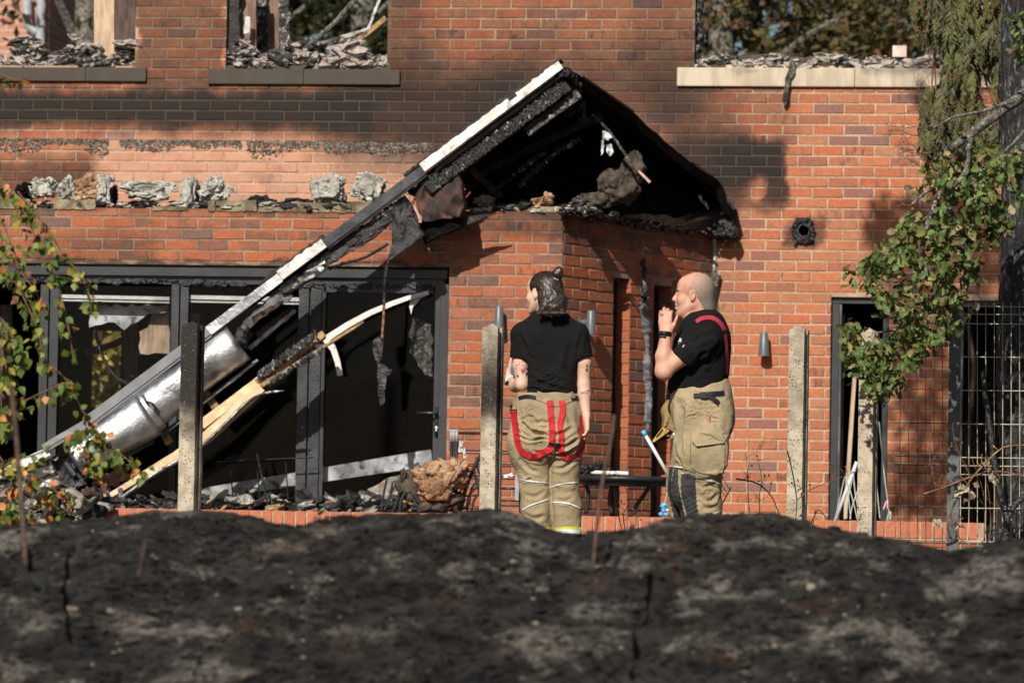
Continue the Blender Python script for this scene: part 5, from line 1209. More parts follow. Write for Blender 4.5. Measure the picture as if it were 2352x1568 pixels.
# ------------------------------------------------------------------ bodies grown from distance fields
class SDF:
    def __init__(s, lo, hi, h):
        s.lo = np.array(lo, float); s.h = h; s.n = np.ceil((np.array(hi)-s.lo)/h).astype(int)+1
        s.F = np.full(s.n, 1.0, np.float32)
    def _reg(s, mn, mx, m):
        a = np.maximum(0, np.floor((np.array(mn)-m-s.lo)/s.h).astype(int)); b = np.minimum(s.n, np.ceil((np.array(mx)+m-s.lo)/s.h).astype(int)+1)
        if (b <= a).any(): return None
        g = [s.lo[i] + s.h*np.arange(a[i], b[i]) for i in range(3)]
        X, Y, Z = np.meshgrid(*g, indexing='ij'); return tuple(slice(a[i], b[i]) for i in range(3)), X, Y, Z
    def _mix(s, sl, d, k, op):
        F = s.F[sl]; d = d.astype(np.float32)
        if op == 'u':
            h = np.maximum(k-np.abs(F-d), 0)/max(k, 1e-6); s.F[sl] = np.minimum(F, d) - h*h*k*.25
        elif op == 's':
            d = -d; h = np.maximum(k-np.abs(F-d), 0)/max(k, 1e-6); s.F[sl] = np.maximum(F, d) + h*h*k*.25
    def cap(s, a, b, ra, rb, k=.02, op='u', sq=None):
        """tapered capsule; sq=(axis, factor) flattens it along an axis"""
        a = np.array(a, float); b = np.array(b, float); r = max(ra, rb)*1.3
        q = s._reg(np.minimum(a, b)-r, np.maximum(a, b)+r, k+3*s.h)
        if q is None: return
        sl, X, Y, Z = q; ab = b-a; L2 = float(ab@ab)+1e-9
        px, py, pz = X-a[0], Y-a[1], Z-a[2]
        t = np.clip((px*ab[0]+py*ab[1]+pz*ab[2])/L2, 0, 1)
        qx, qy, qz = px-t*ab[0], py-t*ab[1], pz-t*ab[2]
        if sq:
            ax = np.array(sq[0], float); ax /= np.linalg.norm(ax); dt = qx*ax[0]+qy*ax[1]+qz*ax[2]; e = 1/sq[1]-1
            qx, qy, qz = qx+dt*e*ax[0], qy+dt*e*ax[1], qz+dt*e*ax[2]
        d = np.sqrt(qx*qx+qy*qy+qz*qz) - (ra+(rb-ra)*t)
        if sq and sq[1] < 1: d = d*min(1, sq[1]*1.3)
        s._mix(sl, d, k, op)
    def ell(s, c, r, axes=None, k=.02, op='u'):
        c = np.array(c, float); r = np.array(r, float); q = s._reg(c-r.max(), c+r.max(), k+3*s.h)
        if q is None: return
        sl, X, Y, Z = q; p = np.stack([X-c[0], Y-c[1], Z-c[2]], -1)
        if axes is not None: p = p @ np.array(axes, float).T
        u = p/r; l = np.sqrt((u**2).sum(-1)); g = np.sqrt(((u/r)**2).sum(-1))+1e-6
        s._mix(sl, l*(l-1)/g, k, op)
    def mesh(s):
        F = s.F; I = F < 0; nx, ny, nz_ = F.shape
        c = np.zeros((nx-1, ny-1, nz_-1), np.int8)
        cs = [(i, j, k) for i in (0, 1) for j in (0, 1) for k in (0, 1)]
        def sh(A, o): return A[o[0]:nx-1+o[0], o[1]:ny-1+o[1], o[2]:nz_-1+o[2]]
        for o in cs: c += sh(I, o)
        act = (c > 0) & (c < 8); idx = np.argwhere(act); m = len(idx)
        vid = np.full(act.shape, -1, np.int64); vid[act] = np.arange(m)
        acc = np.zeros((m, 3)); cnt = np.zeros(m)
        for a in cs:
            for ax in range(3):
                if a[ax]: continue
                b = list(a); b[ax] = 1
                fa = F[idx[:,0]+a[0], idx[:,1]+a[1], idx[:,2]+a[2]]; fb = F[idx[:,0]+b[0], idx[:,1]+b[1], idx[:,2]+b[2]]
                x = (fa < 0) != (fb < 0); t = np.where(x, fa/(fa-fb+1e-12), 0)
                p = np.tile(np.array(a, float), (m, 1)); p[:, ax] = t
                acc[x] += p[x]; cnt[x] += 1
        V = s.lo + (idx + acc/cnt[:,None])*s.h
        faces = []
        for ax in range(3):
            u, v = [(1,2),(2,0),(0,1)][ax]
            sa = [slice(None)]*3; sb = [slice(None)]*3; sa[ax] = slice(0, -1); sb[ax] = slice(1, None)
            A = I[tuple(sa)]; B = I[tuple(sb)]; e = np.argwhere(A != B)
            e = e[(e[:,u] > 0) & (e[:,v] > 0) & (e[:,u] < F.shape[u]-1) & (e[:,v] < F.shape[v]-1)]
            inn = I[e[:,0], e[:,1], e[:,2]]
            def at(du, dv):
                q = e.copy(); q[:,u] -= du; q[:,v] -= dv; return vid[q[:,0], q[:,1], q[:,2]]
            q = np.stack([at(1,1), at(0,1), at(0,0), at(1,0)], 1); q[~inn] = q[~inn][:, ::-1]; faces.append(q)
        Fc = np.concatenate(faces); Fc = Fc[(Fc >= 0).all(1)]
        return V, Fc
def sdfobj(name, S, mat, parent, disp=None, label=None, smooth=2):
    V, Fc = S.mesh()
    for _ in range(smooth):                       # light relaxing along quad edges
        a = np.zeros_like(V); c = np.zeros(len(V))
        for i in range(4):
            j = (i+1) % 4; np.add.at(a, Fc[:,i], V[Fc[:,j]]); np.add.at(a, Fc[:,j], V[Fc[:,i]]); np.add.at(c, Fc[:,i], 1); np.add.at(c, Fc[:,j], 1)
        V = V*.45 + .55*a/np.maximum(c, 1)[:,None]
    if disp is not None:
        nrm = np.zeros_like(V); e1 = V[Fc[:,2]]-V[Fc[:,0]]; e2 = V[Fc[:,3]]-V[Fc[:,1]]; fn = np.cross(e1, e2)
        for i in range(4): np.add.at(nrm, Fc[:,i], fn)
        nrm /= np.linalg.norm(nrm, axis=1)[:,None]+1e-9; V = V + nrm*disp(V, nrm)[:,None]
    o = rootloc(parent); me = bpy.data.meshes.new(name); V2 = V-np.array(o)
    me.vertices.add(len(V2)); me.vertices.foreach_set('co', V2.astype(np.float32).ravel())
    me.loops.add(len(Fc)*4); me.loops.foreach_set('vertex_index', Fc.astype(np.int32).ravel())
    me.polygons.add(len(Fc)); me.polygons.foreach_set('loop_start', np.arange(0, len(Fc)*4, 4, dtype=np.int32)); me.polygons.foreach_set('loop_total', np.full(len(Fc), 4, np.int32))
    me.polygons.foreach_set('use_smooth', [True]*len(Fc)); me.update(calc_edges=True); me.validate()
    me.materials.append(mat); ob = bpy.data.objects.new(name, me); COL.objects.link(ob); ob.parent = parent
    if label: ob['label'] = label
    ob_bvh[ob.name] = BVHTree.FromPolygons(V.tolist(), Fc.tolist()); return ob
ob_bvh = {}
def folds(spec, seed=0, fine=.0012):
    """cloth folds: list of (point a, point b, half width, depth, wave) creases in world space + fine noise"""
    def f(V, N):
        d = np.zeros(len(V))
        for (a, b, w, dep) in spec:
            a = np.array(a); b = np.array(b); ab = b-a; t = np.clip(((V-a)@ab)/(ab@ab+1e-9), 0, 1); q = V-(a+t[:,None]*ab)
            q = q + .010*np.sin(t*7+seed)[:,None]*np.array([0,0,1]); r = np.sqrt(q[:,0]**2+q[:,2]**2+.35*q[:,1]**2)
            fade = np.sin(np.pi*np.clip(t*.92+.04, 0, 1))**.5
            d += 1.7*dep*fade*(-np.exp(-(r/w)**2)*1.0 + .55*np.exp(-((r-w*1.9)/w)**2))
        nn = np.array([mnoise.noise(Vector((v[0]*9+seed, v[1]*9, v[2]*6)))*.004 + mnoise.noise(Vector((v[0]*28, v[1]*28+seed, v[2]*20)))*fine for v in V])
        return d + nn
    return f
def hand(S, W, d, t, n, r=.0125, L=.185, curl=(.5,.6,.7,.8), spread=.05, thumb=(.75,.35), k=.007):
    """W wrist, d along the palm, t to the thumb side, n the way the palm faces"""
    W, d, t, n = (np.array(v, float) for v in (W, d, t, n)); d /= np.linalg.norm(d); t = t-d*(t@d); t /= np.linalg.norm(t); n = n-d*(n@d)-t*(n@t); n /= np.linalg.norm(n)
    sc_ = L/.185; pl = .095*sc_
    for o, rr_ in ((-.030,.0125),(-.010,.0145),(.010,.0150),(.028,.0135)):
        S.cap(W + t*o*.62*sc_, W + d*pl*(.98-.12*abs(o-.005)/.03) + t*o*sc_, .0155*sc_, rr_*sc_, k=.016)
    S.cap(W+d*.015, W+d*pl*.5+t*.032*sc_+n*.006, .015*sc_, .016*sc_, k=.014)
    lens = [(.044,.026,.020),(.048,.030,.021),(.045,.028,.021),(.035,.021,.019)]
    for i, (off, ls) in enumerate(zip((.031,.0105,-.010,-.030), lens)):
        p = W + d*pl*(1.0 if i in (1,2) else .955 if i == 0 else .90) + t*off*sc_; a = curl[i]*.75; dir_ = None
        for j, l in enumerate(ls):
            dir_ = d*math.cos(a)+n*math.sin(a) + t*spread*(1.5-i)*.6; dir_ /= np.linalg.norm(dir_)
            q = p + dir_*l*sc_; r0 = r*(.78-.06*j)*(.86 if i == 3 else 1)*sc_; S.cap(p, q, r0, r0*.93, k=k*(.9 if j == 0 else .5)); p = q; a += curl[i]*(1.1 if j == 0 else .7)
    p = W + d*.025*sc_ + t*.026*sc_ + n*.006; dd = d*math.cos(thumb[0]) + t*math.sin(thumb[0]) + n*thumb[1]; dd /= np.linalg.norm(dd)
    q = p + dd*.042*sc_; S.cap(p, q, .0155*sc_, .0115*sc_, k=.012); d2 = dd + d*.45; d2 /= np.linalg.norm(d2); q2 = q + d2*.034*sc_; S.cap(q, q2, .0112*sc_, .0100*sc_, k=.004)
    d3 = d2 + d*.2; d3 /= np.linalg.norm(d3); q3 = q2+d3*.024*sc_; S.cap(q2, q3, .0102*sc_, .0082*sc_, k=.003)
    return q3
def head(S, c, f, male=True, open_mouth=False, scl=1.0, tilt=0.):
    """c: middle of the head at ear height, f: the way the face looks"""
    f = np.array(f, float); f /= np.linalg.norm(f); u = np.array([0,0,1.]); sd = np.cross(u, f); sd /= np.linalg.norm(sd); u = np.cross(f, sd); ax = [f, sd, u]
    def q(a, s_, b): return np.array(c) + (f*a + sd*s_ + u*b)*scl
    def E(a, s_, b, r, k=.02, op='u'): S.ell(q(a, s_, b), np.array(r)*scl, ax, k*scl, op)
    def K(p1, p2, r1, r2, k=.012, op='u'): S.cap(q(*p1), q(*p2), r1*scl, r2*scl, k*scl, op)
    E(-.016, 0, .048, (.096,.076,.086)); E(.035, 0, .052, (.058,.062,.060)); E(-.035, 0, .025, (.072,.068,.070))
    E(.048, 0, -.022, (.046,.055,.075)); 
    for s_ in (-1, 1):
        K((-.008, s_*.052, -.045), (.062, s_*.022, -.092), .020, .017, .03); E(.055, s_*.038, -.020, (.030,.022,.026), .02)
        K((.080, s_*.012, .034), (.068, s_*.046, .030), .010, .009, .012)
        E(.092, s_*.032, .013, (.016,.017,.012), .012, 's'); E(.070, s_*.031, .011, (.016,.014,.013), .004)
        K((.074, s_*.018, .021), (.070, s_*.044, .016), .005, .004, .006)
    E(.078, 0, -.100, (.019,.022,.017), .02)
    K((.086,0,.024), (.108,0,-.016), .0085, .0115, .012); E(.106, 0, -.020, (.014,.013,.011), .008)
    for s_ in (-1, 1): E(.094, s_*.013, -.024, (.012,.008,.009), .006)
    E(.080, 0, -.048, (.022,.028,.016), .012)
    K((.094,-.018,-.050), (.094,.018,-.050), .0065, .0065, .006); g = .017 if open_mouth else .011
    K((.092,-.017,-.052-g), (.092,.017,-.052-g), .0070, .0070, .006)
    if open_mouth: E(.098, 0, -.0565, (.026,.022,.0055), .003, 's')
    for s_ in (-1, 1):      # ears
        e = q(-.006, s_*.079, .002); nrm = f*.35*0 + sd*s_; fl = sd*s_*.9 - f*.45; fl /= np.linalg.norm(fl); b2 = np.cross(u, fl)
        S.ell(e + fl*.006, (.008*scl, .019*scl, .032*scl), [fl, b2, u*.985+b2*.17], .006); S.ell(e + fl*.013 + u*.005 + b2*.001, (.006*scl, .010*scl, .019*scl), [fl, b2, u], .004, 's')
        S.ell(e - u*.027, (.007*scl, .009*scl, .011*scl), [fl, b2, u], .005)
    return q, ax
def ribbon(name, pts, wD, mat, parent, bvh, off=.006, th=.003, Y=None, perp=None, cv=6):
    """a flat strap laid over a surface along points read off the photo"""
    fine = curvepts([Vector((p[0], p[1], 0)) for p in pts], cv); n = len(fine); mb = MB(); L = []; Rr = []
    for i, p in enumerate(fine):
        t = (fine[min(i+1,n-1)]-fine[max(i-1,0)]); t.normalize(); q = Vector((-t.y, t.x, 0)); w = (wD[0]+(wD[1]-wD[0])*i/(n-1) if isinstance(wD, tuple) else wD)/2
        for lst, s_ in ((L, -1), (Rr, 1)):
            x, y = p.x+q.x*w*s_, p.y+q.y*w*s_; o, d = PR(x, y, 0); best = None
            for b in (bvh if isinstance(bvh, list) else [bvh]):
                h = b.ray_cast(o, d, 60)
                if h[0] is not None and (best is None or h[3] < best): best = h[3]
            lst.append((o, d, best))
    def fix(lst):
        vals = [h for _, _, h in lst if h is not None]; md = sum(vals)/len(vals) if vals else (P(1, 1, YP)-CAM).length; last = vals[0] if vals else md; out = []
        for o, d, h in lst:
            h = h if h is not None else last; last = h; out.append([o, d, h])
        for _ in range(2):
            hs = [x[2] for x in out]
            for i in range(1, len(out)-1): out[i][2] = min(hs[i], (hs[i-1]+hs[i]+hs[i+1])/3)
        return [o + d*(h-off) for o, d, h in out]
    L, Rr = fix(L), fix(Rr); vs = []; fs = []
    for a, b in zip(L, Rr): vs += [a, b, b+Vector((0,th,0)), a+Vector((0,th,0))]
    for i in range(n-1):
        for k in range(4): fs.append((i*4+k, i*4+(k+1)%4, (i+1)*4+(k+1)%4, (i+1)*4+k))
    fs += [(3,2,1,0), tuple((n-1)*4+k for k in range(4))]
    v0, v1, v4 = vs[0], vs[1], vs[4]
    if (v1-v0).cross(v4-v0).dot(Vector((0,-1,0))) < 0: fs = [f_[::-1] for f_ in fs]
    mb.add(vs, fs); return mb.build(name, mat, parent, smooth=False)
def patch(name, poly, mat, parent, bvh, off=.002, th=.0006):
    mb = MB(); vs = []
    for x, y in poly:
        o, d = PR(x, y, 0); hs = [b.ray_cast(o, d, 60)[3] for b in (bvh if isinstance(bvh, list) else [bvh])]; hs = [h for h in hs if h is not None]
        vs.append((o, d, min(hs) if hs else None))
    ok = [h for _, _, h in vs if h]; md = min(ok) if ok else 24.7
    pts = [o + d*((h or md)-off) for o, d, h in vs]; mb.prism(pts, (0, th, 0)); return mb.build(name, mat, parent)

# materials for people
def skinmat(nm, a, b, red=(.50,.20,.14)):
    m, nt, bs = newmat(nm); p = pos(nt); c = mixc(nt, sstep(nt, nz(nt, p, 13, 5), .35, .65), a, b)
    c = mixc(nt, sstep(nt, nz(nt, vmth(nt, 'ADD', p, (4,4,4)), 8, 3), .55, .75, 0, .45), c, red)
    nt.links.new(c, bs.inputs['Base Color']); bs.inputs['Roughness'].default_value = .56; bs.inputs['Subsurface Weight'].default_value = .05; bs.inputs['Subsurface Radius'].default_value = (.01,.004,.002); bs.inputs['Subsurface Scale'].default_value = 1
    bump(nt, bs, nz(nt, p, 120, 6, .7), .0022); return m
M['skin_m'] = skinmat('ruddy_skin', (.52,.26,.175), (.60,.34,.245), (.46,.15,.10)); M['skin_w'] = skinmat('pale_skin', (.58,.35,.25), (.64,.42,.32), (.54,.27,.19))
def clothmat(nm, col, rough=.9, w=260, b=.001, sheen=.0):
    m, nt, bs = newmat(nm); p = pos(nt); c = mixc(nt, sstep(nt, nz(nt, p, 7, 5), .3, .7), tuple(x*.75 for x in col), tuple(x*1.2 for x in col))
    nt.links.new(c, bs.inputs['Base Color']); bs.inputs['Roughness'].default_value = rough; bs.inputs['Specular IOR Level'].default_value = .2
    bump(nt, bs, nz(nt, p, w, 4), b); return m
M['tee'] = clothmat('black_cotton', (.0060,.0060,.0065), .9)
def trousermat():
    m, nt, bs = newmat('sand_ripstop'); p = pos(nt); sp = nd(nt, 'ShaderNodeSeparateXYZ')
    wv = nd(nt, 'ShaderNodeTexNoise', i_Scale=10., i_Detail=2.); nt.links.new(p, wv.inputs['Vector'])
    nt.links.new(vmth(nt, 'ADD', p, vmth(nt, 'MULTIPLY', wv.outputs['Color'], (.012,.012,.012))), sp.inputs[0])
    def ln(x, f): return sstep(nt, mth(nt, 'SINE', mth(nt, 'MULTIPLY', x, f)), .45, .95)
    g = mth(nt, 'MAXIMUM', ln(mth(nt, 'ADD', sp.outputs[0], mth(nt, 'MULTIPLY', sp.outputs[1], .8)), 900.), ln(sp.outputs[2], 900.))
    a = mixc(nt, sstep(nt, nz(nt, p, 6, 5), .35, .65), (.36,.275,.155), (.47,.37,.225))
    a = mixc(nt, sstep(nt, nz(nt, vmth(nt, 'ADD', p, (3,3,3)), 4.2, 5, .6), .50, .72, 0, .6), a, (.19,.165,.125))
    a = mixc(nt, mth(nt, 'MULTIPLY', g, .5), a, (.13,.125,.10))
    nt.links.new(a, bs.inputs['Base Color']); bs.inputs['Roughness'].default_value = .85; bs.inputs['Specular IOR Level'].default_value = .25
    bump(nt, bs, mth(nt, 'ADD', nz(nt, p, 30, 6), mth(nt, 'MULTIPLY', g, .12)), .007); return m
M['trouser'] = trousermat()
M['red'] = clothmat('red_webbing', (.50,.022,.030), .6, 400, .001); M['redback'] = clothmat('red_braces', (.42,.035,.06), .7)
M['navy'] = clothmat('dark_webbing', (.012,.014,.022), .6); M['reflect'] = clothmat('reflective_piping', (.72,.74,.76), .4)
M['pad'] = clothmat('charcoal_knee_pad', (.040,.042,.045), .8, 60, .004); M['yellow'] = clothmat('yellow_tape', (.62,.66,.03), .5)
M['glove'] = pm('golden_leather', [(.30,.19,.055),(.24,.17,.08),(.13,.11,.06)], 16, .7, bmp=.006, bscale=60); M['glove_cuff'] = pm('gold_cuff_leather', (.50,.30,.07), 14, .7, bmp=.003)
M['boot'] = clothmat('black_boot', (.012,.012,.012), .4)
def hairmat(nm, c1, c2, rough=.35, sc3=(90,90,12)):
    m, nt, bs = newmat(nm); p = vmth(nt, 'MULTIPLY', pos(nt), sc3); v = nz(nt, p, 1, 4, .6); nt.links.new(mixc(nt, sstep(nt, v, .3, .7), c1, c2), bs.inputs['Base Color'])
    bs.inputs['Roughness'].default_value = rough; bump(nt, bs, v, .003); return m
M['hair_w'] = hairmat('dark_brown_hair', (.009,.0055,.004), (.045,.026,.017), .36); M['hair_m'] = hairmat('cropped_grey_hair', (.15,.115,.10), (.36,.29,.25), .8, (330,330,330))
M['ink'] = clothmat('ink', (.05,.055,.06), .6); M['inkred'] = clothmat('red_ink', (.42,.09,.08), .6); M['inkgreen'] = clothmat('green_ink', (.05,.11,.06), .6)
M['eye'] = pm('eye_white', (.6,.58,.56), 8, .25); M['iris'] = pm('dark_iris', (.03,.02,.015), 8, .2); M['lip'] = clothmat('lips', (.42,.17,.14), .5)

# =================================================================== the woman
Yw = YP + .05
def W(x, y, dy=0): return P(x, y, Yw+dy)
woman = thing('person', 'firefighter with dark half-tied hair, tattooed arm and red braces hanging down, seen from behind', 'person', Vector((W(1262,1180).x, Yw, .02)))
zf = .03
def bodyfoot(S, x, y, Y0, f):            # boot-shaped foot below a photo column
    a = P(x, y, Y0); a.z = zf+.05; b = Vector(a) + Vector(f)*.15; b.z = zf+.035; S.cap(a, b, .048, .04, .02); S.cap((a.x, a.y, .45), a, .05, .045, .02)

def bb(S_pts, m): 
    a = np.array([tuple(p) for p in S_pts]); return a.min(0)-m, a.max(0)+m
hc = np.array(W(1246, 676)); hf = np.array([-math.cos(R(30)), math.sin(R(30)), -.03])
S = SDF((W(1130,1000).x, Yw-.34, -.02), (W(1385,1000).x, Yw+.38, W(1256,600).z+.02), .0045)
q, ax = head(S, hc, hf, False, scl=.97)
S.cap(q(-.03,0,-.04), W(1262,742,.0), .056, .062, .03)                       # neck
for s_ in (-1, 1): S.cap(W(1262,742), W(1262+s_*50,764), .042, .040, .04)     # shoulders
S.cap(W(1262,775,.03), W(1260,880,.02), .095, .095, .04, sq=((0,1,0),.6)); S.cap(W(1262,880), W(1258,1000), .10, .12, .05, sq=((0,1,0),.6))
# left arm: hangs, bends at the elbow, forearm reaching away in front of her
eL = W(1199,882,-.02); wL = W(1171,872,.20)
S.cap(W(1204,762), W(1196,838,-.01), .050, .044, .03); S.cap(W(1196,838,-.01), eL, .043, .036, .02)
S.cap(eL, W(1184,885,.09), .037, .036, .02); S.cap(W(1184,885,.09), wL, .036, .025, .02)
hd = np.array([.10,.55,.75]); hand(S, wL, hd, (-.3,-.2,.5), (.9,-.1,-.1), curl=(.9,1.,1.05,1.1), thumb=(.7,.6), L=.175)
# right arm hanging, fingers half curled
eR = W(1341,884,.0); wR = W(1347,957,-.03)
S.cap(W(1324,766), W(1341,830), .050, .041, .03); S.cap(W(1341,830), eR, .041, .034, .02); S.cap(eR, W(1342,905,-.01), .035, .035, .02); S.cap(W(1342,905,-.01), wR, .035, .0235, .02)
hand(S, wR, (.05,-.10,-1), (-.25,.95,0), (-.9,-.3,0), curl=(.42,.5,.6,.75), thumb=(.45,.4), L=.172)
for x0, x1 in ((1234,1234),(1296,1300)):
    S.cap(W(1258+(x0-1265)*.8,1000), W(x0,1110), .085, .065, .04); S.cap(W(x0,1110), W(x1,1230), .062, .045, .03)
bodyfoot(S, 1236, 1300, Yw+.02, (-.2,.95,0)); bodyfoot(S, 1302, 1300, Yw+.02, (.25,.95,0))
wbody = sdfobj('body', S, M['skin_w'], woman, smooth=2)
for s_ in (1, -1):
    mb = MB(); blob(mb, q(.0735, s_*.031, .012), (.0120,)*3, 3, 0, 1, 0); ey = mb.build('eye', M['eye'], woman, smooth=True)
    mb = MB(); blob(mb, np.array(q(.0735, s_*.031, .012))+ax[0]*.0094, (.0052,)*3, 2, 0, 1, 0); mb.build('iris', M['iris'], ey, smooth=True)
    mb = MB(); mb.tube([q(.090, s_*.018, .032), q(.086, s_*.032, .035), q(.074, s_*.045, .030)], [.0025,.0035,.002], 6); mb.build('eyebrow', M['hair_w'], woman, smooth=True)
mb = MB(); mb.tube([q(.095,-.014,-.054), q(.0985,0,-.0545), q(.095,.014,-.054)], .0045, 6); mb.build('lips', M['lip'], woman, smooth=True)
# T-shirt
S = SDF((W(1160,1000).x, Yw-.26, W(1200,925).z), (W(1370,1000).x, Yw+.26, W(1256,700).z), .0045)
S.cap(W(1262,748,.01), W(1262,775,.02), .11, .125, .05, sq=((0,1,0),.62))
for s_, xs in ((-1,(1236,1199,1194)),(1,(1290,1326,1340))):
    S.cap(W(xs[0],742), W(xs[1],768), .052, .062, .05); S.cap(W(xs[1],768), W(xs[2],822,-.005), .062, .057, .03)
S.cap(W(1237,785,.0), W(1233,890,.0), .098, .092, .06, sq=((0,1,0),.9)); S.cap(W(1287,785,.0), W(1285,890,.0), .098, .098, .06, sq=((0,1,0),.9))
S.cap(W(1259,895,.0), W(1257,912), .155, .150, .03, sq=((0,1,0),.72))
S.cap(W(1262,728), W(1262,742), .062, .075, .03)
X, Y_, Z = np.meshgrid(*[S.lo[i]+S.h*np.arange(S.n[i]) for i in range(3)], indexing='ij')
zh = W(1256,903).z; S.F = np.maximum(S.F, (zh - Z + .004*np.sin(X*40)).astype(np.float32))
for (xa, ya), (xb, yb), sgn in (((1174,821),(1215,828),-1),((1329,827),(1355,820),1)):      # sleeve hems
    a = W(xa, ya); b = W(xb, yb); sl_ = (b.z-a.z)/(b.x-a.x); pl = (a.z+(X-a.x)*sl_)-Z; inside = (X < a.x+.115) if sgn < 0 else (X > W(1322,800).x)
    lim = X < W(1216,800).x if sgn < 0 else X > W(1327,800).x
    S.F = np.where(lim & (pl > S.F), pl, S.F).astype(np.float32)
S.cap(W(1262,690), W(1262,735), .056, .058, .005, 's')
fl = [(W(1222,880,-.1), W(1330,896,-.1), .010, .006), (W(1210,868,-.1), W(1270,890,-.1), .012, .006), (W(1280,880,-.1), W(1326,866,-.1), .010, .005), (W(1205,895,-.1), W(1300,900,-.1), .008, .005), (W(1222,800,-.1), W(1236,860,-.1), .018, .006), (W(1310,800,-.1), W(1300,850,-.1), .018, .006), (W(1190,770,-.08), W(1222,826,-.08), .012, .007), (W(1336,770,-.08), W(1322,824,-.08), .012, .007), (W(1240,745,-.1), W(1262,780,-.1), .02, .004), (W(1255,820,-.1), W(1270,880,-.1), .025, .004)]
fl += [(W(rr_.uniform(1215,1310), y_, -.1), W(rr_.uniform(1215,1310), y_+rr_.uniform(-8,8), -.1), .006, .0045) for rr_ in [random.Random(6)] for y_ in range(840, 902, 5)]
wtee = sdfobj('t_shirt', S, M['tee'], woman, folds(fl, 3))
# trousers
def trousers_mask(S, za_fn): 
    X, Y_, Z = np.meshgrid(*[S.lo[i]+S.h*np.arange(S.n[i]) for i in range(3)], indexing='ij'); S.F = np.maximum(S.F, (Z-za_fn(X, Y_)).astype(np.float32))
S = SDF((W(1150,1000).x, Yw-.32, W(1256,1262).z), (W(1365,1000).x, Yw+.30, W(1256,890).z), .005)
S.cap(W(1259,905,.0), W(1258,925,.0), .172, .175, .03, sq=((0,1,0),.72))
S.cap(W(1231,960,-.01), W(1226,1010,-.02), .142, .150, .06, sq=((0,1,0),.95)); S.cap(W(1286,960,-.01), W(1292,1010,-.02), .128, .128, .06, sq=((0,1,0),1.05))
S.ell(W(1194,1035,.0), (.055,.10,.10), None, .05)                      # left pocket bulge
S.cap(W(1222,1020,-.01), W(1229,1112,-.0), .128, .088, .04); S.cap(W(1229,1112), W(1231,1165,-.01), .086, .082, .03); S.cap(W(1231,1165,-.01), W(1237,1250), .083, .072, .03)
S.cap(W(1300,1020,-.01), W(1297,1112), .098, .080, .012); S.cap(W(1297,1112), W(1301,1165,-.01), .076, .082, .02); S.cap(W(1301,1165,-.01), W(1305,1250), .084, .074, .03)
[S.cap(W(1263,1052,dd), W(1269,1240,dd), .006, .017, .012, 's') for dd in (-.20,-.15,-.11,-.08,-.05)]
trousers_mask(S, lambda X, Y_: W(1258,903).z + 0*X)
fl = [(W(1196,975,-.15), W(1262,1008,-.15), .010, .014), (W(1215,960,-.15), W(1255,975,-.15), .012, .008), (W(1262,1000,-.15), W(1325,985,-.15), .012, .010), (W(1275,1026,-.13), W(1338,1010,-.13), .010, .012), (W(1190,1005,-.15), W(1258,1012,-.15), .007, .012),
      (W(1210,1040,-.14), W(1262,1070,-.14), .012, .008), (W(1268,1048,-.13), W(1332,1030,-.13), .011, .013), (W(1196,1060,-.12), W(1250,1095,-.12), .012, .007), (W(1272,1080,-.1), W(1325,1058,-.1), .012, .009), (W(1264,1030,-.15), W(1264,1090,-.12), .010, .010),
      (W(1196,1098,-.1), W(1220,1104,-.1), .007, .009), (W(1240,1110,-.1), W(1262,1098,-.1), .008, .010), (W(1272,1100,-.1), W(1300,1118,-.1), .009, .008), (W(1305,1125,-.1), W(1330,1102,-.1), .009, .012), (W(1205,1140,-.1), W(1262,1130,-.1), .012, .006), (W(1275,1150,-.1), W(1330,1140,-.1), .012, .006), (W(1200,1185,-.1), W(1262,1190,-.1), .014, .006),
      (W(1210,925,-.15), W(1235,990,-.15), .02, .006), (W(1300,930,-.15), W(1318,1000,-.15), .016, .008), (W(1273,915,-.15), W(1270,1000,-.15), .014, .005)]
rq = random.Random(31)
for i in range(60):
    x = rq.uniform(1195, 1325); y = rq.uniform(930, 1200); a_ = rq.uniform(-.6, .6) + (.4 if x < 1262 else -.4); L = rq.uniform(10, 32); fl.append((W(x-math.cos(a_)*L, y-math.sin(a_)*L, -.14), W(x+math.cos(a_)*L, y+math.sin(a_)*L, -.14), rq.uniform(.004,.009), rq.uniform(.002,.0055)))
wtr = sdfobj('trousers', S, M['trouser'], woman, folds(fl, 5, .002))
BT = ob_bvh[wtr.name]; BB = ob_bvh[wbody.name]; BS = ob_bvh[wtee.name]
zoom4 = lambda x, y: (1091+x/4.55, 890+y/4.55)
Z4 = lambda L: [zoom4(*p) for p in L]
ribbon('brace', Z4([(778,135),(790,250),(798,350),(808,460),(800,560),(812,600),(790,640),(720,672),(660,705),(600,722),(540,700),(490,670),(462,620),(440,560),(428,490)]), (14,13.5), M['red'], woman, BT, .012)
ribbon('brace', Z4([(428,490),(418,400),(408,330),(400,240)]), 14, M['red'], woman, BT, .016)
ribbon('brace', Z4([(905,138),(915,240),(895,330),(888,420),(905,500),(898,580),(900,640),(915,700),(960,730),(1030,728),(1080,690),(1118,620),(1128,540)]), (13,12.5), M['red'], woman, BT, .012)
ribbon('brace', Z4([(1128,540),(1115,500),(1108,430),(1112,360),(1105,290)]), (10,7), M['red'], woman, BT, .018)
ribbon('stitched_tab', Z4([(778,132),(790,195)]), 14.5, M['red'], woman, BT, .016); ribbon('stitched_tab', Z4([(905,136),(910,195)]), 13.5, M['red'], woman, BT, .016)
ribbon('cross_strap', Z4([(768,590),(830,600),(890,603)]), 9.5, M['navy'], woman, BT, .020); ribbon('buckle', Z4([(824,600),(858,602)]), 10.5, M['navy'], woman, BT, .026)
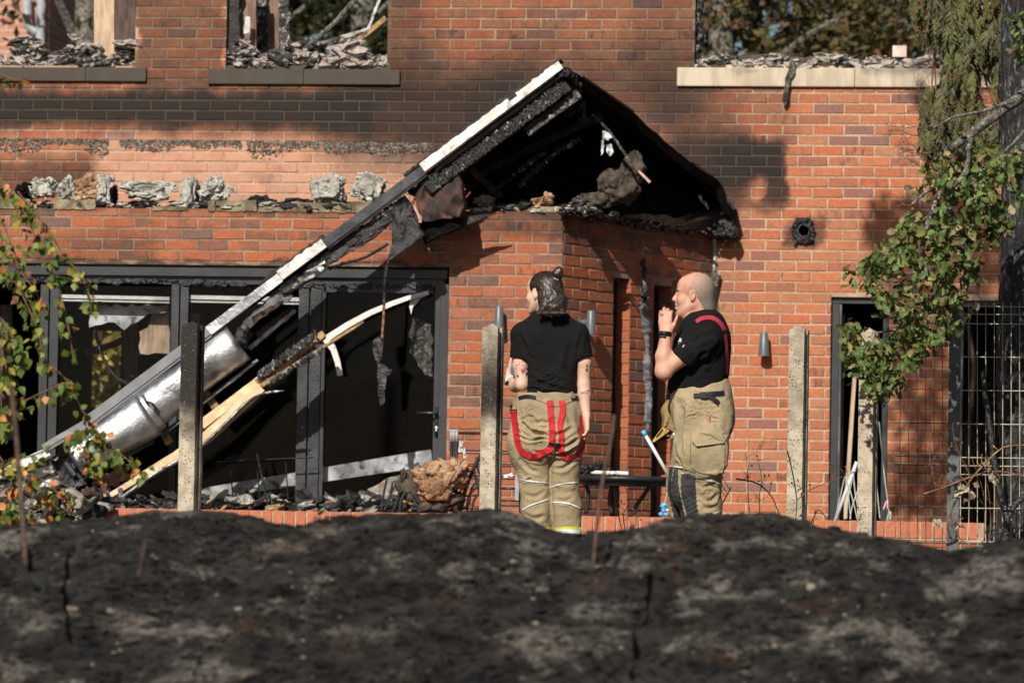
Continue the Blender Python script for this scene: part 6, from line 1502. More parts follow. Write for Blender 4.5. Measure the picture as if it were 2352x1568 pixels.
ribbon('strap_buckle', Z4([(394,175),(404,235)]), 14, M['navy'], woman, BT, .014); ribbon('strap_buckle', Z4([(362,250),(436,246)]), 9, M['navy'], woman, BT, .012)
ribbon('waist_strap', Z4([(452,112),(500,96),(560,90),(640,104)]), 8, M['navy'], woman, BT, .010); ribbon('waist_strap', Z4([(1006,118),(1060,104),(1085,130)]), 9, M['navy'], woman, BT, .010)
ribbon('waistband_flap', Z4([(640,78),(720,105),(800,140),(850,150),(910,140),(970,110),(1040,78)]), 20, M['trouser'], woman, BT, .006, .004)
for L in ([(468,955),(560,975),(680,985),(772,998)], [(790,1042),(860,1015),(950,998),(1066,988)], [(492,1278),(560,1235),(660,1200),(770,1162)], [(800,1195),(900,1197),(1000,1215),(1100,1258)]): ribbon('reflective_piping', Z4(L), 2.6, M['reflect'], woman, BT, .006, .002)
for (x, w) in ((1305,62),(1237,56)):
    ribbon('yellow_tape', [(x-w/2,1215),(x,1211),(x+w/2,1213)], 5, M['yellow'], woman, BT, .006); ribbon('reflective_band', [(x-w/2,1222),(x,1219),(x+w/2,1221)], 10, M['reflect'], woman, BT, .007)
# boots
def boot(x, y, Y0, f, par):
    S = SDF(tuple(np.array(P(x, y, Y0))*[1,1,0]+[-.2,-.25,.0]), tuple(np.array(P(x, y, Y0))*[1,1,0]+[.2,.3,.40]), .007); a = P(x, y, Y0); c = Vector((a.x, a.y, .07)); e = c+Vector(f)*.17
    S.cap(c, e, .062, .05, .02); S.cap((a.x, a.y, .35), c, .072, .060, .03); S.cap(e, c-Vector(f)*.05, .05, .055, .02); sdfobj('boot', S, M['boot'], par)
boot(1237, 1250, Yw+.0, (-.2,.95,0), woman); boot(1305, 1250, Yw, (.25,.95,0), woman)
# hair: half tied up, the rest to the nape
S = SDF(tuple(hc-np.array([.17,.19,.20])), tuple(hc+np.array([.19,.17,.19])), .0035)
qq = lambda a, s_, b: q(a, s_, b)
S.ell(q(-.022,0,.050), np.array((.102,.082,.084)), ax, .02); S.ell(q(-.055,0,.005), np.array((.076,.080,.085)), ax, .03)
S.cap(W(1266,690,-.06), W(1272,708,-.09), .066, .048, .03); S.cap(W(1250,692,-.08), W(1247,712,-.10), .034, .020, .02); S.cap(W(1286,692,-.05), W(1290,710,-.08), .040, .024, .03)
S.cap(W(1252,704,-.11), W(1238,721,-.125), .026, .011, .02); S.cap(W(1266,706,-.12), W(1266,726,-.135), .026, .013, .02); S.cap(W(1281,704,-.11), W(1296,720,-.12), .034, .012, .02); S.cap(W(1276,706,-.12), W(1283,725,-.13), .026, .010, .02); S.ell(W(1284,694,-.07), (.045,.05,.055), None, .03)
S.ell(W(1280,630,-.06), (.031,.030,.034), None, .004); S.ell(W(1284,621,-.06), (.024,.022,.022), None, .010); S.cap(W(1272,642,-.05), W(1278,637,-.05), .016, .014, .004)
S.ell(q(.085,0,-.045), np.array((.072,.12,.100)), ax, .006, 's'); S.ell(q(.030,.10,-.052), np.array((.050,.06,.062)), ax, .006, 's'); S.ell(q(.098,0,.035), np.array((.035,.10,.055)), ax, .006, 's')
def hairdisp(V, N):
    out = np.zeros(len(V))
    for i, v in enumerate(V):
        th = math.atan2(v[0]-hc[0], -(v[1]-hc[1])); w_ = th + .35*math.sin(v[2]*26) + (v[2]-hc[2])*1.2; out[i] = mnoise.noise(Vector((w_*13, v[2]*3, 2)))*.0030 + mnoise.noise(Vector((w_*34, v[2]*4, 5)))*.0014 + mnoise.noise(Vector((th*4, v[2]*14, 9)))*.0025
    return out
whair = sdfobj('hair', S, M['hair_w'], woman, hairdisp, smooth=1); BH = ob_bvh[whair.name]
mb = MB(); rq = random.Random(9)
for i in range(170):
    # strands lying on the surface, running back and down, flicking at the ends
    x = rq.uniform(1216, 1298); y = rq.uniform(632, 704); pts = []; dx = .15 + (x-1256)*.007 + rq.uniform(-.12, .12); L = rq.uniform(12, 34)
    for j in range(6):
        t_ = j/5; xx = x + dx*L*t_ + math.sin(t_*2.5+x*.12)*1.2; yy = y + L*t_; o, d = PR(xx, yy, 0); h = BH.ray_cast(o, d, 60)
        if h[0] is None: break
        pts.append(h[0] - d*(.0015+.002*rq.random()))
    if len(pts) > 3: mb.tube(pts, [.0010]*(len(pts)-1)+[.0003], 4)
for i in range(120):
    x = rq.uniform(1236, 1297); p0 = W(x, rq.uniform(704,714), rq.uniform(-.13,-.09)); o, d = PR(x, 712, 0); h = BH.ray_cast(o, d, 60)
    if h[0] is not None: p0 = h[0]
    mb.tube([p0, p0+Vector((rq.uniform(-.012,.014), -.004, -.018)), p0+Vector((rq.uniform(-.03,.03), -.006, -.03+rq.uniform(-.008,.010)))], [.0016,.0012,.0003], 4)
for i in range(50):
    th = rq.uniform(-.9, 1.4); p0 = Vector(W(1281, 626, -.05)); mb.tube([p0, p0+Vector((math.sin(th)*.02, 0, math.cos(th)*.02)), p0+Vector((math.sin(th+.5)*.036, 0, math.cos(th+.5)*.030))], [.0014,.001,.0003], 4)
stuff(mb.build('loose_strands', M['hair_w'], woman, smooth=True))
mb = MB(); mb.disc_ring(W(1275,641,-.052), (.35,-.2,1), .017, .028, .010, 18); mb.build('hair_tie', pm('pink_band', (.62,.40,.36), 9, .6), woman, smooth=True)
# tattoos (flat print on the skin)
z3 = lambda L: [(1091+x/4.965, 603+y/4.965) for x, y in L]
tat = lambda nm, L, m_: patch('tattoo', z3(L), M[m_], woman, BB, .0016, .0006)
tat('a', [(470,1165),(500,1155),(540,1165),(568,1195),(572,1235),(545,1268),(500,1275),(468,1245),(462,1205)], 'inkred'); tat('a', [(450,1088),(520,1085),(560,1098),(600,1110),(590,1140),(540,1130),(500,1140),(452,1120)], 'inkred')
tat('a', [(470,1275),(500,1285),(495,1312),(472,1300)], 'inkgreen'); tat('a', [(575,1260),(600,1240),(598,1280),(580,1290)], 'inkgreen')
tat('a', [(575,1160),(608,1165),(600,1225),(578,1215)], 'ink'); tat('a', [(440,1270),(462,1290),(450,1330),(430,1300)], 'ink')
def line_tat(L, w): ribbon('tattoo', z3(L), w, M['ink'], woman, BB, .0016, .0006, cv=3)
line_tat([(1268,1180),(1276,1160),(1272,1185),(1285,1170),(1275,1200)], .9)
for dx in (-8, 0, 8): line_tat([(1275+dx,1205),(1272+dx,1240)], 1.0)
line_tat([(1262,1215),(1290,1225)], .8); line_tat([(1262,1235),(1288,1240)], .8)
line_tat([(1202,1460),(1215,1482),(1245,1468),(1275,1462),(1302,1450)], 1.1); line_tat([(1202,1490),(1230,1492),(1252,1480),(1270,1495),(1285,1480),(1310,1455)], 1.1)
# smart watch on the far wrist, bottle in the hand
ww = W(1166,876,.15); mb = MB(); ax_ = (Vector(wL)-Vector(W(1184,885,.09))).normalized(); mb.disc_ring(Vector(wL)-ax_*.03, ax_, .027, .031, .020, 20); wt = mb.build('watch_strap', M['reflect'], woman, smooth=True)
mb = MB(); mb.obox(Vector(W(1163,877,.10))+Vector((-.010,-.01,-.012)), Vector((.012,-.012,-.010)), Vector((0,.03,0)), Vector((.014,0,.022))); mb.build('watch_case', M['boot'], woman)
bot = thing('water_bottle', 'clear water bottle with a bright blue cap held up behind the tattooed arm', 'bottle', W(1176,870,.21))
def watermat():
    m, nt, bs = newmat('clear_bottle'); bs.inputs['Base Color'].default_value = (.25,.30,.42,1); bs.inputs['Roughness'].default_value = .12; bs.inputs['Transmission Weight'].default_value = .6; bs.inputs['IOR'].default_value = 1.2; return m
M['bottle'] = watermat(); c = W(1177,850,.215)
mb = MB(); k = sc(Yw); zt_ = [(-.075,.026),(-.07,.031),(-.03,.032),(-.02,.029),(-.01,.032),(.03,.032),(.045,.024),(.055,.014),(.062,.013)]
mb.tube([c+Vector((0,0,z)) for z, r in zt_], [r for z, r in zt_], 24); mb.build('bottle_body', M['bottle'], bot, smooth=True)
mb = MB(); mb.tube([c+Vector((-.0,0,z)) for z in (.058,.062,.078,.081)], [.013,.0165,.0165,.013], 20); mb.build('cap', pm('royal_blue', (.02,.11,.62), 9, .35), bot, smooth=True)

# =================================================================== the man
Ymn = YP + .05
def N(x, y, dy=0): return P(x, y, Ymn+dy)
man = thing('person', 'bald-topped firefighter in profile with a hand raised to his chin, watch and one red brace', 'person', Vector((N(1600,1180).x, Ymn, .02)))
hc = np.array(N(1593, 681)); hf = np.array([-math.cos(R(6)), math.sin(R(6))*1.0, .02])
S = SDF((N(1485,1000).x, Ymn-.34, -.02), (N(1710,1000).x, Ymn+.38, N(1600,612).z+.02), .0045)
q, ax = head(S, hc, hf, True, True, scl=1.03)
S.cap(q(-.035,0,-.03), N(1611,742), .062, .066, .03); S.cap(q(-.055,0,.0), N(1624,728), .043, .046, .03); S.cap(q(.03,0,-.09), N(1590,735), .035, .05, .03)
S.cap(N(1614,775), N(1608,860), .105, .11, .05); S.cap(N(1608,860), N(1612,1000), .11, .12, .05)
shL = N(1622,772,-.17); eM = N(1526,850,-.23); wM = N(1529,770,-.20)
S.cap(shL, N(1575,812,-.20), .062, .054, .04); S.cap(N(1575,812,-.20), eM, .053, .043, .03); S.ell(N(1524,858,-.23), (.035,.035,.03), None, .03)
S.cap(N(1524,852,-.23), N(1524,818,-.22), .044, .044, .03); S.cap(N(1524,818,-.22), wM, .044, .031, .02)
hand(S, wM, (-.06,.02,1), (.95,-.10,.1), (.18,.75,.0), r=.0155, curl=(.62,.55,.42,.35), thumb=(.62,.05), L=.176, spread=.02, k=.007)
shR = N(1622,772,.17); eR2 = N(1580,880,.22); wR2 = N(1543,930,.12)
S.cap(shR, eR2, .06, .045, .03); S.cap(eR2, wR2, .042, .032, .02)
for dx, dy in ((0,-.11),(-14,.11)):
    S.cap(N(1612,1000,dy), N(1610+dx,1120,dy), .09, .065, .04); S.cap(N(1610+dx,1120,dy), N(1614+dx,1230,dy), .062, .045, .03); 
bodyfoot(S, 1612, 1300, Ymn-.11, (-1,0,0)); bodyfoot(S, 1596, 1300, Ymn+.11, (-1,0,0))
mbody = sdfobj('body', S, M['skin_m'], man, smooth=2); BM_ = ob_bvh[mbody.name]
# face details
for s_ in (1, -1):
    e = q(.0735, s_*.031, .012); mb = MB(); blob(mb, e, (.0125,)*3, 3, 0, 1, 0); ey = mb.build('eye', M['eye'], man, smooth=True)
    mb = MB(); blob(mb, np.array(e)+ax[0]*.0098, (.0052,)*3, 2, 0, 1, 0); mb.build('iris', M['iris'], ey, smooth=True)
    mb = MB(); mb.tube([q(.092, s_*.018, .034), q(.088, s_*.032, .037), q(.076, s_*.046, .032)], [.003,.0045,.003], 6); mb.build('eyebrow', M['hair_m'], man, smooth=True)
mb = MB(); mb.tube([q(.094,-.012,-.058), q(.099,0,-.058), q(.094,.012,-.058)], .0035, 6); mb.build('teeth', M['eye'], man, smooth=True)
# cropped hair: thin shell over back and side of the head
S = SDF(tuple(hc-np.array([.15,.14,.15])), tuple(hc+np.array([.20,.14,.20])), .0035)
S.ell(q(-.0185,0,.049), np.array((.0985,.0790,.0885))*1.012, ax, .01); S.ell(q(-.037,0,.025), np.array((.0745,.071,.0725))*1.012, ax, .02); S.cap(q(-.055,0,.02), q(-.068,0,-.05), .058, .050, .02); S.cap(q(-.045,0,-.01), N(1618,712), .066, .060, .02)
X, Y_, Z = np.meshgrid(*[S.lo[i]+S.h*np.arange(S.n[i]) for i in range(3)], indexing='ij')
fa = (X-hc[0])*hf[0]+(Y_-hc[1])*hf[1]; 
# hairline: from the sideburn up and back over the temple; crown left bare
cut1 = fa - (.036 - np.clip((Z-hc[2]-.005)*.45, -.005, .2)); cut2 = (Z-hc[2]) - (.126 + (-fa-.0)*.10) + .0*X; cut3 = -(Z-hc[2]) - (.035 + (-fa)*.62).clip(-.01, .095)
S.F = np.maximum(S.F, np.maximum(cut1, np.maximum(cut2, cut3)).astype(np.float32))
S.ell(q(-.004,.082,.0), np.array((.024,.03,.036)), ax, .004, 's'); S.ell(q(-.004,-.082,.0), np.array((.024,.03,.036)), ax, .004, 's')
def cropmat():
    m, nt, bs = newmat('cropped_hair_over_scalp'); p = pos(nt); c0 = tuple(hc + hf*.045 + np.array([0,0,.075])); dv = tuple(-hf*.75 + np.array([0,0,-.62]))
    f_ = nd(nt, 'ShaderNodeVectorMath', operation='DOT_PRODUCT'); nt.links.new(vmth(nt, 'SUBTRACT', p, c0), f_.inputs[0]); f_.inputs[1].default_value = dv
    dens = sstep(nt, f_.outputs['Value'], .0, .17); n = nz(nt, p, 330, 3, .6)
    hcol = mixc(nt, sstep(nt, nz(nt, p, 240, 3), .35, .65), (.10,.085,.08), (.34,.30,.27)); hcol = mixc(nt, mth(nt, 'MULTIPLY', dens, .45), hcol, (.085,.07,.06))
    k = mth(nt, 'ADD', mth(nt, 'MULTIPLY', dens, .75), mth(nt, 'MULTIPLY', mth(nt, 'SUBTRACT', n, .22), .95), clamp=True)
    nt.links.new(mixc(nt, k, (.54,.30,.21), hcol), bs.inputs['Base Color']); bs.inputs['Roughness'].default_value = .65; bump(nt, bs, n, .003); return m
sdfobj('cropped_hair', S, cropmat(), man, lambda V, Nn: np.array([mnoise.noise(Vector(v*160))*.0016 for v in V]), smooth=1)
# T-shirt
S = SDF((N(1490,1000).x, Ymn-.36, N(1600,915).z), (N(1700,1000).x, Ymn+.34, N(1600,705).z), .0045)
S.cap(N(1618,765), N(1612,800), .135, .145, .06, sq=((0,1,0),1.12)); S.cap(N(1610,800), N(1606,885), .152, .155, .06, sq=((0,1,0),1.05))
S.cap(N(1574,830), N(1566,885), .075, .070, .06, sq=((0,1,0),1.5)); S.cap(N(1636,780), N(1640,850), .085, .078, .05, sq=((0,1,0),1.6))
S.cap(N(1598,748), N(1630,742), .065, .07, .04); S.cap(N(1610,736), N(1612,748), .074, .10, .03); S.cap(N(1622,732), N(1630,740), .062, .07, .03)
for s_ in (-1, 1): S.cap(N(1622,752,s_*.08), N(1622,778,s_*.165), .07, .078, .05)
S2 = SDF((N(1490,1000).x, Ymn-.36, N(1600,915).z), (N(1700,1000).x, Ymn+.34, N(1600,705).z), .0045)
S2.cap(N(1618,782,-.175), N(1573,818,-.20), .080, .068, .04); S2.cap(N(1573,818,-.2), N(1550,838,-.21), .066, .062, .02)
S.cap(N(1620,780,.17), N(1590,850,.2), .075, .06, .04); S.cap(N(1590,850,.2), N(1566,900,.18), .055, .045, .03)
X, Y_, Z = np.meshgrid(*[S.lo[i]+S.h*np.arange(S.n[i]) for i in range(3)], indexing='ij')
a = N(1543,802); b = N(1584,840); dxz = np.array([b.x-a.x, b.z-a.z]); nn = np.array([dxz[1], -dxz[0]]); nn /= np.linalg.norm(nn)
pl = -((X-a.x)*nn[0]+(Z-a.z)*nn[1])*(1 if ((N(1620,780).x-a.x)*nn[0]+(N(1620,780).z-a.z)*nn[1]) > 0 else -1); S2.F = np.maximum(S2.F, pl).astype(np.float32)
hh = np.maximum(.03-np.abs(S.F-S2.F), 0)/.03; S.F = (np.minimum(S.F, S2.F) - hh*hh*.03*.25).astype(np.float32)
zt1 = N(1560,893).z; zt2 = N(1671,868).z; xx0 = N(1560,893).x; xx1 = N(1671,868).x
S.F = np.maximum(S.F, ((zt1-.03) - Z).astype(np.float32)); S.cap(N(1606,700), N(1609,735), .062, .064, .005, 's')
fl = [(N(1590,860,-.2), N(1650,835,-.2), .012, .009), (N(1580,875,-.2), N(1655,858,-.2), .010, .009), (N(1590,888,-.2), N(1660,875,-.2), .010, .008), (N(1610,845,-.2), N(1662,805,-.2), .013, .009), (N(1622,830,-.2), N(1660,780,-.2), .014, .008), (N(1590,790,-.25), N(1640,760,-.25), .018, .006), (N(1600,830,-.25), N(1632,800,-.25), .012, .010), (N(1560,800,-.25), N(1600,775,-.25), .014, .005), (N(1625,870,-.2), N(1668,845,-.2), .009, .008), (N(1550,870,-.1), N(1600,862,-.1), .010, .006)]
mtee = sdfobj('t_shirt', S, M['tee'], man, folds(fl, 8)); BS = ob_bvh[mtee.name]
patch('chest_mark', [(1557,786),(1562,775),(1566,779),(1564,787),(1560,784)], M['reflect'], man, BS, .003); patch('chest_mark', [(1558,789),(1562,788),(1559,794)], M['reflect'], man, BS, .003)
# trousers
S = SDF((N(1505,1000).x, Ymn-.34, N(1600,1262).z), (N(1715,1000).x, Ymn+.34, N(1600,855).z), .005)
S.cap(N(1609,885), N(1611,930), .155, .165, .04, sq=((0,1,0),1.12)); S.cap(N(1571,915), N(1577,960), .068, .075, .05, sq=((0,1,0),1.8)); S.cap(N(1644,905), N(1648,965), .088, .100, .05, sq=((0,1,0),1.7))
S.cap(N(1618,960,-.09), N(1613,1035,-.12), .148, .140, .05, sq=((0,1,0),.8)); S.ell(N(1622,1040,-.20), (.125,.07,.15), None, .05)
S.cap(N(1613,1040,-.12), N(1608,1105,-.12), .138, .112, .04, sq=((0,1,0),.85)); S.cap(N(1608,1105,-.12), N(1611,1165,-.11), .118, .112, .03, sq=((0,1,0),.85)); S.cap(N(1611,1165,-.11), N(1616,1250,-.11), .112, .095, .03, sq=((0,1,0),.85))
S.cap(N(1592,960,.12), N(1583,1060,.12), .125, .100, .05, sq=((0,1,0),.85)); S.cap(N(1583,1060,.12), N(1571,1110,.12), .100, .098, .02); S.cap(N(1571,1110,.12), N(1575,1170,.12), .100, .09, .02); S.cap(N(1575,1170,.12), N(1585,1250,.12), .09, .08, .02)
S.ell(N(1560,1110,-.16), (.045,.06,.12), None, .05)
def wt(X, Y_): 
    t = np.clip((X-xx0)/(xx1-xx0), 0, 1); return N(1600,893).z + (zt2-N(1600,893).z)*np.clip((t-.45)/.55, 0, 1)**1.6 + .004*np.sin(X*60)
trousers_mask(S, wt)
fl = [(N(1560,960,-.2), N(1578,1060,-.2), .016, .016), (N(1556,1020,-.2), N(1578,1078,-.2), .010, .012), (N(1590,900,-.2), N(1665,902,-.2), .010, .006), (N(1668,960,-.1), N(1676,1015,-.1), .012, .010), (N(1655,1020,-.2), N(1663,1085,-.2), .008, .012), (N(1590,1085,-.22), N(1660,1090,-.2), .008, .016), (N(1575,1072,-.2), N(1600,1085,-.22), .010, .014), (N(1592,1020,-.25), N(1650,1012,-.25), .006, .008),
      (N(1600,1110,-.2), N(1650,1120,-.2), .012, .006), (N(1620,1150,-.2), N(1658,1135,-.2), .012, .008), (N(1550,920,-.2), N(1575,915,-.2), .010, .008), (N(1650,895,-.1), N(1668,920,-.1), .010, .009), (N(1630,960,-.2), N(1632,1010,-.2), .012, .005), (N(1545,1050,-.1), N(1560,1070,-.1), .01, .01), (N(1610,1160,-.2), N(1650,1170,-.2), .014, .006)]
rq = random.Random(32)
for i in range(70):
    x = rq.uniform(1555, 1675); y = rq.uniform(905, 1190); a_ = rq.uniform(-.5, .9); L = rq.uniform(10, 34); fl.append((N(x-math.cos(a_)*L, y-math.sin(a_)*L, -.2), N(x+math.cos(a_)*L, y+math.sin(a_)*L, -.2), rq.uniform(.004,.009), rq.uniform(.002,.0055)))
fl += [(N(1566,930,-.15), N(1580,1075,-.15), .022, .020), (N(1583,1100,-.2), N(1596,1190,-.2), .012, .004)]
mtr = sdfobj('trousers', S, M['trouser'], man, folds(fl, 12, .002)); BT = ob_bvh[mtr.name]
Z6 = lambda L: [(1464.3+x/4.551, 861.3+y/4.551) for x, y in L]; Z5 = lambda L: [(1464.3+x/5.46, 603+y/5.46) for x, y in L]
ribbon('waist_strap', Z6([(585,212),(640,210),(700,208),(760,195),(840,188),(908,182)]), 9.5, M['navy'], man, [BT, BS], .012); ribbon('strap_tail', Z6([(745,215),(800,250),(850,290)]), 9.5, M['navy'], man, [BT, BS], .018)
ribbon('buckle', Z6([(655,208),(740,208)]), 13.5, M['navy'], man, [BT, BS], .019)
ribbon('brace', Z5([(735,742),(790,705),(860,688),(930,690),(990,715),(1040,760),(1078,815),(1090,850)]), (9,10), M['redback'], man, [BS], .010)
ribbon('brace', Z5([(1092,850),(1108,960),(1118,1080),(1126,1200),(1124,1300),(1118,1400)]), (7,6), M['redback'], man, [BS], .014); ribbon('brace_clip', Z5([(1085,840),(1100,890)]), 8, M['navy'], man, [BS], .017)
ribbon('side_tab', Z6([(757,432),(757,488)]), 2.6, M['red'], man, BT, .008)
patch('pocket_flap', Z6([(560,582),(640,600),(760,610),(948,620),(944,690),(900,708),(760,725),(620,742),(568,690)]), M['trouser'], man, BT, .018, .012)
ribbon('pocket_edge', Z6([(556,590),(552,700),(548,850),(560,950),(640,1010),(760,1030),(880,1030),(905,900),(910,740)]), 1.6, M['trouser'], man, BT, .010, .006)
for L, w in (([(520,1040),(528,1110)],30),): pass
def padrow(L0, L1, n, nm):
    """quilted knee pad: a stack of padded rolls between two edges"""
    for i in range(n):
        f0, f1 = i/n, (i+.93)/n; g = lambda L, f_: (np.interp(f_, np.linspace(0,1,len(L)), [p[0] for p in L]), np.interp(f_, np.linspace(0,1,len(L)), [p[1] for p in L]))
        a0, a1, b0, b1 = g(L0, f0), g(L0, f1), g(L1, f0), g(L1, f1)
        pts = [((a0[0]*(1-t)+b0[0]*t), (a0[1]*(1-t)+b0[1]*t + a1[1]*(1-t)+b1[1]*t)/2) for t in (0,.33,.66,1)]
        ribbon(nm, Z6(pts), (a1[1]-a0[1])/4.551, M['pad'], man, BT, .008 + .003*(i % 2), .012)
padrow([(455,1025),(452,1180),(480,1320),(510,1420),(530,1500)], [(600,1060),(602,1150),(606,1250),(622,1360),(640,1460)], 9, 'knee_pad'); padrow([(330,958),(312,1090),(322,1220),(350,1340),(392,1480)], [(420,965),(418,1080),(440,1220),(466,1350),(490,1480)], 10, 'knee_pad')
for L in ([(338,946),(400,955),(482,964)], [(460,1020),(560,1052),(680,1085),(800,1110),(892,1152)], [(740,1450),(800,1440),(850,1425),(888,1406)]): ribbon('reflective_piping', Z6(L), 2.2, M['reflect'], man, BT, .016, .002)
boot(1612, 1250, Ymn-.11, (-1,0,0), man); boot(1585, 1250, Ymn+.11, (-1,0,0), man)
# smart watch
fd = Vector((N(1529,760,-.2)-N(1524,818,-.22))).normalized(); wc = N(1527.5,767.5,-.203)
mb = MB(); mb.disc_ring(wc-fd*.012, fd, .034, .038, .024, 26); ws = mb.build('watch_strap', M['boot'], man, smooth=True)
mb = MB(); c0 = N(1513,776,-.225); mb.obox(c0, N(1529,777.5,-.245)-c0, Vector((.004,.016,0)), N(1514,759.5,-.225)-c0); wcs = mb.build('watch_case', M['boot'], man); bvm = wcs.modifiers.new('b','BEVEL'); bvm.width = .006; bvm.segments = 3
rq = random.Random(3); mb = MB()
scr = pm('screen_dots', (.10,.16,.30), 9, .3)
for i in range(12):
    x, y = 1516+ (i%4)*3.1, 763.5+(i//4)*4.2; blob(mb, N(x, y, -.2275-(i%4)*.0042), (.0030,.001,.0034), 2, 0, 1, 0)
mb.build('watch_icons', scr, wcs)
mb = MB(); mb.disc_ring(N(1519,722,-.205), (.1,0,1), .0095, .0115, .004, 14); mb.build('ring', M['foil'], man, smooth=True)
# second glove held in the gloved right hand
S = SDF((N(1490,1000).x, Ymn-.12, N(1540,1030).z), (N(1590,1000).x, Ymn+.34, N(1540,905).z), .004)
hand(S, N(1546,930,.10), (-.12,-.05,-1), (-.75,-.6,0), (.6,-.75,0), r=.0185, curl=(.35,.4,.5,.6), thumb=(.35,.3), L=.20)
S.cap(N(1549,922,.10), N(1541,945,.10), .042, .046, .02); S.cap(N(1541,945,.1), N(1543,975,.1), .050, .046, .03); S.cap(N(1544,975,.1), N(1538,985,.09), .047, .042, .02)
gl = sdfobj('gloved_hand', S, M['glove'], man, folds([(N(1528,985,0), N(1556,990,0), .006, .006), (N(1535,955,0), N(1552,965,0), .006, .006), (N(1530,930,0), N(1556,935,0), .005, .006)], 4, .002), label='golden leather work glove on the right hand'); BG = ob_bvh[gl.name]
for i in range(4): ribbon('glove_rib', [(1540.5,963.5+i*2.2),(1548,961+i*2.2),(1554,958+i*2.2)], 1.1, M['glove_cuff'], gl, BG, .003, .002, cv=2)
mb = MB(); mb.tube([N(1556,893,.16), N(1551,915,.115), N(1549,926,.10)], [.062,.055,.048], 16); mb.build('sleeve', M['tee'], man, smooth=True)
g2 = thing('glove', 'black and gold glove with hand-written number, hanging fingers-up from the gloved hand', 'glove', N(1524,1014,.04))
mb = MB(); mb.prism([N(1523,983,.04), N(1535,984,.02), N(1552,995,.04), N(1548,1003,.06), N(1542,1001,.05), N(1535,1007,.05), N(1530,1008,.05), N(1507,1015,.05), N(1499,1011,.05), N(1510,996,.05)], (0,.05,0)); o = mb.build('cuff', M['navy'], g2); bvm = o.modifiers.new('b','BEVEL'); bvm.width = .008; bvm.segments = 2
mb = MB(); mb.prism([N(1522,980,.0), N(1538,989,.0), N(1519,1003,.01), N(1502,1015,.02), N(1498,1015,.02), N(1500,1009,.02), N(1510,995,.01)], (0,.03,0)); mb.build('cuff_panel', M['glove_cuff'], g2)
mb = MB(); mb.prism([N(1521,984,-.006), N(1523.5,985,-.006), N(1508,1003,.004), N(1506,1002,.004)], (0,.003,0)); mb.build('marker_bar', M['ink'], g2)
mb = MB()
# hand-written digits, upside down along the cuff
def digit(c, s, rotn, strokes):
    for st in strokes:
        pts = [(c[0]+(x*math.cos(rotn)-y*math.sin(rotn))*s, c[1]+(x*math.sin(rotn)+y*math.cos(rotn))*s) for x, y in st]; mb.tube([N(x, y, -.008+(1530-x)*.0005) for x, y in pts], .0012, 5)
O_ = [[(math.cos(t*.7)*.5, math.sin(t*.7)*.7) for t in range(10)]]; N6 = [[(.3,-1),(-.3,-.3)]+[(math.cos(t*.9)*.4, .35+math.sin(t*.9)*.4) for t in range(3, 11)]]
for i, (c, d_) in enumerate((((1530,987.5),N6),((1528,990.5),[[(0,-.8),(0,.8)]]),((1525,993.5),O_),((1521,998),N6),((1517.5,1001),N6))): digit(c, 1.7, 2.3, d_)
mb.build('written_number', M['ink'], g2)
mb = MB(); mb.prism([N(1544,996,.0), N(1549,992,.0), N(1553,995,.0), N(1549,1001,.0)], (0,.004,0)); mb.build('care_label', M['reflect'], g2)
# ------------------------------------------------------------------ foliage
def leafmat(nm, use_attr):
    m, nt, bs = newmat(nm); out = nt.nodes['Material Output']; p = pos(nt)
    col = nd(nt, 'ShaderNodeAttribute', attribute_name='lc').outputs['Color'] if use_attr else nd(nt, 'ShaderNodeObjectInfo').outputs['Color']
    col = mixc(nt, sstep(nt, nz(nt, p, 60, 4), .5, .75, 0, .45), col, (.14,.07,.025))
    nt.links.new(col, bs.inputs['Base Color']); bs.inputs['Roughness'].default_value = .52; bs.inputs['Specular IOR Level'].default_value = .35
    tr = nd(nt, 'ShaderNodeBsdfTranslucent'); nt.links.new(mixc(nt, .25, col, (.30,.34,.03)), tr.inputs['Color'])
    mx = nd(nt, 'ShaderNodeMixShader'); mx.inputs[0].default_value = .22; nt.links.new(bs.outputs[0], mx.inputs[1]); nt.links.new(tr.outputs[0], mx.inputs[2]); nt.links.new(mx.outputs[0], out.inputs[0])
    return m
LM_o, LM_a = leafmat('leaf', False), leafmat('leaf_far', True)
def leaf_shape(kind, k):
    rr_ = random.Random(k*17 + len(kind)); 
    if kind == 'oak': prof = [(0,.04),(.12,.10),(.22,.20),(.30,.13),(.42,.30),(.52,.19),(.64,.34),(.74,.20),(.86,.24),(1,.02)]
    elif kind == 'birch': prof = [(0,.02),(.15,.30),(.35,.40),(.6,.30),(.82,.14),(1,.01)]
    else: prof = [(0,.03),(.3,.22),(.65,.20),(1,.02)]
    curl = rr_.uniform(-.5,.9); fold = rr_.uniform(.15,.7); vs = []; fs = []
    for i, (x, w) in enumerate(prof):
        z = -curl*x*x*.4 + .03*math.sin(x*9+k); j = rr_.uniform(.85,1.15)
        vs += [(x*.97, -w*j, z+w*fold), (x, 0, z), (x*.97, w*rr_.uniform(.85,1.15), z+w*fold*rr_.uniform(.7,1.2))]
    for i in range(len(prof)-1):
        a = i*3; fs += [(a, a+1, a+4, a+3), (a+1, a+2, a+5, a+4)]
    # a short stalk
    n0 = len(vs); vs += [(-.22,-.012,.02),(-.22,.012,.02),(0.02,.012,0),(0.02,-.012,0)]; fs.append((n0, n0+1, n0+2, n0+3))
    return vs, fs
_leaf = {}
def leafme(kind, k):
    if (kind, k) not in _leaf:
        vs, fs = leaf_shape(kind, k); me = bpy.data.meshes.new('leaf'); me.from_pydata(vs, [], fs); me.materials.append(LM_o); me.polygons.foreach_set('use_smooth', [True]*len(fs)); _leaf[(kind, k)] = (me, vs, fs)
    return _leaf[(kind, k)]
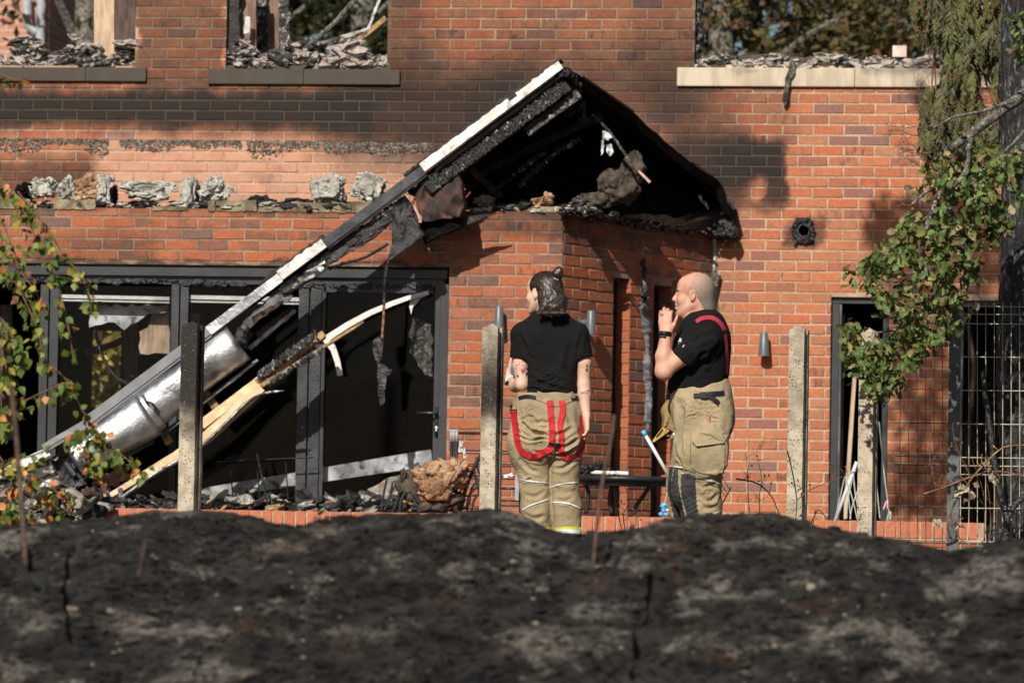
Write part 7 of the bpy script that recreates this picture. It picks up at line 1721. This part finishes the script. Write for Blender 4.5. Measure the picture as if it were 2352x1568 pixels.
def leafrot(rq, down=.5, face=.5):
    """leaf frame: hangs more or less down, blade more or less to the light"""
    d = Vector((rq.gauss(0,1), rq.gauss(0,1), rq.gauss(0,1)-down*1.8)).normalized()
    n = Vector((rq.gauss(0,.7), rq.gauss(0,.7), rq.gauss(0,.7))) + SUN*face*1.6; n = (n - d*n.dot(d)).normalized(); s_ = n.cross(d)
    return Matrix((d, s_, n)).transposed()
def place_leaves(root, kind, items, quota=300, name='leaf'):
    """items: (position, size, colour, down, face, rng)"""
    rl = rootloc(root); items = sorted(items, key=lambda t: -t[1] - (10 if (0 < t[5] < 2352) else 0)); far = MB(); fc = []
    for i, (p, s, c, dn, fa, px_) in enumerate(items):
        rq = random.Random(i*13+7); k = rq.randrange(9); me, vs, fs = leafme(kind, k); Rm = leafrot(rq, dn, fa)
        if i < quota:
            ob = bpy.data.objects.new(name, me); COL.objects.link(ob); ob.parent = root; mm = (Rm*s).to_4x4(); mm.translation = Vector(p)-rl; ob.matrix_local = mm; ob.color = (*c, 1)
        else:
            far.add([Vector(p) + Rm @ (Vector(v)*s) for v in vs], fs); fc += [(*c, 1)]*len(vs)
    if far.v:
        ob = far.build(name, LM_a, root, smooth=True); stuff(ob); at = ob.data.color_attributes.new('lc', 'FLOAT_COLOR', 'POINT'); at.data.foreach_set('color', np.array(fc, dtype=np.float32).ravel())
def inpoly(x, y, poly):
    c = False; j = len(poly)-1
    for i in range(len(poly)):
        if (poly[i][1] > y) != (poly[j][1] > y) and x < (poly[j][0]-poly[i][0])*(y-poly[i][1])/(poly[j][1]-poly[i][1])+poly[i][0]: c = not c
        j = i
    return c
# oak: burnt trunk, lichened branches, leafy lower boughs
YO = 25.1
oak = thing('oak_tree', 'oak with fire-blackened trunk at the right edge, green leafy bough hanging left of it', 'tree', P(2385, 1240, YQ+.35))
mb = MB(); tr = []
for i in range(90):
    y = 1262 - i*28; f_ = i/90; r = (.21 - .05*f_ + .10*max(0, 1-i/5)) ; tr.append((P(2376+5*math.sin(i*.3)-f_*4, y, YQ+.4), r))
vs = []; fs = []; n = 72
for i, (c, r) in enumerate(tr):
    for k in range(n):
        th = 6.28318*k/n; q_ = Vector((math.cos(th)*2.6, math.sin(th)*2.6, c.z*2.2)); d_ = abs(mnoise.noise(q_*1.9))*.045 + mnoise.noise(q_*5)*.010
        vs.append(c + Vector((math.cos(th), math.sin(th), 0))*(r - d_ + .015))
for i in range(len(tr)-1):
    for k in range(n): fs.append((i*n+k, i*n+(k+1)%n, (i+1)*n+(k+1)%n, (i+1)*n+k))
mb.add(vs, fs); mb.build('trunk', M['bark_black'], oak, smooth=True)
def obr(name, pts, r0, r1, mat, root, Y=YO, n=8, cv=6):
    fine = curvepts([P(p[0], p[1], p[2] if len(p) > 2 else Y) for p in pts], cv); m = len(fine); mb = MB()
    for i in range(1, m-1): fine[i] = fine[i] + Vector((mnoise.noise(fine[i]*9), mnoise.noise(fine[i]*9+Vector((5,0,0))), mnoise.noise(fine[i]*9+Vector((0,5,0)))))*.008
    mb.tube(fine, [r0+(r1-r0)*i/(m-1) for i in range(m)], n); return mb.build(name, M[mat] if isinstance(mat, str) else mat, root, smooth=True)
obr('branch', [(2400,180,25.8),(2345,222,25.4),(2290,262),(2240,300),(2195,335),(2168,352)], .040, .020, 'branch', oak)
obr('branch', [(2168,352),(2185,395),(2160,420),(2120,445),(2095,470)], .018, .008, 'branch', oak)
obr('branch', [(2230,310),(2215,400),(2160,450),(2128,520),(2120,580),(2130,640)], .018, .010, 'branch', oak)
obr('branch', [(2125,600),(2150,660),(2110,730),(2060,755),(2010,765)], .011, .005, 'branch', oak)
obr('branch', [(2330,230),(2260,255),(2190,270),(2130,300),(2105,312)], .012, .003, 'branch', oak)
obr('branch', [(2160,440),(2200,520),(2220,600),(2200,680),(2170,760)], .012, .005, 'branch', oak)
obr('branch', [(2352,300),(2300,360),(2250,400),(2235,470)], .012, .005, 'branch', oak)
# bare dead twigs
def twigs(mb, p, d, L, r, depth, rq, up=0):
    n = 4; pts = [p]; 
    for i in range(n):
        d = (d + Vector((rq.gauss(0,.25), rq.gauss(0,.15), rq.gauss(0,.25)+up))).normalized(); pts.append(pts[-1] + d*L/n)
    mb.tube(pts, [r*(1-.6*i/n) for i in range(n+1)], 4)
    if depth > 0:
        for i in range(1, n+1):
            for s_ in range(rq.choice((1,1,2))):
                a = rq.choice((-1,1))*rq.uniform(.5,1.1); nd_ = Vector((d.x*math.cos(a)-d.z*math.sin(a), d.y+rq.uniform(-.3,.3), d.x*math.sin(a)+d.z*math.cos(a))); twigs(mb, pts[i], nd_.normalized(), L*rq.uniform(.4,.65), r*.6, depth-1, rq, up)
rq = random.Random(41); mb = MB()
for x, y, dx, dz, L in ((2130,300,-1,.2,.16),(2110,312,-1,-.1,.15),(2150,290,-.8,.6,.2),(2120,330,-1,-.3,.14),(2140,350,-.9,-.4,.18),(2170,260,-.9,.5,.2),(2240,290,-.5,.8,.18),(2300,250,-.3,1,.2),(2155,440,-1,-.1,.15),(2100,470,-1,.1,.1),(2130,390,-1,.4,.12),(2200,360,-.6,-.7,.15)):
    twigs(mb, P(x, y, YO+rq.uniform(-.1,.1)), Vector((dx,0,dz)).normalized(), L, .0032, 2, rq)
stuff(mb.build('dead_twigs', M['stem'], oak))
OAKP = [([(1922,790),(1955,750),(2010,768),(2060,748),(2110,752),(2130,800),(2090,842),(2060,862),(2050,890),(2022,912),(1998,880),(1955,868),(1930,835)], 520),
        ([(1932,622),(1985,575),(2020,535),(2060,497),(2120,500),(2165,480),(2215,490),(2250,520),(2253,570),(2240,640),(2215,690),(2195,750),(2160,800),(2110,785),(2060,735),(2020,690),(1975,645)], 1150),
        ([(2105,395),(2150,372),(2200,358),(2262,345),(2300,335),(2345,372),(2335,405),(2270,430),(2290,500),(2250,505),(2215,470),(2160,440),(2115,435)], 520),
        ([(2325,30),(2370,20),(2370,140),(2335,130)], 80), ([(1975,840),(2050,850),(2045,905),(2010,915)], 60), ([(2210,470),(2280,440),(2310,500),(2260,540)], 110), ([(2262,370),(2335,390),(2330,470),(2290,560),(2270,480)], 120)]
def oakcol(rq):
    t = rq.random()
    if t < .48: c = (.075,.125,.030)
    elif t < .72: c = (.125,.165,.045)
    elif t < .86: c = (.20,.20,.065)
    elif t < .94: c = (.26,.20,.10)
    else: c = (.10,.06,.03)
    j = rq.uniform(.6,1.45); return tuple(v*j for v in c)
items = []; rq = random.Random(5)
for poly, N_ in OAKP:
    xs_ = [p[0] for p in poly]; ys_ = [p[1] for p in poly]; cl = []
    while len(cl) < N_//9:
        x, y = rq.uniform(min(xs_), max(xs_)), rq.uniform(min(ys_), max(ys_))
        if inpoly(x, y, poly): cl.append((x, y, YO+rq.uniform(-.25,.35)))
    for (x, y, Yc_) in cl:
        for k in range(9):
            xx, yy = x+rq.gauss(0, 10), y+rq.gauss(0, 11)
            items.append((P(xx, yy, Yc_+rq.gauss(0,.04)), rq.uniform(.040,.078), oakcol(rq), .45, .6, xx))
place_leaves(oak, 'oak', items, 290)
items = []
for (x, y) in ((2172,318),(2165,332),(2182,338),(2150,345),(2196,348),(2138,292),(2205,305),(2225,330),(2180,290),(2118,338),(2240,430),(2260,520),(2255,600),(2240,660),(2250,545),(2246,690),(2228,720),(2200,760)):
    for k in range(2): items.append((P(x+rq.gauss(0,6), y+rq.gauss(0,6), YO-.05), rq.uniform(.04,.065), rq.choice(((.05,.035,.03),(.16,.12,.075),(.02,.018,.02))), .6, .3, x))
place_leaves(oak, 'oak', items, 0, 'withered_leaf')
# the crown above, out of the picture, that shades the right-hand wall
items = []
wx = P(2165, 800, YM).x; D_ = YM-25.6; sh = D_*math.tan(AZ); lift = D_*math.tan(EL)/math.cos(AZ)
zw = lambda y: P(2165, y, YM).z
def wX(px_): return P(px_, 800, YM).x
for (xa, ya, xb, yb, N_) in ((2000,450,2320,565,420),(2045,560,2320,800,520),(2052,800,2330,1180,1150),(2230,330,2420,1000,500),(1992,520,2050,640,110),(2100,120,2300,260,130)):
    for i in range(N_):
        X_ = wX(rq.uniform(xa, xb)) + rq.gauss(0,.03); Z_ = zw(rq.uniform(ya, yb)) + rq.gauss(0,.03); yy = 25.4+rq.uniform(-.5,.5); D2 = YM-yy
        items.append((Vector((X_-D2*math.tan(AZ), yy, Z_+D2*math.tan(EL)/math.cos(AZ))), rq.uniform(.06,.10), oakcol(rq), .3, .5, -1))
place_leaves(oak, 'oak', items, 0, 'crown')
a = P(2376, 1262-60*28, YQ+.4)
for px_, py_ in ((2100,500),(2180,700),(2190,1000),(2300,600)):
    D2 = YM-25.4; t_ = Vector((wX(px_)-D2*math.tan(AZ), 25.4, zw(py_)+D2*math.tan(EL)/math.cos(AZ))); mb = MB(); st_ = Vector((a.x, YQ+.38, t_.z-.9)); mb.tube([st_, (st_+t_)/2+Vector((0,0,.2)), t_], [.06,.04,.015], 8); mb.build('limb', M['branch'], oak, smooth=True)

# black forked sapling in front of the trunk
sap = thing('burnt_sapling', 'smooth black forked burnt stem in front of the blackened oak trunk', 'sapling', P(2305, 1245, YQ-.1))
obr('stem', [(2258,850),(2264,920),(2278,1010),(2286,1080),(2300,1150),(2313,1190),(2306,1250)], .014, .024, 'tar', sap, YQ-.12)
obr('stem', [(2313,1192),(2330,1165),(2352,1140),(2380,1105)], .02, .014, 'tar', sap, YQ-.12)

# conifer with drooping sprays
con = thing('conifer_tree', 'cypress with drooping yellow-green sprays and reddish twigs at the top right', 'tree', P(2310, 1240, YQ+1.3))
YK = YQ+.75
crown = MB(); stemm = MB(); rq = random.Random(17)
def spray(x, y, L, Y, dens=24, wid=1.25):
    p = P(x, y, Y); k = sc(Y); d = Vector((rq.gauss(0,.22), rq.gauss(0,.25), -1)).normalized(); pts = [p]; n = 10; Lm = L/k
    for i in range(n):
        d = (d + Vector((rq.gauss(0,.10), rq.gauss(0,.08), -.12))).normalized(); pts.append(pts[-1]+d*Lm/n)
    stemm.tube(pts[::2]+[pts[-1]], [.0024]*len(pts[::2])+[.0006], 3)
    for i in range(dens):
        t = i/dens*n; i0 = min(int(t), n-1); q_ = pts[i0].lerp(pts[i0+1], t-i0); sd = (1 if i % 2 else -1)
        l = rq.uniform(.018,.040)*wid*(1.15-.7*i/dens); a = d*.85 + Vector((sd*rq.uniform(.35,.8), rq.uniform(-.4,.4), 0)); a.normalize(); pr = Vector((-a.z, rq.uniform(-.5,.5), a.x)).normalized()
        w = l*.085
        crown.add([q_-pr*w, q_+pr*w, q_+a*l*.6+pr*w*1.2, q_+a*l, q_+a*l*.6-pr*w*1.2], [(0,1,2,3,4)])
        for s2 in (-1, 1):
            for f_ in (.3,.55,.78):
                b = q_+a*l*f_; c_ = (a+pr*s2*.75).normalized()*l*.45*(1.1-f_); crown.add([b-a*w*.7, b+a*w*.7, b+c_], [(0,1,2)])
CONP = [([(2095,-60),(2380,-60),(2380,60),(2330,110),(2270,100),(2230,120),(2200,60),(2160,40),(2140,80),(2110,40)], 270, 60), ([(2160,20),(2230,20),(2235,120),(2210,160),(2180,150),(2165,90)], 120, 60), ([(2118,200),(2165,190),(2180,300),(2160,340),(2125,340)], 90, 55), ([(2165,150),(2240,140),(2260,260),(2240,330),(2190,340)], 90, 60), ([(2270,60),(2352,60),(2352,330),(2300,300)], 120, 60), ([(2240,260),(2340,280),(2340,380),(2260,370)], 60, 50)]
for poly, N_, L in CONP:
    N_ = int(N_*1.7)
    xs_ = [p[0] for p in poly]; ys_ = [p[1] for p in poly]; c_ = 0
    while c_ < N_:
        x, y = rq.uniform(min(xs_), max(xs_)), rq.uniform(min(ys_), max(ys_))
        if inpoly(x, y, poly): spray(x, y, L*rq.uniform(.6,1.3), YK+rq.uniform(-.25,.5)); c_ += 1
M['cypress'] = pm('cypress_sprays', [(.025,.042,.014),(.11,.13,.028),(.09,.055,.025)], 7, .6)
stuff(crown.build('crown', M['cypress'], con)); stuff(stemm.build('twigs', M['twig_red'], con))
for pts in ([(2150,-40),(2153,60),(2148,150),(2152,260)], [(2160,-40),(2148,100),(2140,200),(2135,260)], [(2222,40),(2232,110),(2258,170),(2285,250),(2295,330)], [(2240,120),(2252,200),(2262,260),(2270,340)], [(2262,170),(2300,240),(2320,330)], [(2200,120),(2180,170),(2172,240)]): obr('branch', pts, .008, .004, 'twig_red', con, YK, 6)
mb = MB(); mb.tube([P(2420,1255,YQ+1.5), P(2410,600,YQ+1.5), P(2400,-400,YQ+1.5)], [.14,.11,.08], 16); mb.build('trunk', M['bark_black'], con, smooth=True)
mb = MB(); prismD(mb, [(2244,-90),(2286,-90),(2284,112),(2262,118),(2246,110)], YM+.10, .05); mb.build('window_post', M['board_pale'], house)

# leafy young birch at the left edge, nearer the camera
YB = 19.2
bir = thing('birch_sapling', 'out-of-focus young tree with green, yellow and orange autumn leaves at the left edge', 'sapling', P(-40, 1300, YB))
stems = [[(-60,330),(0,410),(40,470),(75,530),(100,600),(130,650),(152,730),(170,830)], [(40,440),(105,520),(150,590),(190,640),(212,700)], [(-60,540),(0,600),(30,640),(62,700),(90,770),(95,820)], [(-60,680),(0,730),(20,760),(40,800),(45,840)],
         [(-60,1020),(0,960),(40,930),(100,900),(150,880),(182,888)], [(100,830),(150,870),(200,960),(240,1010),(300,1062),(322,1082)], [(-60,1110),(30,1060),(90,1040),(150,1005),(210,985),(235,1010),(246,1050)], [(-40,1210),(30,1130),(60,1090),(110,1110),(150,1160),(140,1200)],
         [(-60,430),(0,500),(25,560),(38,600),(30,650)], [(-60,740),(0,800),(15,850),(20,880)], [(20,600),(60,640),(90,690),(75,740)], [(-60,860),(0,900),(20,950),(10,990)], [(-40,1000),(0,1050),(30,1110),(20,1180),(40,1220)], [(-60,1180),(0,1150),(60,1180),(90,1150),(120,1130)], [(-60,160),(0,172),(30,184),(52,186)], [(160,1000),(200,1040),(220,1080),(250,1090)]]
items = []; rq = random.Random(8); smb = MB()
for st in stems:
    fine = curvepts([Vector((x, y, 0)) for x, y in st], 10); dY = rq.uniform(-.25,.25); w3 = [P(p.x, p.y, YB+dY) for p in fine]; smb.tube(w3, [.0035]*len(w3), 4)
    for i, p in enumerate(fine):
        if p.y > 1235 or (rq.random() < .42): continue
        for k in range(rq.choice((1,2,3,3)) if st[0][1] > 200 else 1):
            t = rq.random(); c = (.085,.140,.025) if t < .50 else (.17,.21,.035) if t < .76 else (.38,.32,.05) if t < .86 else (.45,.19,.05) if t < .95 else (.14,.06,.03)
            if p.y > 1050: c = c if rq.random() < .7 else (.50,.20,.06)
            j = rq.uniform(.8,1.25); xx = p.x+rq.gauss(0,12)
            items.append((P(xx, p.y+rq.uniform(-6,22), YB+dY+rq.gauss(0,.04)), rq.uniform(.032,.052), tuple(v*j for v in c), .9, .7, xx))
stuff(smb.build('stems', M['stem'], bir)); place_leaves(bir, 'birch', items, 290)
mb = MB(); mb.tube(curvepts([P(-70,1300,YB), P(-66,900,YB), P(-60,500,YB), P(-64,100,YB)], 5), .018, 8); mb.build('stem', M['stem'], bir, smooth=True)

# brambles and dry stalks along the fence line
def stalk(name, lab, cat, pts, r, mat, Y, side=0, seed=1, group=None):
    mb = MB(); fine = curvepts([P(p[0], p[1], Y) for p in pts], 5); mb.tube(fine, [r*(1-.5*i/len(fine)) for i in range(len(fine))], 5); rq = random.Random(seed)
    for i in range(side):
        b = fine[rq.randrange(2, len(fine))]; d = Vector((rq.uniform(-1,1), rq.uniform(-.3,.3), rq.uniform(.1,1))).normalized(); L = rq.uniform(.03,.10); e = b+d*L; mb.tube([b, b+d*L*.5+Vector((0,0,.004)), e], [r*.5,r*.4,r*.2], 4)
        if rq.random() < .6: blob(mb, e, (.006,.006,.008), 1, .5, 2, i)
    return tag(mb.build(name, M[mat], smooth=True), lab, cat, group)
stalk('dry_stalk', 'dry forked stalk with seed heads between the man and the third concrete post, leftmost', 'stalk', [(1722,1190),(1719,1140),(1716,1080),(1712,1040)], .003, 'stem', YQ-.2, 9, 1)
stalk('dry_stalk', 'dry stalk with seed heads just left of the third concrete post', 'stalk', [(1746,1190),(1744,1140),(1750,1100),(1741,1058)], .003, 'stem', YQ-.1, 9, 2)
stalk('black_twig', 'long black twig arching down to the foot of the third concrete post', 'twig', [(1690,1099),(1740,1110),(1772,1140),(1790,1180),(1806,1210)], .005, 'char', YQ-.4, 5, 3)
stalk('black_twig', 'forked black twig crossing the front of the third concrete post', 'twig', [(1808,1035),(1818,1075),(1828,1130),(1830,1165),(1826,1200)], .005, 'char', YQ-.35, 4, 4)
stalk('black_twig', 'short black twig leaning up right of the man\'s boots', 'twig', [(1640,1205),(1652,1170),(1668,1140),(1680,1118)], .005, 'char', YQ-.6, 4, 5)
stalk('bramble', 'thin red-brown bramble shoot rising right from the third concrete post', 'bramble', [(1828,1150),(1860,1125),(1900,1108),(1948,1090)], .004, 'twig_red', YQ-.35, 8, 6)
stalk('bramble', 'low dark shoot at the foot between the third and fourth concrete posts', 'bramble', [(1855,1215),(1868,1190),(1880,1170),(1899,1190)], .004, 'char', YQ-.35, 4, 16)
stalk('bramble', 'thick arching red-brown bramble in front of the steel post and cream mesh', 'bramble', [(2120,1135),(2170,1118),(2230,1095),(2290,1082),(2352,1094),(2400,1110)], .0075, 'twig_red', YQ-.45, 12, 7)
stalk('bramble', 'olive bramble stem arching above the red-brown one over the cream mesh', 'bramble', [(2230,1100),(2262,1065),(2300,1030),(2340,1022),(2400,1026)], .006, 'timber_brown', YQ-.5, 8, 8)
stalk('bramble', 'dark bramble stem looping down across the steel fence post', 'bramble', [(2238,1090),(2210,1130),(2188,1165),(2186,1200),(2205,1235),(2240,1262)], .006, 'twig_red', YQ-.5, 8, 9)
stalk('dry_stalk', 'thin upright red shoot before the dark mesh, left of the steel post', 'stalk', [(2152,1125),(2140,1080),(2134,1035),(2140,1000)], .003, 'twig_red', YQ-.45, 3, 10)
stalk('dry_stalk', 'thin shoot rising in front of the steel post', 'stalk', [(2230,1095),(2208,1050),(2192,1010),(2188,970)], .003, 'twig_red', YQ-.45, 4, 11)
for i, (x0, x1, lab) in enumerate(((2262,2232,'left'),(2275,2250,'middle'),(2290,2268,'right'))):
    stalk('dry_stalk', 'bare orange-brown stalk behind the cream mesh, %s of three' % lab, 'stalk', [(x0-2,1250),(x0,1180),(x0-6,1120),(x1,1050),(x1-4,1000)], .003, 'twig_red', YQ+.25, 3, 20+i)
items = []; rq = random.Random(3)
for (x, y) in ((2190,1130),(2196,1140),(2204,1128),(2216,1118),(2226,1122),(2232,1130),(2210,1142),(2280,1092),(2290,1096),(2270,1088),(2150,1195),(2156,1192),(2200,1205),(2265,1058),(2205,1120)):
    for k in range(3): items.append((P(x+rq.gauss(0,5), y+rq.gauss(0,5), YQ-.5), rq.uniform(.030,.055), rq.choice(((.42,.36,.25),(.30,.24,.16),(.50,.45,.34),(.14,.10,.07))), .8, .6, x))
wl = thing('withered_leaves', 'curled pale dead leaves caught on the brambles by the steel post', 'dead leaves', P(2205, 1160, YQ-.5)); place_leaves(wl, 'birch', items, 60)
for i, (pts, lab) in enumerate(([[(1428,1215),(1420,1180),(1412,1140),(1398,1085)], 'tall dry weed stalk left of a pair between the woman and the man'], [[(1436,1215),(1432,1180),(1445,1150),(1428,1100),(1405,1075)], 'forked dry weed stalk beside the tall one between the woman and the man'], [[(1452,1215),(1462,1195),(1458,1180),(1452,1178)], 'small drooping dry seed head between the woman and the man'])):
    stalk('weed_stalk', lab, 'weed', pts, .003, 'stem', YP+.9, 7, 30+i)
sd_ = thing('seedling', 'small green and brown seedling in front of the terrace wall, left of centre', 'plant', P(722, 1216, 18.2))
mb = MB(); mb.tube(curvepts([P(718,1222,18.2), P(724,1200,18.2), P(736,1185,18.2)], 4), .004, 5); mb.build('stem', M['stem'], sd_)
items = [(P(x, y, 18.2), .035, c, .2, .6, x) for x, y, c in ((732,1184,(.10,.13,.03)),(742,1180,(.12,.15,.04)),(738,1188,(.16,.12,.05)),(728,1190,(.2,.12,.06)),(745,1186,(.08,.11,.03)))]; place_leaves(sd_, 'birch', items, 10)

# ------------------------------------------------------------------ beyond the burnt house
def bgtree(lab, x, Y, ztop, rad, cols, seed, N_=3200, zlow=0., ls=.20, group='trees beyond the burnt house', nm='background_tree'):
    rq = random.Random(seed); t = thing(nm, lab, 'tree' if 'tree' in nm else 'bush', (x, Y, 0), None); 
    mb = MB(); mb.tube([(x,Y,-.05),(x+.1,Y,ztop*.5),(x,Y,ztop*.95)], [.22*rad/2,.14*rad/2,.03], 10); mb.build('trunk', M['branch'], t, smooth=True)
    for i in range(10):
        lb = MB(); a = rq.uniform(0, 6.28); z = rq.uniform(zlow+.4, ztop*.9); r = rad*rq.uniform(.5,.95); lb.tube([(x,Y,z*.8),(x+math.cos(a)*r*.5,Y+math.sin(a)*r*.5,z*.92),(x+math.cos(a)*r,Y+math.sin(a)*r,z)], [.05,.03,.01], 5)
        lb.build('limb', M['branch'], t)
    f = MB(); fc = []; cl = [(rq.uniform(0,6.28), rq.random()**.5, rq.uniform(zlow, ztop), rq.uniform(.25,.6)) for _ in range(70)]
    for i in range(N_):
        a, r, z, s = rq.choice(cl); prof = (1 - ((z-zlow)/(ztop-zlow))**2*.6)*rad; c = Vector((x+math.cos(a)*r*prof, Y+math.sin(a)*r*prof, z)) + Vector((rq.gauss(0,s*.55), rq.gauss(0,s*.55), rq.gauss(0,s*.5)))
        L = ls*rq.uniform(.6,1.5); d = Vector((rq.gauss(0,1), rq.gauss(0,1), rq.gauss(0,1)-.6)).normalized(); p_ = d.orthogonal().normalized(); col = rq.choice(cols); j = rq.uniform(.6,1.35)
        f.add([c, c+d*L*.5+p_*L*.25, c+d*L, c+d*L*.5-p_*L*.25], [(0,1,2,3)]); fc += [tuple(v*j for v in col)+(1,)]*4
    o = f.build('crown', LM_a, t); o['kind'] = 'stuff'; at = o.data.color_attributes.new('lc', 'FLOAT_COLOR', 'POINT'); at.data.foreach_set('color', np.array(fc, dtype=np.float32).ravel())
def gx(px, Y): return P(px, 100, Y).x
dark = [(.018,.024,.012),(.030,.036,.016),(.05,.055,.02),(.020,.020,.022)]  # leaf colours darkened to carry the shade these trees stand in
brown = [(.075,.085,.028),(.14,.09,.045),(.10,.10,.035),(.17,.10,.05),(.07,.065,.03)]
bgtree('dark tree with sparse yellow-green leaves behind the left upper window', gx(178, 43), 43, 9, 1.9, dark+[(.06,.07,.03)], 1, ls=.12)
bgtree('very dark bluish tree behind the left part of the middle upper window', gx(560, 52), 52, 10, 2.6, dark, 2, 8000, ls=.12)
bgtree('very dark tree behind the right part of the middle upper window', gx(820, 50), 50, 10, 2.8, dark+[(.05,.06,.02)], 3, 9000, ls=.12)
bgtree('dark tree filling the gap behind the middle of the house', gx(1180, 54), 54, 10, 3.2, dark, 4, 2600)
bgtree('brown and green conifer behind the left part of the right-hand window', gx(1640, 46), 46, 9, 2.4, brown, 5, 14000, ls=.11)
bgtree('rusty-brown and green conifer behind the middle of the right-hand window', gx(1900, 47), 47, 10, 2.6, brown, 6, 16000, ls=.11)
bgtree('green-brown conifer behind the right part of the right-hand window', gx(2140, 46), 46, 10, 2.5, brown, 7, 14000, ls=.11)
bgtree('dark conifer behind the right end of the right-hand window', gx(2390, 48), 48, 10, 2.6, dark+brown, 8, 3600)
bgtree('golden leafy bush seen through the left bay of the burnt room', gx(240, YM+9), YM+9, 3.0, 1.1, [(.42,.32,.05),(.30,.22,.04),(.50,.40,.12),(.20,.17,.04)], 9, 2600, .2, .13, None, 'golden_bush')
for i, (x, y0) in enumerate(((1700,-80),(1815,-40),(1960,-60),(2080,-40))):
    pass
hedge = MB(); hc_ = []; rq = random.Random(2)
for i in range(16000):
    x = rq.uniform(gx(-500,62), gx(2900,62)); z = 11*rq.random()**.8; d = Vector((rq.gauss(0,1), rq.gauss(0,1), rq.gauss(0,1)-.6)).normalized(); p_ = d.orthogonal().normalized(); L = rq.uniform(.25,.6); c = Vector((x, 62+rq.uniform(-1.5,1.5), z))
    hedge.add([c, c+d*L*.5+p_*L*.3, c+d*L, c+d*L*.5-p_*L*.3], [(0,1,2,3)]); col = rq.choice(dark+brown[:1]); hc_ += [col+(1,)]*4
o = hedge.build('woodland', LM_a); o['kind'] = 'stuff'; o['label'] = 'dark woodland mass far behind the house'; o['category'] = 'woodland'; at = o.data.color_attributes.new('lc', 'FLOAT_COLOR', 'POINT'); at.data.foreach_set('color', np.array(hc_, dtype=np.float32).ravel())
nb = thing('neighbour_house', 'blurred pinkish brick house seen through the left upper window', 'house', (gx(-200, 45), 45, 0))
def nbm():
    m, nt, bs = newmat('far_brick'); b = nd(nt, 'ShaderNodeTexBrick', i_Scale=1.0); b.inputs['Color1'].default_value = (.42,.17,.11,1); b.inputs['Color2'].default_value = (.50,.23,.15,1); b.inputs['Mortar'].default_value = (.45,.36,.30,1)
    b.inputs['Brick Width'].default_value = .225; b.inputs['Row Height'].default_value = .075; b.inputs['Mortar Size'].default_value = .01
    sp = nd(nt, 'ShaderNodeSeparateXYZ'); nt.links.new(pos(nt), sp.inputs[0]); cb = nd(nt, 'ShaderNodeCombineXYZ'); nt.links.new(sp.outputs[0], cb.inputs[0]); nt.links.new(sp.outputs[2], cb.inputs[1]); nt.links.new(cb.outputs[0], b.inputs[0])
    nt.links.new(b.outputs[0], bs.inputs['Base Color']); bs.inputs['Roughness'].default_value = .9; return m
mb = MB(); mb.box((gx(-520,45), 45, -.1), (gx(112,45), 53, 8.5)); mb.build('wall', nbm(), nb)
mb = MB(); mb.tube([(gx(92,44.9),44.9,0),(gx(92,44.9),44.9,7)], .05, 10); mb.tube([P(60,-10,44.9),P(64,60,44.9),P(80,75,44.9),P(92,70,44.9)], .05, 8); mb.build('downpipe', M['plastic_grey'], nb, smooth=True)
mb = MB(); mb.prism([(gx(-520,45)-.3,44.6,8.4),(gx(112,45)+.3,44.6,8.4),(gx(112,45)+.3,49,11),(gx(-520,45)-.3,49,11)], (0,.1,.1)); mb.build('roof', M['slate'], nb)
